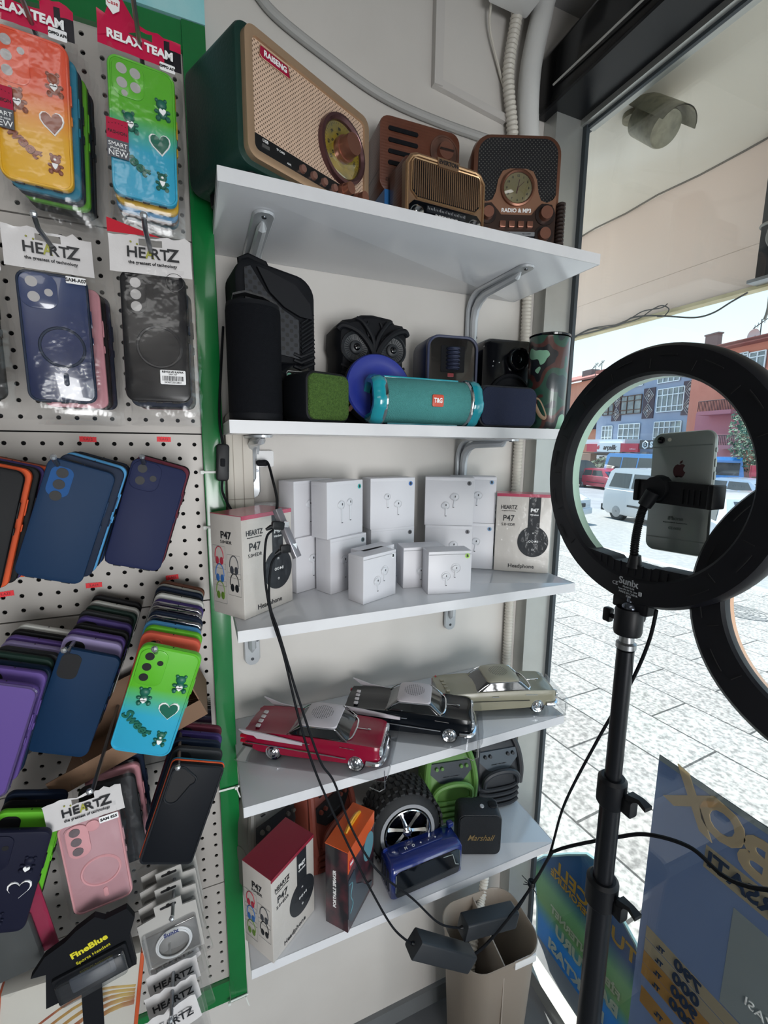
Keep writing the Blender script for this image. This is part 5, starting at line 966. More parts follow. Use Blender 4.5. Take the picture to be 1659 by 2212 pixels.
    for k in range(4): g = G(); g.rb((xr - .038 - .0012 * k, -.026 + .0145 * k, .0528), .0090, .0085, .003, .0018, .0006, ax='z'); g.build('button', mat('button_white', 'c9c4c6', .4) if fins else paint, t)
    g = G(); g.rb((xf + .004, 0, .0540), .024, .0018, .002, .0008, .0004, ax='z'); g.ell((xf + .016, 0, .0548), (.004, .0018, .0016), 8); g.build('bonnet_ornament', CHROME, t)
    # grille and bumper
    g = G(); g.rb((xf + .0445, 0, .034), .078, .020, .004, .006, .001, ax='x'); [g.box(xf + .045, xf + .0478, -.034 + .0042 * k, -.0325 + .0042 * k, .027, .041) for k in range(17)]; g.build('grille', CHROME, t)
    for s in (-1, 1): g = G(); g.lathe([(.0078, .0), (.0078, .004), (.005, .0055), (.0005, .006)], ax='x', c=(xf + .044, s * .036, .039), n=18); g.build('headlight', mat('lamp_glass', 'c9d2d8', .08, .6, coat=1), t)
    g = G(); g.tube(spline([(xf + .020, -.048, .020), (xf + .040, -.0475, .0195), (xf + .050, -.030, .020), (xf + .052, 0, .0205), (xf + .050, .030, .020), (xf + .040, .0475, .0195), (xf + .020, .048, .020)], 6), .0046, 8); g.build('bumper', CHROME, t)
    g = G(); g.tube([(xr - .040, -.046, .022), (xr - .060, -.044, .022), (xr - .063, 0, .022), (xr - .060, .044, .022), (xr - .040, .046, .022)], .0035, 8); g.build('rear_bumper', CHROME, t)
    g = G(); g.tube([(xf - .062, .0, .0) for _ in ()] or [(xf - .03, -.0480, .045), (xf - .002, -.0482, .0435)], .0007, 5); g.build('wing_trim', CHROME, t)
    if style == 0: word(t, 'CADIUS', .0045, (xr - .016, 0, .0535), mat('faint_red', 'b04a60', .4), face='top', rot=-90) if False else None
    # clear blister tray
    b = thing('blister_tray', 'clear plastic blister tray under the ' + label.split(' toy')[0] + ' toy car', 'plastic tray', t.location - Vector((0, 0, lift)), group='clear blister trays'); b.rotation_euler = t.rotation_euler
    g = G(); g.loft([[((xr + xf) / 2 + u - .006, v, z_) for u, v in rr(wb + .136 - i, .128 - i, .008, 4)] for z_, i in ((.0004, .010), (.002, .004), (.004, .000))], c1=False); g.build('tray', CLEAR, b)
    g = G(); L = xf + .060; g.loft([[(L - .001, y_, .003) for y_ in (-.058, .058)], [(L + .006, y_, .020) for y_ in (-.058, .058)], [(L + .007, y_, .040) for y_ in (-.055, .055)]], close=False, c0=False, c1=False); g.build('tray_lip', CLEAR, b)
    g = G(); g.tube([(L - .004, -.058, .022), (L - .002, -.060, -.012), (L - .012, -.060, -.020), (L - .030, -.060, -.014)] if style == 0 else [(L, -.058, .03), (L, -.06, .002), (L - .02, -.06, .001)], .0010, 5); g.build('tray_edge', film('clear_edge', gloss=.35), b)
    return t
def grille_roof(n, c): return dots_mat(n, c, '101012', .0040, .75, ax=('X', 'Y'), circ=(.004, 0, .0215), alt=False, rough=.4)
REDP = mat('candy_red', '86102f', .2, coat=.25, spec=.3); BLKP = mat('toy_black', '070b11', .14, spec=.35); BEI = mat('toy_beige', '8d8975', .25, coat=.2)
toy_car('red toy car speaker with white perforated roof and tail fins, front left', (.1051, .7898, Z4), (.2416, .7025, Z4), REDP, grille_roof('roof_white', 'b9b3b8'))
toy_car('black toy car speaker with white perforated roof and tail fins, in the middle', (.3080, .7930, Z4), (.4445, .7080, Z4), BLKP, grille_roof('roof_white', 'b9b3b8'))
toy_car('beige toy car speaker with perforated roof, at the window end', (.525, .770, Z4), (.6842, .7236, Z4), BEI, grille_roof('roof_beige', '9c9886'), fins=False, style=1)

# ------------------------------------------------------------------ lowest shelf
def ges(label, loc, yaw, col, pan, lightpan=False):
    m = mat('ges_' + col, col, .5); mp_ = mat('gespanel_' + pan, pan, .4); W_, H_, D_ = .130, .185, .085
    t = thing('handle_speaker', label, 'speaker', loc, yaw, 'handled box speakers')
    g = G(); rings = []
    for z, d0, i in ((0, .0, .008), (.006, -.002, 0), (.085, -.002, 0), (.105, .006, 0), (.150, .016, .002), (.176, .030, .008), (H_, .042, .020)):
        cy = (d0 + D_) / 2; rings.append([(u, cy + v, z) for u, v in rr(W_ - 2 * i, D_ - d0, .018, 5)])
    g.loft(rings); g.build('housing', m, t, smooth=45)
    g = G(); rx = math.atan2(.010, .045); g.X = Matrix.Translation((0, .0095, .128)) @ Matrix.Rotation(-rx, 4, 'X'); g.poly([(-.052, .024), (.052, .024), (.054, .0), (.030, -.024), (.008, -.028), (-.008, -.028), (-.030, -.024), (-.054, .0)], -.003, .006)
    p = g.build('control_panel', mp_, t)
    for a in (-.038, -.024, .026, .040): k = G(); k.X = g.X; k.cyl((a, -.003, .012), (a, -.009, .012), .0048, .004, 14); k.build('dial', m, p)
    o = word(p, 'GES-1602BT', .0085, (0, 0, 0), mat('ges_print', '55585c', .4) if not lightpan else INK, off=.0002); o.matrix_local = g.X @ Matrix.Translation((0, -.0033, -.010)) @ o.matrix_local
    k = G(); k.X = g.X; k.rb((.0, -.0005, .040), .018, .003, .003, .001); k.rb((-.028, -.0005, .040), .010, .002, .003, .001); k.rb((.028, -.0005, .040), .006, .003, .003, .001); k.build('ports', INK, t)
    g = G(); P = [(-.048, .072), (-.046, .090), (-.034, .102), (-.012, .108), (.012, .108), (.034, .102), (.046, .090), (.048, .072)]; g.tube(spline([(u, -.012, v) for u, v in P], 5), .0068, 8); g.build('handle', m, t)
    for k in range(4): g = G(); g.tube(spline([(-.056, -.001, .062 - .016 * k), (-.03, -.006, .056 - .016 * k), (.03, -.006, .056 - .016 * k), (.056, -.001, .062 - .016 * k)], 4), .0048, 7); g.build('rib', m, t)
    for s in (-1, 1):
        g = G(); g.tube(spline([(s * .060, .0, .060), (s * .064, .004, .10), (s * .058, .014, .145), (s * .046, .03, .180)], 5), .008, 8); g.build('corner_guard', m, t)
        g = G(); g.lathe([(.024, s * .062), (.022, s * .0665), (.001, s * .067)], ax='x', c=(0, .042, .080), n=24); g.build('side_cone', m, t)
    return t
ges('pale grey speaker with handle, hidden behind the left headphone box, lowest shelf', (.122, .842, Z5), 26, '77746f', '3b3d40')
ges('coral red speaker with handle, behind the orange carton, lowest shelf', (.245, .850, Z5), 32, '8a4538', '2b2727')
ges('lime green speaker with handle beside the tyre speaker, lowest shelf', (.541, .842, Z5), -10, '5f8c42', '353c44')
ges('dark grey speaker with handle at the window end, lowest shelf', (.678, .835, Z5), -8, '23262b', '4f5860', True)
# orange carton
t = thing('speaker_carton', 'narrow orange-topped carton with dark space picture sides', 'box', (.262, .7248, Z5), 41.6)
W_, D_, H_ = .107, .050, .177; g = G(); g.rb((0, D_ / 2, H_ / 2), W_, H_, D_, .001, .0005); g.build('carton', mat('nebula_print', '1f1d22', .35, coat=.4, var=(26, .8, '6b3038')), t)
ORC = mat('orange_card2', 'd2571e', .35, coat=.4); g = G(); g.box(-W_ / 2 - .0004, W_ / 2 + .0004, -.0006, D_ + .0004, H_ - .001, H_ + .0008); g.poly([(-W_ / 2, .1765), (W_ / 2, .1765), (W_ / 2, .150), (.02, .138), (-.025, .142), (-W_ / 2, .130)], -.0007, .0002); g.build('orange_cover', ORC, t)
g = G(); g.rb((.01, D_ * .5, H_ + .003), .055, .006, .006, .002, .001, ax='z'); g.tube(spline([(-.02, .025, H_ + .001), (.0, .025, H_ + .010), (.02, .025, H_ + .010), (.036, .025, H_ + .001)], 4), .003, 6, flat=1.6); g.build('carry_handle', mat('yellow_handle', 'd89a24', .4), t)
g = G(); g.rb((-.042, -.0012, .146), .017, .017, .001, .002); b = g.build('badge', mat('badge_coral', 'b0303a', .4), t); word(b, 'T&G', .0075, (-.042, -.0019, .146), WINK, off=.0003, sx=.8)
word(t, 'PORTABLE SPEAKER', .0092, (-W_ / 2 - .0006, D_ * .58, .085), WINK, face='left', rot=90, off=.0002)
g = G(); g.poly([(-.052, .115), (-.030, .120), (-.022, .080), (.0, .060), (.02, .035), (.045, .02), (.045, .012), (-.04, .012), (-.052, .03)], -.0012, .0002); g.build('printed_speaker', mat('print_blue_grey', '2c3a44', .3, coat=.5), t)
g = G(); g.tube(spline([(-.050, -.0012, .105), (-.038, -.0012, .098), (-.044, -.0012, .075), (-.036, -.0012, .052), (-.046, -.0012, .038)], 5), .0012, 5); g.lathe([(.030, -.0008), (.030, -.0013)], c=(.028, 0, .118), n=30, caps=True, sc=(.7, 1)); g.build('printed_highlight', mat('print_teal', '5f8a94', .3), t)
# tyre speaker
c = at_y(878, 1775, .770); t = thing('tyre_speaker', 'black speaker shaped as an off-road tyre with chrome six-spoke rim', 'speaker', (.388, .778, Z5 + .084), -4); t.rotation_euler = (R_(-6), 0, R_(-6))
TY = mat('tyre_rubber', '15171a', .7); g = G(); g.lathe([(.048, .0), (.056, -.006), (.068, -.004), (.079, .004), (.083, .016), (.083, .070), (.079, .082), (.060, .088), (.0, .086)], n=60, caps=False); g.build('tyre', TY, t)
for r_ in range(5):
    g = G()
    for k in range(30):
        a = R_(12 * k + (6 if r_ % 2 else 0)); g.X = Matrix.Rotation(a, 4, 'Y') @ Matrix.Translation((.0835, .004 + .0175 * r_, 0)); g.rb((0, 0, 0), .0062, .0105, .0135, .001, .001); 
    g.X = None; g.build('tread_row', TY, t)
g = G(); g.lathe([(.0630, -.0052), (.0630, -.0072), (.0555, -.0076), (.0555, -.0060)], n=60, caps=False); g.build('white_wall', mat('grey_wall', '8d8f93', .5), t)
g = G(); g.lathe([(.050, -.006), (.0525, -.0085), (.0505, -.0095), (.047, -.004), (.044, .006), (.042, .014)], n=60, caps=False); rm = g.build('rim', CHROME, t)
g = G(); g.lathe([(.046, .012), (.0, .014)], n=48, caps=False); g.build('cone', GBLACK, rm)
for k in range(6):
    g = G(); g.X = Matrix.Rotation(R_(60 * k + 12), 4, 'Y'); g.loft([[(.006, -.001, -.0048), (.006, -.004, 0), (.006, -.001, .0048)], [(.028, .002, -.0036), (.028, -.0025, 0), (.028, .002, .0036)], [(.046, .001, -.0062), (.046, -.004, 0), (.046, .001, .0062)]]); g.build('spoke', CHROME, rm)
g = G(); g.lathe([(.011, .003), (.0105, -.005), (.007, -.0085), (.001, -.0095)], n=30); g.build('hub', CHROME, rm)
# blue speaker with screen
t = thing('blue_screen_speaker', 'glossy blue box speaker with dark glass front at the edge of the lowest shelf', 'speaker', (.4085, .7155, Z5), 1)
BL = mat('gloss_blue', '16296e', .18, coat=.8); W_, H_ = .172, .074; g = G(); rings = []
for z, d0, d1, i in ((0, .0, .056, .003), (.004, -.002, .058, 0), (H_ - .010, -.002, .058, 0), (H_ - .003, .004, .054, .003), (H_, .010, .050, .008)):
    rings.append([(u, (d0 + d1) / 2 + v, z) for u, v in rr(W_ - 2 * i, d1 - d0, .007, 4)])
g.loft(rings); g.build('housing', BL, t, smooth=50)
g = G(); g.poly([(u, v + .0345) for u, v in rr(W_ - .018, H_ - .016, .010, 5)], -.0042, -.001); g.build('glass_front', mat('black_glass', '0b0f15', .05, coat=1), t)
g = G(); g.tube([(.035, -.0046, .058), (.058, -.0046, .056), (.066, -.0046, .030), (.074, -.0046, .026)], .0007, 5); g.tube([(.076, -.0046, .060), (.079, -.0046, .018)], .0006, 5); g.tube([(-.077, -.0046, .060), (-.077, -.0046, .020)], .0006, 5); g.build('light_lines', mat('pale_line', 'aeb8b4', .3), t)
g = G(); g.rb((-.002, .030, H_ + .001), .104, .014, .004, .005, .001, ax='z'); g.build('button_tray', mat('darker_blue', '14235c', .3, coat=.6), t)
for k, s in enumerate(('M', 'O', '+', '-', '>')): word(t, s, .0085, (-.038 + .018 * k, .030, H_ + .0034), WINK, face='top', off=.0001)
g = G(); g.rb((.080, .045, H_ + .006), .014, .012, .012, .003, .002); g.build('strap_lug', BL, t); g = G(); g.rb((-.080, .045, H_ + .001), .010, .010, .004, .003, .001); g.build('strap_lug', BL, t)
for k in range(3): g = G(); g.box(-W_ / 2 - .0006, -W_ / 2 + .002, .010 + .014 * k, .020 + .014 * k, .012, .058); g.build('side_grille', mat('dark_vent', '1a2030', .5), t)
# amplifier-look speaker
t = thing('square_black_speaker', 'square black speaker with gold script lettering on the lowest shelf', 'speaker', (.5521, .7352, Z5), -22)
LB = mat('black_leatherette', '1c2025', .55, bump=('noise', 260, .5)); g = G(); g.rb((0, .026, .0515), .100, .103, .054, .016, .005, n=6); g.build('cabinet', LB, t)
g = G(); g.rb((0, -.0008, .0515), .094, .097, .004, .013, .001, n=6); g.build('front_grille', mat('front_cloth', '191d22', .8, bump=('vor', 900, .5)), t)
word(t, 'Marshall', .0205, (.0, -.0034, .046), mat('gold_script', 'a98f62', .35, .6), off=.0001, shear=.45, sx=.86, name='script_lettering')
g = G(); g.cyl((.008, .024, .1025), (.008, .024, .1055), .0052, .0045, 18); g.build('top_button', mat('pale_button', 'c9ccd0', .3, .3), t)
g = G(); g.rb((.034, .030, .103), .020, .020, .004, .006, .001, ax='z'); g.build('rubber_lug', BLACK, t)

# ------------------------------------------------------------------ waste bin
ZB = -1.25; BE = mat('bin_beige', '8f8478', .5); BE2 = mat('bin_inner', '7d6a5c', .5)
cb = (at_z(955, 1960, ZB) + at_z(1165, 2050, ZB)) / 2
t = thing('waste_bin', 'beige plastic waste bin with a divider under the lowest shelf', 'bin', (.645, .800, FZ), -3)
H_ = ZB - FZ; w1, d1 = .215, .175
g = G(); rings = []
for z, k, in ((.0, .80), (.01, .82), (H_ - .03, .985), (H_ - .012, 1.0), (H_ - .010, 1.03), (H_, 1.04), (H_ + .001, 1.02)): rings.append([(u * k, v * k, z) for u, v in rr(w1, d1, .055, 8)])
for z, k in ((H_ - .006, .985), (.02, .79)): rings.append([(u * k, v * k, z) for u, v in rr(w1, d1, .055, 8)])
g.loft(rings); g.build('bucket', BE, t)
g = G(); g.loft([[(-.012, -d1 * .49, z_), (-.009, -d1 * .49, z_), (.004, d1 * .49, z_), (.001, d1 * .49, z_)] for z_ in (.03, H_ - .004)]); g.build('divider', mat('divider', 'a89d92', .4), t)
g = G(); g.X = Matrix.Translation((.052, -d1 / 2 * 1.03 + .001, H_ - .012)); g.rb((-.005, 0, 0), .062, .020, .006, .003, .001); g.build('white_clip', WHITE, t)
for k in range(5): g = G(); g.rb((.000 + .0062 * k, -d1 / 2 * .93, H_ * .5), .0016, H_ * .75, .006, .0008); g.X = None; o = g.build('side_rib', BE, t); o.rotation_euler = (R_(-2.2), 0, 0)
g = G(); g.torus((w1 / 2 * 1.02, .02, H_ - .018), .006, .0018, ax='x', n=14, k=6); g.build('handle_loop', BE, t)
# ------------------------------------------------------------------ ring lights with stand and phone
RB = mat('ring_black', '0c0d13', .5, spec=.3); DIF = mat('ring_diffuser', 'b9d8c6', .3)
def ring(name, label, c, rot, dif, text=True):
    """back of the ring towards local -X"""
    t = thing(name, label, 'ring light', c, rot=rot)
    g = G(); g.lathe([(.117, .0), (.1155, .008), (.1155, .012)], ax='x', n=96, caps=False); g.lathe([(.1170, .0), (.1200, -.0035), (.146, -.001), (.1495, .005), (.150, .016), (.149, .0225)], ax='x', n=96, caps=False); g.build('back_shell', RB, t)
    g = G(); g.lathe([(.1155, .012), (.1150, .023), (.118, .0245), (.147, .0245), (.149, .0225)], ax='x', n=96, caps=False); g.build('diffuser', dif, t)
    for k in range(16):
        a0 = 22.5 * k + 4
        if 240 < a0 < 300: continue
        g = G(); g.tube([(-.0033, .124 * math.cos(R_(a0 - 4)), .124 * math.sin(R_(a0 - 4))), (-.0026, .134 * math.cos(R_(a0 - 4)), .134 * math.sin(R_(a0 - 4)))], .0006, 4); g.build('vent_slot', mat('vent_black', '07080a', .8), t); g = G()
        g.tube([(-.0032, .137 * math.cos(R_(a)), .137 * math.sin(R_(a))) for a in range(int(a0), int(a0) + 11, 3)], .0006, 4); g.build('vent_slot', mat('vent_black', '07080a', .8), t)
    return t
RC = Vector((.4714, .3609, -.0381))
t = ring('ring_light', 'black ring light seen from behind on a tripod in the shop window', RC, (0, 0, R_(-1)), DIF)
g = G(); P = arc(0, 0, .1195, 233, 307, 14) + [(.048, -.097), (.030, -.098), (.026, -.101), (-.026, -.101), (-.030, -.098), (-.048, -.097)]; g.poly([(-u, v) for u, v in P], .0, .022, ax='x'); [g.box(-.0012, .001, -.045 + .010 * k, -.044 + .010 * k, -.114, -.100) for k in range(10)]; g.build('cold_shoe_bar', RB, t)
for s_, sz, z_, y_ in (('Sunix', .0120, -.1230, .0), ('Model: RL26', .0030, -.1295, -.001), ('Input: DC 5V 2A 12W', .0028, -.1330, .0), ('MADE IN CHINA', .0034, -.1366, -.001), ('2306', .0034, -.1402, -.002)): word(t, s_, sz, (-.0036, y_ + .0, z_), mat('grey_print', '9ca0a4', .5), face='left', off=.0002 if sz > .01 else 0)
word(t, 'CE', .0065, (-.0036, .018, -.1285), mat('grey_print', '9ca0a4', .5), face='left')
g = G(); g.rb((-.0034, -.0165, -.1325), .004, .005, .0006, .0008, ax='x'); g.build('bin_symbol', mat('grey_print', '9ca0a4', .5), t)
g = G(); g.rb((.010, 0, -.152), .020, .048, .014, .004, .002, ax='z'); g.cyl((.010, 0, -.156), (.010, 0, -.170), .0155, .0135, 28); g.build('mount_block', RB, t)
# gooseneck with phone clamp
t = thing('phone_clamp', 'black spring phone clamp on a ribbed gooseneck inside the ring', 'phone holder', RC + Vector((.004, 0, -.102)))
def L(px, py, X): return at_x(px, py, X) - t.location
N = spline([(0, 0, 0), L(1368, 1240, .478), L(1372, 1170, .480), L(1385, 1110, .482), L(1402, 1072, .484)], 10); g = G(); pts = []; rad = []
for i in range(len(N) - 1):
    for j in range(3): pts.append(N[i].lerp(N[i + 1], j / 3)); rad.append(.0042 if (i * 3 + j) % 2 else .0050)
g.tube(pts, .005, 10, rad=rad); g.build('gooseneck', BLACK, t); g = G(); g.cyl((0, 0, -.003), (0, 0, .012), .0085, .0062, 14); g.build('socket', BLACK, t)
g = G(); a = L(1392, 1092, .483); b = L(1412, 1062, .486); g.cyl(a, b, .0075, .0085, 14); g.lathe([(.014, -.004), (.0155, 0), (.0155, .008), (.011, .012)], ax='x', c=tuple(L(1418, 1055, .490)), n=12); g.build('ball_joint', BLACK, t)
A = L(1383, 1036, .497); B = L(1552, 1050, .497); cz = (A.z + B.z) / 2 - .012; g = G(); g.rb(((A.x + B.x) / 2 - .003, (A.y + B.y) / 2, cz), abs(A.y - B.y), .026, .008, .002, .001, ax='x'); [g.rb(((A.x + B.x) / 2 + .002, y_, cz), .006, .026, .022, .002, .001, ax='x') for y_ in (A.y - .002, B.y + .002)]; [g.box((A.x + B.x) / 2 - .0085, (A.x + B.x) / 2 - .006, B.y + .012 + .006 * k, B.y + .0135 + .006 * k, cz - .010, cz + .006) for k in range(4)]; o = g.build('clamp', BLACK, t)
# phone held upside up in the clamp, back to the camera
pc_ = (at_x(1474, 934, .514) + at_x(1462, 1192, .514)) / 2
t = thing('mobile_phone', 'silver mobile phone with a fruit logo held in the ring light clamp', 'phone', pc_, rot=(R_(-3.5), R_(3), R_(1)))
SIL = mat('silver_aluminium', '8f9694', .32, .55)
PW, PH = .0715, .1405; g = G(); g.rb((0, 0, 0), PW, PH, .0072, .011, .003, ax='x', n=6); g.build('body', SIL, t)
g = G(); [g.rb((-.0037, 0, z_), PW - .004, .0013, .0004, .0003, ax='x') for z_ in (PH / 2 - .0165, -PH / 2 + .0165)]; g.build('antenna_lines', mat('line_grey', '6c7472', .4), t)
g = G(); g.lathe([(.0042, -.0035), (.0042, -.0048), (.0036, -.005)], ax='x', c=(0, PW / 2 - .0115, PH / 2 - .0085), n=20); g.build('camera_lens', GBLACK, t); g = G(); g.lathe([(.0022, -.0035), (.0022, -.0039)], ax='x', c=(0, PW / 2 - .0215, PH / 2 - .0085), n=14); g.build('flash', mat('flash', 'b9b8ac', .3), t)
AP = [(0, .62), (.20, .70), (.42, .68), (.62, .52), (.44, .30), (.42, .06), (.52, -.14), (.70, -.26), (.56, -.60), (.36, -.84), (.18, -.84), (0, -.76), (-.18, -.84), (-.36, -.84), (-.60, -.56), (-.72, -.16), (-.68, .26), (-.50, .56), (-.26, .68)]
g = G(); g.poly([(-u * .0098, v * .0098 + .026) for u, v in AP], -.0041, -.003, ax='x'); g.poly([(-u * .0098, v * .0098 + .026) for u, v in ((-.02, .76), (.04, 1.0), (.30, 1.16), (.28, .92), (.12, .76))], -.0041, -.003, ax='x'); g.build('logo', mat('logo_dark', '3a2428', .12, .8), t)
word(t, 'iPhone', .0065, (-.0040, 0, -.030), mat('faint_print', '5d6664', .4), face='left'); word(t, 'Designed in California  Assembled in China', .0016, (-.0040, 0, -.0350), mat('faint_print', '5d6664', .4), face='left'); word(t, 'CE 0682', .0042, (-.0040, 0, -.0415), mat('faint_print', '5d6664', .4), face='left')
for z_, h_ in ((.048, .005), (.034, .009), (.020, .009)): g = G(); g.rb((.0, -PW / 2 - .0002, z_), .003, h_, .001, .001, .0002); g.build('side_key', SIL, t)
# stand
t = thing('tripod_stand', 'black telescopic stand carrying the ring light', 'tripod', (.4735, .3600, FZ))
def zz(z): return z - FZ
g = G(); g.cyl((0, 0, zz(-.247)), (0, 0, zz(-.447)), .0100, n=20); g.build('upper_tube', mat('tube_black', '1b1d21', .3, .4), t); g = G(); g.cyl((0, 0, zz(-.44)), (0, 0, zz(-.60)), .0125, n=20); g.build('middle_tube', mat('tube_black', '1b1d21', .3, .4), t); g = G(); g.cyl((0, 0, zz(-.59)), (0, 0, .16), .0150, n=20); g.build('lower_tube', mat('tube_black', '1b1d21', .3, .4), t)
g = G(); g.lathe([(.0085, zz(-.246)), (.0115, zz(-.244)), (.0115, zz(-.238)), (.0085, zz(-.236)), (.0085, zz(-.232)), (.0070, zz(-.225))], ax='z', n=20); g.build('steel_collar', STEEL, t)
g = G(); g.lathe([(.0150, zz(-.226)), (.0160, zz(-.222)), (.0160, zz(-.196)), (.0145, zz(-.193)), (.012, zz(-.196))], ax='z', n=28); hd = g.build('ball_head', BLACK, t)
g = G(); g.ell((0, 0, zz(-.194)), .0095, 16); g.cyl((0, 0, zz(-.190)), (0, 0, zz(-.178)), .004, n=10); g.build('ball', mat('steel_ball', '5a5f68', .2, .9), hd)
g = G(); g.cyl((0, .014, zz(-.212)), (0, .024, zz(-.212)), .003, n=8); g.rb((0, .029, zz(-.212)), .010, .018, .009, .003, .001, ax='y'); g.build('clamp_screw', BLACK, hd)
for z_, s in ((-.44, .0175), (-.59, .0200)):
    g = G(); g.lathe([(s * .8, zz(z_) + .020), (s, zz(z_) + .016), (s, zz(z_) - .016), (s * .85, zz(z_) - .020)], ax='z', n=22); c_ = g.build('locking_collar', BLACK, t)
    g = G(); g.rb((.004, -s - .005, zz(z_) - .006), .014, .022, .014, .003, .001); g.loft([[(.004 + a, -s - .010 - b * .2, zz(z_) + e) for a, e in ((-.005, 0), (.005, 0), (.005, .008), (-.005, .008))] for b in (0, 8)] if False else [[(-.002, -s - .004, zz(z_) + .002), (.010, -s - .004, zz(z_) + .002), (.010, -s - .004, zz(z_) + .012), (-.002, -s - .004, zz(z_) + .012)], [(.0, -s - .018, zz(z_) + .010), (.008, -s - .018, zz(z_) + .010), (.008, -s - .020, zz(z_) + .016), (.0, -s - .020, zz(z_) + .016)], [(-.002, -s - .030, zz(z_) + .008), (.010, -s - .030, zz(z_) + .008), (.010, -s - .030, zz(z_) + .013), (-.002, -s - .030, zz(z_) + .013)]]); g.build('lever', BLACK, c_)
for k in range(3):
    a = R_(120 * k + 30); g = G(); g.tube([(.016 * math.cos(a), .016 * math.sin(a), .42), (.20 * math.cos(a), .20 * math.sin(a), .16), (.36 * math.cos(a), .36 * math.sin(a), .012)], .009, 8); g.build('leg', BLACK, t)
t = ring('ring_light', 'second black ring light with orange-lit inner edge, lower right behind the first', (.5190, .1553, -.1330), (0, R_(19), R_(13.4)), mat('ring_diffuser_lit_orange', 'd9a57a', .3))  # orange light on the inner edge is put into the diffuser colour
g = G(); g.rb((.010, 0, -.156), .020, .040, .016, .004, .002, ax='z'); g.build('mount_block', RB, t)
t = thing('tripod_stand', 'black stand of the second ring light, at the right edge', 'tripod', (.571, .168, FZ)); g = G(); g.cyl((0, 0, .1), (0, 0, zz(-.30)), .0125, n=18); g.build('tube', mat('tube_black', '1b1d21', .3, .4), t)
for k in range(3): a = R_(120 * k); g = G(); g.tube([(.014 * math.cos(a), .014 * math.sin(a), .38), (.28 * math.cos(a), .28 * math.sin(a), .012)], .008, 8); g.build('leg', BLACK, t)

# ------------------------------------------------------------------ posters on the glass (printed side outwards)
def onx(px, py, X=.897): p = at_x(px, py, X); return (p.y, p.z)
t = thing('window_poster', 'blue and cream price poster stuck on the outside of the glass, lower right', 'poster', (.899, .40, -.95))
OX = Matrix.Translation((-.899, -.40, .95)); y0, zt = onx(1425, 1630); y1 = .10; zb = -1.45
PB = sheet('poster_blue', '8490a8'); PN = sheet('poster_navy', '3a4c6c'); PC = sheet('poster_cream', 'e6d0ac'); PO = sheet('poster_orange', 'e8ac52'); PG = sheet('poster_pale', 'c9cfcc')
g = G(); g.X = OX; g.box(.8965, .8985, y1, y0, zb, zt); g.build('sheet', PB, t)
def band(z0, z1, ya, yb, m, name, e=.0004): g = G(); g.X = OX; g.box(.8965 - e, .8985 + e, ya, yb, z0, z1); g.build(name, m, t)
band(zt - .012, zt, y1, y0, PG, 'top_band', .0002)
yy, z1_ = onx(1395, 1995)
rows = [(z1_, PC), (z1_ - .034, PC), (z1_ - .067, PO), (z1_ - .100, PO)]
for k, (z_, m) in enumerate(rows):
    band(z_ - .0315, z_, y1, y0 - .016, m, 'price_band')
    word(t, 'TL', .016, (-.0030, y0 - .40 - .052, z_ + .95 - .022), PN, face='right', ext=.0016, off=.0003)
    word(t, ('790', '000', '900', '000')[k], .034, (-.0030, y0 - .40 - .110, z_ + .95 - .0165), PN, face='right', ext=.0016, off=.0012, sx=1.1)
band(z1_ - .205, z1_ - .16, y1, y0 - .02, PO, 'price_band'); word(t, 'TL', .018, (-.0030, y0 - .40 - .065, z1_ + .95 - .185), PN, face='right', ext=.0016, off=.0003)
band(z1_ + .004, z1_ + .22, y1, onx(1590, 1930)[0], PG, 'pale_panel')
c1_ = onx(1498, 1735); c2_ = onx(1560, 1782); c3_ = onx(1640, 1862)
word(t, 'X', .125, (-.0030, c1_[0] - .40, c1_[1] + .95), PC, face='right', ext=.0016, off=.004, rot=12); word(t, 'O', .100, (-.0030, c2_[0] - .40, c2_[1] + .95), PC, face='right', ext=.0016, off=.004); word(t, 'B', .110, (-.0030, c3_[0] - .40, c3_[1] + .95), PC, face='right', ext=.0016, off=.004)
q = onx(1590, 1890); word(t, 'FIRSATI', .046, (-.0030, q[0] - .40 - .025, q[1] + .95 - .012), PN, face='right', ext=.0018, off=.001)
band(q[1] - .036, q[1] + .014, y1, q[0] + .055, PC, 'cream_band', .0002)
q = onx(1640, 2190); word(t, 'YASI', .024, (-.0030, q[0] - .40, q[1] + .95), WINK, face='right', ext=.0016)
# free-standing illuminated-looking sign behind the glass, arched
SX = .99
P = [(1152, 1862), (1175, 1850), (1225, 1846), (1268, 1846), (1290, 1862), (1315, 1930), (1345, 1990), (1372, 2040), (1392, 2100), (1402, 2150), (1412, 2190), (1400, 2230), (1380, 2290), (1160, 2175), (1158, 2050), (1160, 1960), (1157, 1915)]
YZ = [onx(px, py, SX) for px, py in P]
t = thing('arched_sign', 'arched blue and green shop sign standing outside the glass beside the waste bin', 'sign', (SX, .9, -1.5))
OX = Matrix.Translation((-SX, -.9, 1.5))
SG = sheet('sign_print', '2a76a8', 'Z', [(0, '2f7fb0'), (.26, '3a88b8'), (.38, '7d9a70'), (.52, '7f9f80'), (.66, '2f5f88'), (.9, '2f6488'), (1, '6f98a4')], -.22, .34)
g = G(); g.X = OX; g.loft([[(SX, a, b) for a, b in YZ], [(SX + .006, a, b) for a, b in YZ]]); g.build('panel', SG, t)
g = G(); g.X = OX; g.tube([(SX + .003, a, b) for a, b in YZ], .005, 6, closed=True); g.build('rim', mat('frosted_rim', '7fa3a8', .4), t)
def sw(s, px, py, size, m, rot=0, sx=1.0, off=.001): q = onx(px, py, SX); word(t, s, size, (.003, q[0] - .9, q[1] + 1.5), m, face='right', ext=.0042, off=off, rot=rot, sx=sx)
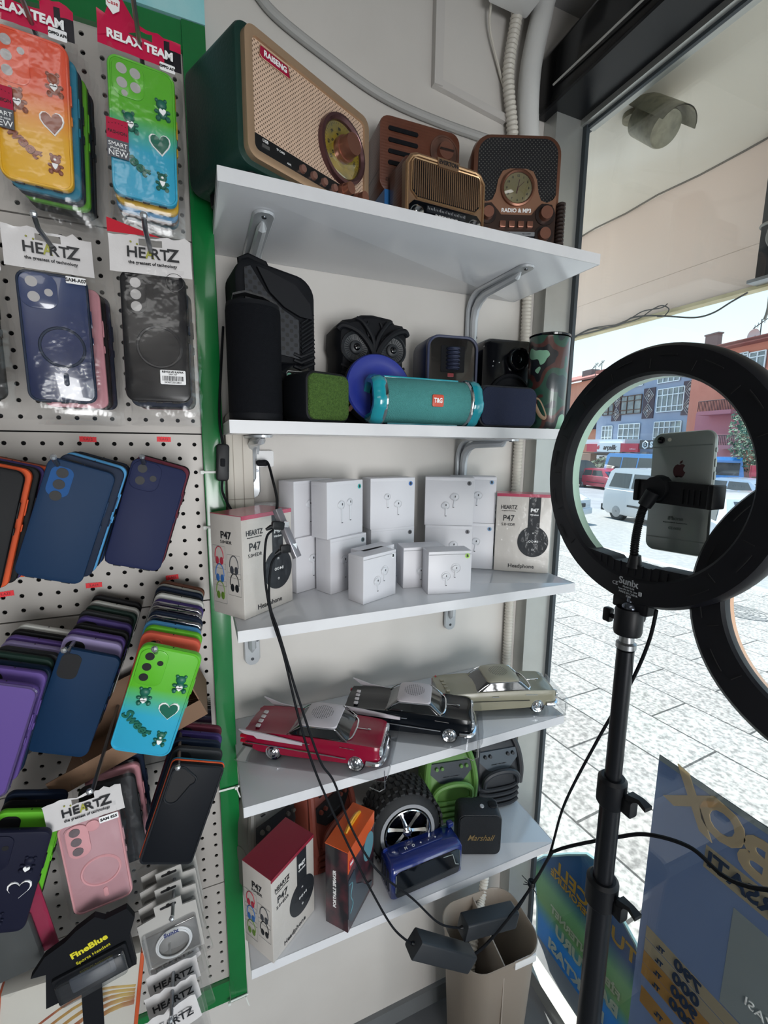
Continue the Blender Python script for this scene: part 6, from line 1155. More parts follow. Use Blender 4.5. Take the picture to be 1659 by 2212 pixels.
YL = sheet('sign_yellow', 'e6b230'); SWH = sheet('sign_white', 'd8dac8')
sw('TURKCELL', 1278, 1962, .062, YL); sw('SUPERONLINE', 1240, 1942, .030, YL, off=.0004)
sw('FİBER İNTERNET', 1258, 2050, .034, SWH); sw('BAŞVURU', 1262, 2092, .052, SWH, off=.002); sw('NOKTASI', 1240, 2112, .052, SWH, off=.002); sw('SİM', 1208, 2140, .085, SWH, off=.003)
g = G(); g.X = OX; g.box(SX - .06, SX + .14, .55, .95, -1.712, -1.70); g.build('base_plate', mat('sign_base', '8a9896', .5), t)

# ------------------------------------------------------------------ outside: soffit, sign back, camera, ground
SOF = mat('soffit_plaster', 'dad4c8', .8, bump=('noise', 5, .4), var=(2.2, .8, 'e8e6e0')); FAS = sheet('fascia_sheet', 'eee2da')
FX = 1.375; SZ = .775
g = G(); vs = []; rnd = random.Random(3); n = 40
for k in range(n + 1): y = -3.0 + 4.75 * k / n; vs += [(.93, y, SZ), (FX + rnd.uniform(-.012, .010), y, SZ), (FX + .01, y, SZ + .03)]
g.add(vs, [(3 * k + a, 3 * k + a + 1, 3 * k + 4 + a, 3 * k + 3 + a) for k in range(n) for a in (0, 1)]); g.box(.93, FX + .6, -3, 1.75, SZ + .05, SZ + .35)
struct('canopy_soffit', g, SOF, 'stained plaster underside of the canopy outside the window')
g = G(); g.tube([(FX - .006 + rnd.uniform(-.008, .008), -3 + .12 * k, SZ - .001) for k in range(40)], .0035, 5); tag(g.build('plaster_crack', mat('crack_grey', '6c665e', .9)), 'ragged crack along the outer edge of the soffit', 'crack')
zf = at_x(1210, 735, FX).z
t = thing('sign_fascia', 'pinkish sheet back of the street sign hanging from the canopy', 'sign back', (FX, 0, SZ))
g = G(); g.box(.0, .012, -3.0, 1.75, zf - SZ, .04); g.box(-.0008, .0, -3.0, 1.75, zf - SZ + .105, zf - SZ + .106); g.build('sheet', FAS, t)
g = G(); g.box(-.004, .030, -3.0, 1.75, zf - SZ - .010, zf - SZ); g.build('lower_edge', mat('aged_edge', 'c9bd98', .6, var=(9, .8, 'a89a78')), t)
a = at_x(1655, 300, FX - .03); t = thing('steel_post', 'dark steel post in front of the pinkish sign back at the right edge', 'post', (FX - .02, .742, zf))
g = G(); g.box(-.02, .018, -.017, .017, .0, SZ - zf); g.build('tube', mat('dark_steel', '2b2c30', .5, .3), t); g = G(); g.box(-.03, .018, -.03, .03, -.004, .004); g.build('foot_plate', STEEL, t)
g = G(); g.torus((FX - .02, .742, zf + .13), .026, .004, ax='z', n=20, k=6); g.tube(spline([(FX - .044, .735, zf + .125), (FX - .045, .74, zf + .09), (FX - .04, .722, zf + .05), (FX - .04, .722, zf + .0), (FX - .035, .723, zf - .07), (FX - .035, .728, zf - .10)], 8), .0035, 6); tag(g.build('coiled_wire', mat('grey_wire', '8b8a86', .5)), 'grey wire wound round the steel post with a loose end', 'cable')
wr = mat('dark_wire', '3a3937', .6)
for i, P in enumerate(([(1215, 745), (1270, 712), (1340, 700), (1380, 688), (1410, 668), (1430, 660), (1445, 668), (1435, 682), (1420, 684)], [(1235, 733), (1275, 712), (1330, 705), (1365, 686), (1390, 672), (1428, 665), (1442, 656)], [(1225, 730), (1300, 712), (1350, 694), (1366, 686), (1400, 682), (1440, 683), (1500, 686), (1540, 676), (1580, 652), (1615, 632)])):
    g = G(); g.tube(spline([tuple(at_x(px, py, FX - .012)) for px, py in P], 6), .0018 if i < 2 else .0024, 6); tag(g.build('loose_wire', wr), 'thin dark wire ' + ('looping along the lower edge of the sign back, outer loop', 'clipped along the lower edge of the sign back', 'sagging across the sky to the steel post')[i], 'cable', 'wires on the sign back')
# bullet security camera
c = at_x(1412, 268, .985); t = thing('security_camera', 'weathered bullet security camera mounted under the soffit', 'security camera', c); CAMM = mat('camera_weathered', '8f8b76', .5, var=(60, .8, '6d6a5a'))
ax_ = (at_x(1452, 296, .975) - at_x(1362, 256, .985)).normalized(); q = ax_.to_track_quat('Y', 'Z'); t.rotation_euler = q.to_euler()
g = G(); g.lathe([(.030, -.050), (.034, -.045), (.036, .040), (.034, .046), (.028, .042)], n=30); g.build('housing', CAMM, t); g = G(); g.lathe([(.030, .040), (.0, .038)], n=24, caps=False); g.build('lens_plate', GBLACK, t)
g = G(); g.loft([[(1.28 * .036 * math.sin(R_(a)), y_, 1.15 * .036 * math.cos(R_(a)) + .004) for a in range(-75, 76, 15)] for y_ in (-.055, .075)] , close=False, c0=False, c1=False); g.loft([[(1.34 * .036 * math.sin(R_(a)), y_, 1.21 * .036 * math.cos(R_(a)) + .004) for a in range(-75, 76, 15)] for y_ in (-.055, .075)], close=False, c0=False, c1=False); g.build('sunshield', CAMM, t)
g = G(); g.cyl((0, -.050, 0), (0, -.078, .004), .012, n=14); g.ell((0, -.085, .006), .016, 12); g.build('arm', CAMM, t)
b = c + q @ Vector((0, -.088, .008)); g = G(); g.cyl(tuple(b), (b.x, b.y, SZ - .0005), .010, n=12); g.cyl((b.x, b.y, SZ - .012), (b.x, b.y, SZ - .0005), .024, n=16); o = g.build('ceiling_mount', CAMM); o.parent = t; bpy.context.view_layer.update(); o.matrix_parent_inverse = Matrix.LocRotScale(t.location, q, None).inverted()

# ground, sloping gently down to the street
def gz(x): return -1.70 - .06 * (x - .9) if x < 16 else -1.70 - .06 * 15.1 - .03 * (x - 16)
def G_(px, py):
    r = ray(px, py); k = (-1.70 + .054) / (r.z + .06 * r.x); return r * k
def slab(name, x0, x1, m, label, dz=0, y0=-40, y1=90, th=.3):
    g = G(); n = 1 if x1 < 16.1 else 2
    xs = [x0, x1] if x1 <= 16 else [x0, 16, x1]
    if x0 >= 16: xs = [x0, x1]
    A = [(x, gz(x) + dz) for x in xs] + [(x, gz(x) + dz - th) for x in xs[::-1]]
    g.loft([[(x, y, z) for x, z in A] for y in (y0, y1)]); o = struct(name, g, m, label); return o
m = mat('paving_stone', 'b9b5ae', .8, bump=('noise', 30, .3)); n = m.node_tree; bs = n.nodes['Principled BSDF']
tcx = n.nodes.new('ShaderNodeTexCoord'); mpn = n.nodes.new('ShaderNodeMapping'); mpn.inputs['Rotation'].default_value = (0, 0, R_(84)); bk = n.nodes.new('ShaderNodeTexBrick'); bk.inputs['Scale'].default_value = 1.0; bk.inputs['Brick Width'].default_value = .78; bk.inputs['Row Height'].default_value = .42; bk.inputs['Mortar Size'].default_value = .007; bk.inputs['Mortar Smooth'].default_value = .2
bk.inputs['Color1'].default_value = hx('b9b6b0'); bk.inputs['Color2'].default_value = hx('a9a39d'); bk.inputs['Mortar'].default_value = hx('4b4946')
nz = n.nodes.new('ShaderNodeTexNoise'); nz.inputs['Scale'].default_value = 38; nz.inputs['Detail'].default_value = 8; rpm = n.nodes.new('ShaderNodeMapRange'); rpm.inputs[1].default_value = .35; rpm.inputs[2].default_value = .65; rpm.inputs[3].default_value = .42; rpm.inputs[4].default_value = 1.1
mu = n.nodes.new('ShaderNodeMixRGB'); mu.blend_type = 'MULTIPLY'; mu.inputs[0].default_value = 1
n.links.new(tcx.outputs['Object'], mpn.inputs[0]); n.links.new(mpn.outputs[0], bk.inputs['Vector']); n.links.new(tcx.outputs['Object'], nz.inputs['Vector']); n.links.new(nz.outputs[0], rpm.inputs[0]); n.links.new(bk.outputs[0], mu.inputs[1]); n.links.new(rpm.outputs[0], mu.inputs[2]); n.links.new(mu.outputs[0], bs.inputs['Base Color'])
slab('sidewalk', .95, 7.6, m, 'pale stone paving outside the shop window')
slab('kerb', 7.6, 7.85, mat('kerb_stone', 'c2c0bb', .8), 'pale kerb between paving and road', .0)
slab('road', 7.85, 15.5, mat('road_surface', '8f8f8d', .85, bump=('noise', 60, .8), var=(9, .7, 'a8a7a4')), 'sunlit street with parked cars', -.06)
slab('road_far', 15.5, 31.0, mat('road_far', '85868a', .85, var=(.8, .6, '9c9da0')), 'far lanes of the street', -.06)
slab('far_sidewalk', 31.0, 60, mat('far_pave', '9b968f', .85), 'far pavement in front of the shops', .0)
for px, py, r, lb in ((1600, 1322, .30, 'ornate round manhole cover in the paving'), (1555, 1208, .34, 'round manhole cover near the kerb')):
    c = G_(px, py); t = thing('manhole_cover', lb, 'manhole cover', (c.x, c.y, gz(c.x) + .0005 - (.06 if c.x > 7.85 else 0))); t.rotation_euler = (0, R_(3.43), 0)
    g = G(); [g.torus((0, 0, .002), r * k, .008, ax='z', n=48, k=5) for k in (1, .82, .62, .42, .2)]; [g.tube([(r * .2 * math.cos(R_(a)), r * .2 * math.sin(R_(a)), .002), (r * math.cos(R_(a)), r * math.sin(R_(a)), .002)], .006, 4) for a in range(0, 360, 30)]; g.build('ribs', mat('iron_grey', '7d7a76', .7), t); g = G(); g.cyl((0, 0, -.02), (0, 0, .003), r, n=48); g.build('disc', mat('iron_pale', 'a09c97', .8), t)

# ------------------------------------------------------------------ buildings across the street
P0 = ray(1400, 965) * 36; ang = R_(11.5); U = Vector((-math.sin(ang), -math.cos(ang), 0)); NI = Vector((math.cos(ang), -math.sin(ang), 0))
def fp(px, py, d=0.0):
    r = ray(px, py); k = ((P0 + NI * d).dot(NI)) / r.dot(NI); p = r * k - P0; return p.dot(U), p.z + P0.z
FR = math.atan2(U.y, U.x)
def bld(name, label, cat='building'): t = thing(name, label, cat, (P0.x, P0.y, 0)); t.rotation_euler = (0, 0, FR); return t
def frect(a, b, c, d, dep=0.0): u0, z0 = fp(a, b, dep); u1, z1 = fp(c, d, dep); return min(u0, u1), max(u0, u1), min(z0, z1), max(z0, z1)
STUC = mat('blue_grey_stucco', '8f98ac', .85, bump=('noise', 3, .6), var=(.9, .5, 'a0a7b8')); FRM = mat('white_frame', 'dfe3e6', .5); PAN = mat('window_pane', '5c666c', .15, coat=.6, var=(1.2, .7, '9aa09c')); BRN = mat('brown_frame', '5c4338', .6); REDW = mat('red_stucco', 'c97f6c', .85, var=(.6, .5, 'd8927c')); PINK = mat('pink_stucco', 'b5747c', .85); ROOF = mat('roof_tiles', '9a5a50', .8, bump=('X', 9, .6)); DRK = mat('shop_dark', '3c3a3b', .4)
GZ = -3.6
def win(par, r, cols, rows, frame=FRM, dep=-.06):
    u0, u1, z0, z1 = r; g = G(); g.box(u0, u1, dep, dep + .08, z0, z1, 0); b = .06
    w = g.build('window', PAN, par); f = G()
    for k in range(cols + 1): x = u0 + (u1 - u0) * k / cols; f.box(x - b / 2, x + b / 2, dep - .06, dep, z0, z1)
    for z in (z0, z1) + ((z0 + (z1 - z0) * .72,) if rows > 1 else ()) + ((z0 + (z1 - z0) * .22,) if rows > 2 else ()): f.box(u0, u1, dep - .06, dep, z - b / 2, z + b / 2)
    f.build('frame', frame, w)
t = bld('apartment_building', 'blue-grey apartment block with patterned ornaments across the street')
u0, _ = fp(1290, 900); u1, _ = fp(1512, 880); _, zt = fp(1440, 775); g = G(); g.box(u0, u1, .0, 9, GZ, zt); g.build('walls', STUC, t); g = G(); g.box(u0 - .3, u1 + .1, -.35, 9.2, zt, zt + .25); g.build('roof', ROOF, t)
for r, c_, rw, fm in (((1424, 842, 1476, 886), 5, 3, FRM), ((1343, 858, 1385, 892), 3, 3, BRN), ((1306, 866, 1326, 896), 2, 3, BRN), ((1416, 912, 1469, 955), 5, 3, FRM), ((1339, 917, 1381, 950), 4, 3, FRM), ((1303, 921, 1322, 951), 3, 3, FRM), ((1426, 796, 1470, 821), 4, 1, FRM), ((1348, 822, 1390, 832), 4, 1, FRM)): win(t, frect(*r), c_, rw, fm)
OD = mat('ornament_dark', '4e4048', .7); OL = mat('ornament_light', 'a9a09c', .7)
for px0, py0, px1, py1 in ((1393, 840, 1411, 903), (1326, 853, 1341, 909), (1479, 824, 1502, 895)):
    a, b, c, d = frect(px0, py0, px1, py1); g = G(); g.box(a, b, -.06, 0, c, d); o = g.build('ornament_panel', OD, t)
    for k in (0, 1): cz = c + (d - c) * (.25 + .5 * k); cx = (a + b) / 2; hw_ = (b - a) * .40; hh = (d - c) * .23; g = G(); [g.tube([(cx + hw_ * s * x, -.07, cz + hh * s * z) for x, z in ((0, 1), (1, 0), (0, -1), (-1, 0))], .05, 4, closed=True) for s in (1, .62)]; g.poly([(cx + hw_ * .28 * x, cz + hh * .28 * z) for x, z in ((0, 1), (1, 0), (0, -1), (-1, 0))], -.1, -.05); g.build('diamond', OL, o)
t = bld('red_building', 'red-orange apartment house with balconies, right of the blue-grey block')
u0, _ = fp(1512, 800); u1, _ = fp(1760, 800); _, zt = fp(1600, 752); g = G(); g.box(u0, u1, -.6, 9, GZ, zt); g.build('walls', REDW, t)
g = G(); a, b = fp(1497, 748), fp(1700, 762); g.loft([[(u0 - .9, -1.4, zt), (u1, -1.4, zt), (u1, -1.4, zt + .2), (u0 - .9, -1.4, zt + .2)], [(u0 + 1.5, 4, zt + 1.0), (u1, 4, zt + 1.0), (u1, 4, zt + 1.2), (u0 + 1.5, 4, zt + 1.2)]]); g.box(u0 - .9, u1, -1.4, 8, zt - .05, zt + .15); g.build('roof', ROOF, t)
g = G(); r = frect(1505, 893, 1592, 1010, -.7); g.box(r[0], r[1], -.75, -.55, r[2], r[3]); g.build('pink_wall', PINK, t)
for r in ((1601, 764, 1618, 778), (1624, 763, 1654, 795), (1580, 830, 1598, 850)): win(t, frect(*r, -.6), 2, 2, FRM, -.7)
for (pa, pb, pc2, pd) in ((1511, 868, 1582, 884), (1541, 941, 1625, 962)):
    r = frect(pa, pb, pc2, pd, -1.6); g = G(); g.box(r[0], r[1], -1.7, -.6, r[2] - .25, r[2]); b_ = g.build('balcony_slab', PINK, t); f = G(); f.tube([(r[0], -1.65, r[3]), (r[1], -1.65, r[3])], .03, 5); [f.cyl((r[0] + (r[1] - r[0]) * k / 22, -1.65, r[2]), (r[0] + (r[1] - r[0]) * k / 22, -1.65, r[3]), .022, n=5) for k in range(23)]; f.build('railing', mat('rail_dark', '4a2f33', .6), b_)
for px, py, px2, py2, lb in ((1530, 718, 1563, 733, 'left'), (1645, 718, 1672, 742, 'right')): r = frect(px, py, px2, py2, 2); g = G(); g.box(r[0], r[1] - .3, 1.8, 2.2, zt + .3, r[3] - .2); g.box(r[0] - .06, r[1] - .24, 1.75, 2.25, r[3] - .3, r[3] - .2); g.build('chimney', mat('chimney', '6d5f5c', .8), t)
c = fp(1631, 724, 1); t2 = thing('satellite_dish', 'white satellite dish on the red roof', 'satellite dish', P0 + U * c[0] + NI * 1 + Vector((0, 0, c[1]))); t2.rotation_euler = (0, 0, FR); g = G(); g.lathe([(.42, -.12), (.3, -.03), (.001, .02)], n=24, caps=False); g.build('dish', mat('dish', 'b9b4b4', .5), t2); g = G(); g.cyl((0, .03, 0), (0, .03, -1.0), .04, n=6); g.build('mast', DRK, t2)
for px, py, lb in ((1644, 706, 'on the red roof, by the dish'), (1287, 795, 'on the left roof, left one'), (1300, 790, 'on the left roof, right one')):
    c = fp(px, py, 1); t2 = thing('roof_aerial', 'dark roof aerial ' + lb, 'aerial', P0 + U * c[0] + NI * 1 + Vector((0, 0, c[1]))); t2.rotation_euler = (0, 0, FR); g = G(); g.cyl((0, 0, .5), (0, 0, -1.2), .035, n=5); g.build('mast', DRK, t2); g = G(); g.cyl((-.5, 0, .05), (.35, 0, .45), .03, n=5); [g.cyl((-.4 + .2 * k, 0, .1 + .09 * k - .15), (-.4 + .2 * k, 0, .1 + .09 * k + .15), .02, n=4) for k in range(4)]; g.build('elements', DRK, t2)
t = bld('orange_building', 'orange house with tiled roof left of the blue-grey block'); u0, _ = fp(1180, 900, 2); u1, _ = fp(1289, 900, 2); _, zt = fp(1250, 826, 2); g = G(); g.box(u0 - 6, u1 + .6, 2, 10, GZ, zt); g.build('walls', mat('orange_stucco', 'c98a72', .85, var=(.7, .5, 'b87862')), t)
g = G(); g.loft([[(u0 - 6, 1.4, zt), (u1 + 1.4, 1.4, zt), (u1 + 1.4, 1.4, zt + .2), (u0 - 6, 1.4, zt + .2)], [(u0 - 6, 5, zt + 1.3), (u1 - .6, 5, zt + 1.3), (u1 - .6, 5, zt + 1.4), (u0 - 6, 5, zt + 1.4)]]); g.build('roof', ROOF, t)
r = frect(1258, 802, 1276, 822, 3); g = G(); g.box(r[0], r[1], 3, 4, r[2], r[3]); g.build('chimney', mat('chimney', '6d5f5c', .8), t)
r = frect(1272, 915, 1292, 927, 2); g = G(); g.box(r[0], r[1], 1.2, 2.1, r[2], r[3]); g.build('awning', mat('awning_navy', '2e3a52', .6), t)
# shop row
t = bld('shop_front', 'row of shops with red and white fascia under the blue-grey block', 'shop front')
r = frect(1275, 950, 1386, 960); g = G(); g.box(r[0], r[1], -1.6, 0, r[2], r[3]); g.build('canopy', FRM, t)
RED = mat('sign_red', 'c0334a', .5)
for (a, b, c, d), m_ in (((1271, 959, 1295, 976), RED), ((1343, 958, 1381, 977), RED), ((1386, 951, 1440, 971), mat('sign_black', '33343a', .5))): r = frect(a, b, c, d, -1.6); g = G(); g.box(r[0], r[1], -1.75, -1.55, r[2], r[3]); g.build('sign_board', m_, t)
r = frect(1295, 957, 1343, 977, -1.6); g = G(); g.box(r[0], r[1], -1.8, -1.55, r[2], r[3]); wb_ = g.build('white_sign_board', FRM, t); sz = (r[3] - r[2])
word(wb_, 'arçelik', sz * .78, ((r[0] + r[1]) / 2 + sz * .22, -1.82, (r[2] + r[3]) / 2), INK, ext=.01, off=.012, shear=.25, name='sign_lettering'); g = G(); g.poly([(r[0] + sz * .22 + u * sz * .24, (r[2] + r[3]) / 2 + v * sz * .26) for u, v in ((-.9, .2), (-.1, .6), (.6, 1), (.9, -.2), (.2, -1), (-.7, -.8))], -1.83, -1.8); g.build('red_mark', RED, wb_)
r = frect(1392, 953, 1405, 969, -1.6); hs = (r[3] - r[2]) / 2; g = G(); g.tube([((r[0] + r[1]) / 2 + hs * math.cos(R_(60 * k + 30)), -1.78, (r[2] + r[3]) / 2 + hs * math.sin(R_(60 * k + 30))) for k in range(6)], .06, 5, closed=True); g.build('hexagon_mark', FRM, t); word(t, 'S', hs * 2.1, (r[1] + hs * 1.0, -1.8, (r[2] + r[3]) / 2), FRM, ext=.01, off=.03, name='sign_lettering'); word(t, 'S', hs * 1.1, ((r[0] + r[1]) / 2, -1.8, (r[2] + r[3]) / 2), FRM, ext=.01, off=.01, name='sign_lettering')
r = frect(1364, 968, 1378, 972, -1.6); word(t, 'arcelik.com.tr', (r[3] - r[2]) * .9, ((r[0] + r[1]) / 2, -1.8, (r[2] + r[3]) / 2), FRM, ext=.01, name='sign_lettering')
r = frect(1240, 976, 1440, 1050); g = G(); g.box(r[0], r[1], -.15, -.02, GZ, r[3]); g.build('glazing', DRK, t)
r = frect(1291, 983, 1315, 992, -.4); g = G(); g.box(r[0], r[1], -.5, -.4, r[2], r[3]); g.build('small_sign', FRM, t); word(t, 'arçelik', (r[3] - r[2]) * .8, ((r[0] + r[1]) / 2, -.52, (r[2] + r[3]) / 2), INK, ext=.01, off=.01, name='sign_lettering')
for px in (1319, 1353, 1330, 1388): r = frect(px, 976, px + 3, 1045, -.3); g = G(); g.box(r[0], r[1], -.35, -.1, GZ, r[3]); g.build('column', mat('column_grey', 'a8a6a6', .6), t)
for a, b, c, d, m_ in ((1326, 1000, 1334, 1014, mat('poster_beige', 'a08468', .6)), (1358, 986, 1374, 994, RED), (1360, 998, 1368, 1012, RED), (1335, 990, 1349, 1012, mat('door_brown', '6d5046', .6)), (1384, 990, 1400, 1014, mat('door_brown', '6d5046', .6))): r = frect(a, b, c, d, -.3); g = G(); g.box(r[0], r[1], -.2, -.15, r[2], r[3]); g.build('display', m_, t)
r = frect(1240, 978, 1289, 1000, -.1); g = G(); g.box(r[0], r[1], -.8, -.1, r[2], r[3]); g.build('lintel_wall', mat('tan_wall', 'a88878', .8), t)
rp = frect(1621, 1005, 1635, 1030, -5); c = P0 + U * rp[0] + NI * -5; g = G(); g.X = Matrix.Translation((c.x, c.y, 0)) @ Matrix.Rotation(FR, 4, 'Z'); g.box(0, rp[1] - rp[0], 0, .05, rp[2], rp[3]); g.box(.05, .1, 0, .05, GZ + .3, rp[3]); tag(g.build('red_banner', RED), 'small red street banner seen at the right inner edge of the ring', 'banner')
# people-sized street plants
def foliage(name, label, c, R, n, col, sz=.28, trunk=True, seed=1):
    rnd = random.Random(seed); t = thing(name, label, 'tree' if trunk else 'plant', c); g = G()
    for _ in range(n):
        v = Vector((rnd.gauss(0, 1), rnd.gauss(0, 1), rnd.gauss(0, 1))).normalized() * R[0] * rnd.random() ** .4; v.z *= R[1] / R[0]; v.z += R[2]; a = Vector((rnd.gauss(0, 1), rnd.gauss(0, 1), rnd.gauss(0, 1))).normalized() * sz; b = a.orthogonal().normalized() * sz * .6; g.add([tuple(v - a), tuple(v + b), tuple(v + a), tuple(v - b)], [(0, 1, 2, 3)])
    g.build('foliage', mat('leaf_' + col, col, .7), t, smooth=None)
    if trunk: g = G(); g.tube([(0, 0, 0), (.05, 0, R[2] * .5), (0, .05, R[2])], .14, 7); g.build('trunk', mat('bark', '4a3b30', .9), t)
    return t
c = P0 + U * fp(1652, 960, -3)[0] + NI * -3; foliage('street_tree', 'green tree in front of the red building, right inside the ring', (c.x, c.y, GZ + .3), (1.7, 2.4, 4.2), 3200, '54705c', .12)
c = P0 + U * fp(1300, 1000, -3)[0] + NI * -3; foliage('potted_shrub', 'row of leafy plants in front of the far shop', (c.x, c.y, GZ + 1.2), (1.6, .8, .6), 260, '4a5a44', .2, False, 2)

# ------------------------------------------------------------------ vehicles
def vehicle(name, label, cat, pos, heading, L_, Wd, Hh, col, kind='car'):
    t = thing(name, label, cat, pos, heading, 'vehicles in the street'); m = mat('paint_' + col, col, .25, coat=.8); gl = mat('vehicle_glass', '23282c', .08, coat=1.0); bl = mat('trim_black', '26282b', .6)
    hb = {'car': .62, 'van': .58, 'bus': .50}[kind] * Hh; prof = {
        'car': ([(-.5, .30), (-.49, .60), (-.30, .64), (.22, .64), (.42, .56), (.495, .46), (.5, .22), (.40, .13), (-.42, .13), (-.49, .18)], [(-.44, .62), (-.34, .95), (-.20, 1.0), (.02, .99), (.12, .92), (.26, .63)]),
        'van': ([(-.5, .20), (-.495, .55), (-.48, .60), (.20, .60), (.38, .52), (.48, .42), (.5, .20), (.42, .12), (-.44, .12)], [(-.49, .58), (-.46, .92), (-.42, .985), (-.30, 1.0), (.02, .99), (.10, .94), (.24, .59)]),
        'bus': ([(-.5, .12), (-.5, .55), (.34, .55), (.47, .44), (.5, .18), (.46, .10), (-.47, .10)], [(-.5, .53), (-.49, .93), (-.46, 1.0), (.18, 1.0), (.24, .95), (.36, .54)])}[kind]
    B, C_ = [[(u * L_, v * Hh) for u, v in p] for p in prof]; w = Wd / 2
    def slab_(P, ws, mm, nm):
        g = G(); cx = sum(p[0] for p in P) / len(P); cz = sum(p[1] for p in P) / len(P); g.loft([[(cx + (u - cx) * s, y, cz + (v - cz) * s) for u, v in P] for y, s in ws]); return g.build(nm, mm, t, smooth=40)
    slab_(B, ((-w, .93), (-w * .96, .985), (-w * .85, 1), (w * .85, 1), (w * .96, .985), (w, .93)), m, 'body')
    g = G(); g.loft([[(u, s * (w * .96 - (v / Hh - .58) * w * .42), v) for u, v in C_] for s in (-1, 1)]); g.build('cabin', m, t, smooth=30)
    z0, z1 = (.635, .90) if kind != 'bus' else (.58, .90)
    cuts = {'car': [(-.33, -.12), (-.10, .10)], 'van': [(-.44, -.23), (-.205, -.01), (.01, .12)], 'bus': [(-.46, -.24), (-.22, 0), (.02, .20)]}[kind]
    for s in (-1, 1):
        for k, (a, b) in enumerate(cuts):
            yb = s * (w * .96 - (z0 - .58) * w * .42 + .012); yt = s * (w * .96 - (z1 - .58) * w * .42 + .012); sl = .09 if k == len(cuts) - 1 else .0; g = G(); A = [((a + .0) * L_, yb, z0 * Hh), ((b + sl * .8) * L_, yb, z0 * Hh), (b * L_, yt, z1 * Hh), ((a + (.03 if k == 0 else 0)) * L_, yt, z1 * Hh)]; g.loft([A, [(x, y - s * .03, z) for x, y, z in A]]); g.build('side_window', gl, t)
        for x in (-.33, .33):
            g = G(); r_ = Hh * (.185 if kind != 'bus' else .15); g.lathe([(r_ * .9, s * w * .99), (r_, s * w * .95), (r_, s * w * .75), (r_ * .9, s * w * .72)], c=(x * L_, 0, r_), n=24); wl = g.build('wheel', bl, t); g = G(); g.lathe([(r_ * .62, s * w * .992), (r_ * .5, s * w * 1.005), (r_ * .1, s * w * 1.0)], c=(x * L_, 0, r_), n=20); g.build('wheel_rim', mat('rim_grey', '9a9da0', .35, .7), wl)
        g = G(); g.box(-.22 * L_, .22 * L_, s * w * .985 - .02, s * w * .985 + .02, .30 * Hh, .335 * Hh); g.build('side_strip', bl, t)
    xr = C_[0][0]; g = G(); g.box(xr - .01 + (.0), xr + .12, -w * .72, w * .72, (.60 if kind == 'bus' else .64) * Hh, .88 * Hh) if kind != 'car' else g.loft([[(-.435 * L_ - .02, y, .66 * Hh), (-.345 * L_ - .02, y, .92 * Hh), (-.33 * L_, y, .90 * Hh), (-.42 * L_, y, .65 * Hh)] for y in (-w * .68, w * .68)]); g.build('rear_window', gl, t)
    a, b = C_[-1], C_[-2]; g = G(); g.loft([[(a[0] + .02, y, a[1] + .04), (b[0] + .03, y * .9, b[1] - .03), (b[0] - .06, y * .9, b[1] - .03), (a[0] - .07, y, a[1] + .04)] for y in (-w * .78, w * .78)]); g.build('windscreen', gl, t)
    for s in (-1, 1):
        g = G(); g.rb((-.497 * L_, s * w * .80, .42 * Hh), .14, .2 * Hh, .05, .02, ax='x'); g.build('tail_lamp', mat('lamp_red', '9a2226', .2, coat=.6), t); g = G(); g.rb((.475 * L_, s * w * .72, .42 * Hh), .3, .12 * Hh, .08, .03, ax='x'); g.build('headlamp', mat('lamp_clear', 'd5dade', .1, .4), t)
    for x in (-.5, .495): g = G(); g.rb((x * L_, 0, .22 * Hh), Wd * .96, .13 * Hh, .10, .03, .01, ax='x'); g.build('bumper', bl if kind != 'car' else m, t)
    g = G(); g.rb((.502 * L_, 0, .36 * Hh), Wd * .5, .08 * Hh, .04, .02, ax='x'); g.build('grille', bl, t); return t
HS = math.degrees(math.atan2(-1, -.12))
def gp(px, py): r = ray(px, py); k = (-1.70 + .054 - .06) / (r.z + .06 * r.x); p = r * k; return (p.x, p.y, gz(p.x) - .06)
def far(px, py):
    lo, hi = 5, 60
    for _ in range(40):
        m_ = (lo + hi) / 2; p = ray(px, py) * m_
        if p.z > gz(p.x) - .06: lo = m_
        else: hi = m_
    p = ray(px, py) * lo; return p
v = far(1329, 1122); fwd = Vector((-.12, -.993, 0)); sd = Vector((.993, -.12, 0)); c = v + fwd * 4.1 * .33 + sd * .83
vehicle('delivery_van', 'white panel van seen through the ring, left of the phone', 'van', (c.x, c.y, gz(c.x) - .06), HS, 4.1, 1.68, 1.80, 'c4c6c8', 'van')
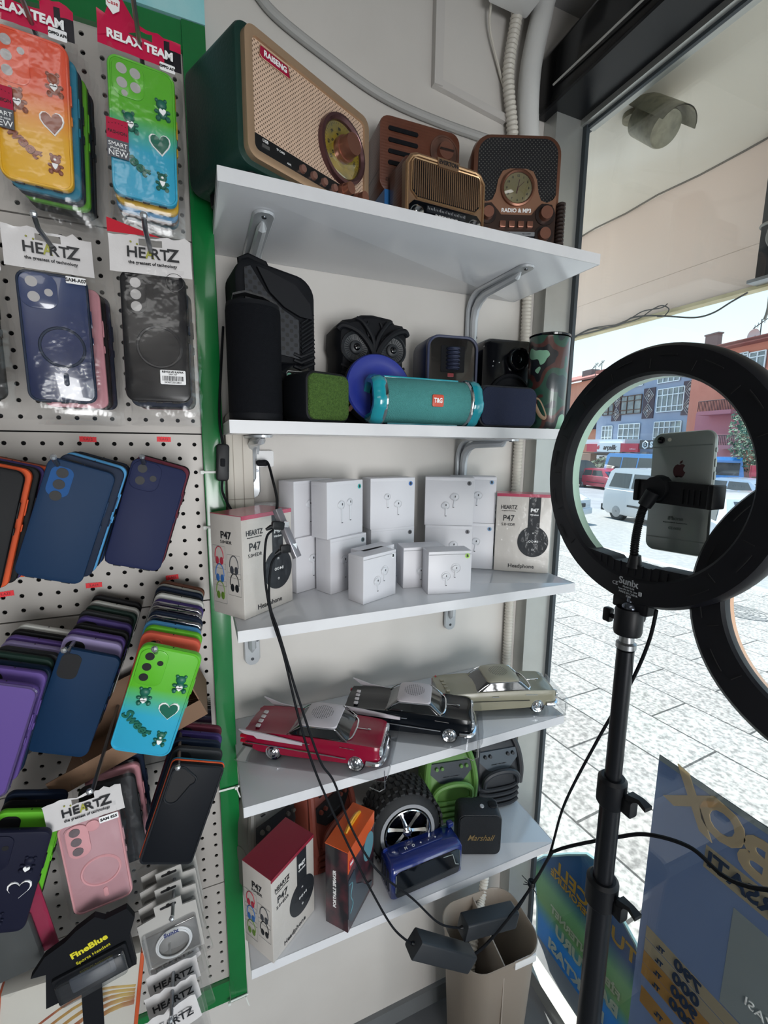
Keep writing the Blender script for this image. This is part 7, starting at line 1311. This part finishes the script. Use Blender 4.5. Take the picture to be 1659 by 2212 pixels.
for px, py, dx, L_, Wd, Hh, col, kind, lb, nm, hd in (
    (1305, 1056, 0, 3.9, 1.65, 1.42, 'b03448', 'car', 'small red hatchback parked across the street', 'red_car', HS),
    (1252, 1050, 0, 4.3, 1.8, 1.95, '1f2430', 'van', 'dark van at the left inner edge of the ring', 'dark_van', HS + 70),
    (1392, 1062, 0, 5.6, 1.95, 2.5, '3a86c4', 'bus', 'blue minibus passing behind the white van', 'minibus', HS),
    (1562, 1077, 0, 4.2, 1.85, 2.5, '2f7cc2', 'bus', 'blue minibus seen from behind, right of the phone', 'minibus', 27),
    (1612, 1100, 0, 4.3, 1.75, 1.45, '9fb0c4', 'car', 'silver-blue car at the right inner edge of the ring', 'silver_car', HS),
    (1562, 1190, 0, 4.3, 1.75, 1.42, 'c8ccd2', 'car', 'white car with dark bumper partly hidden by the phone', 'white_car', HS + 150),
    (1118, 1110, 0, 4.2, 1.72, 1.45, 'd0d3d6', 'car', 'white car tail just inside the left inner edge of the ring', 'white_car', HS + 20)):
    c = far(px, py); vehicle(nm, lb, 'minibus' if kind == 'bus' else ('van' if kind == 'van' else 'car'), (c.x, c.y, gz(c.x) - .06), hd, L_, Wd, Hh, col, kind)
c = far(1300, 1040) ; c.z = gz(c.x)
t = thing('person', 'person in a red top walking by the far shops', 'person', (c.x + 1.6, c.y + 1.5, gz(c.x + 1.6) - .02)); 
me = bpy.data.meshes.new('body'); VV = [(0, 0, .95), (0, 0, 1.2), (0, 0, 1.42), (0, 0, 1.55), (0, 0, 1.66), (.09, 0, .9), (.11, .05, .5), (.12, -.02, .06), (-.09, 0, .9), (-.11, -.05, .5), (-.12, .04, .06), (.2, 0, 1.38), (.25, .02, 1.12), (.24, .1, .9), (-.2, 0, 1.38), (-.25, .02, 1.12), (-.24, .08, .9)]; EE = [(0, 1), (1, 2), (2, 3), (3, 4), (0, 5), (5, 6), (6, 7), (0, 8), (8, 9), (9, 10), (2, 11), (11, 12), (12, 13), (2, 14), (14, 15), (15, 16)]
me.from_pydata(VV, EE, []); o = bpy.data.objects.new('body', me); COL.objects.link(o); o.parent = t; sk = o.modifiers.new('s', 'SKIN'); RR = [.14, .15, .15, .06, .105, .09, .065, .05, .09, .065, .05, .06, .045, .04, .06, .045, .04]
for i, r_ in enumerate(RR): me.skin_vertices[0].data[i].radius = (r_, r_ * .85)
me.skin_vertices[0].data[0].use_root = True; ss = o.modifiers.new('u', 'SUBSURF'); ss.levels = 1; ss.render_levels = 1; me.materials.append(mat('red_clothes', 'a82c34', .8))
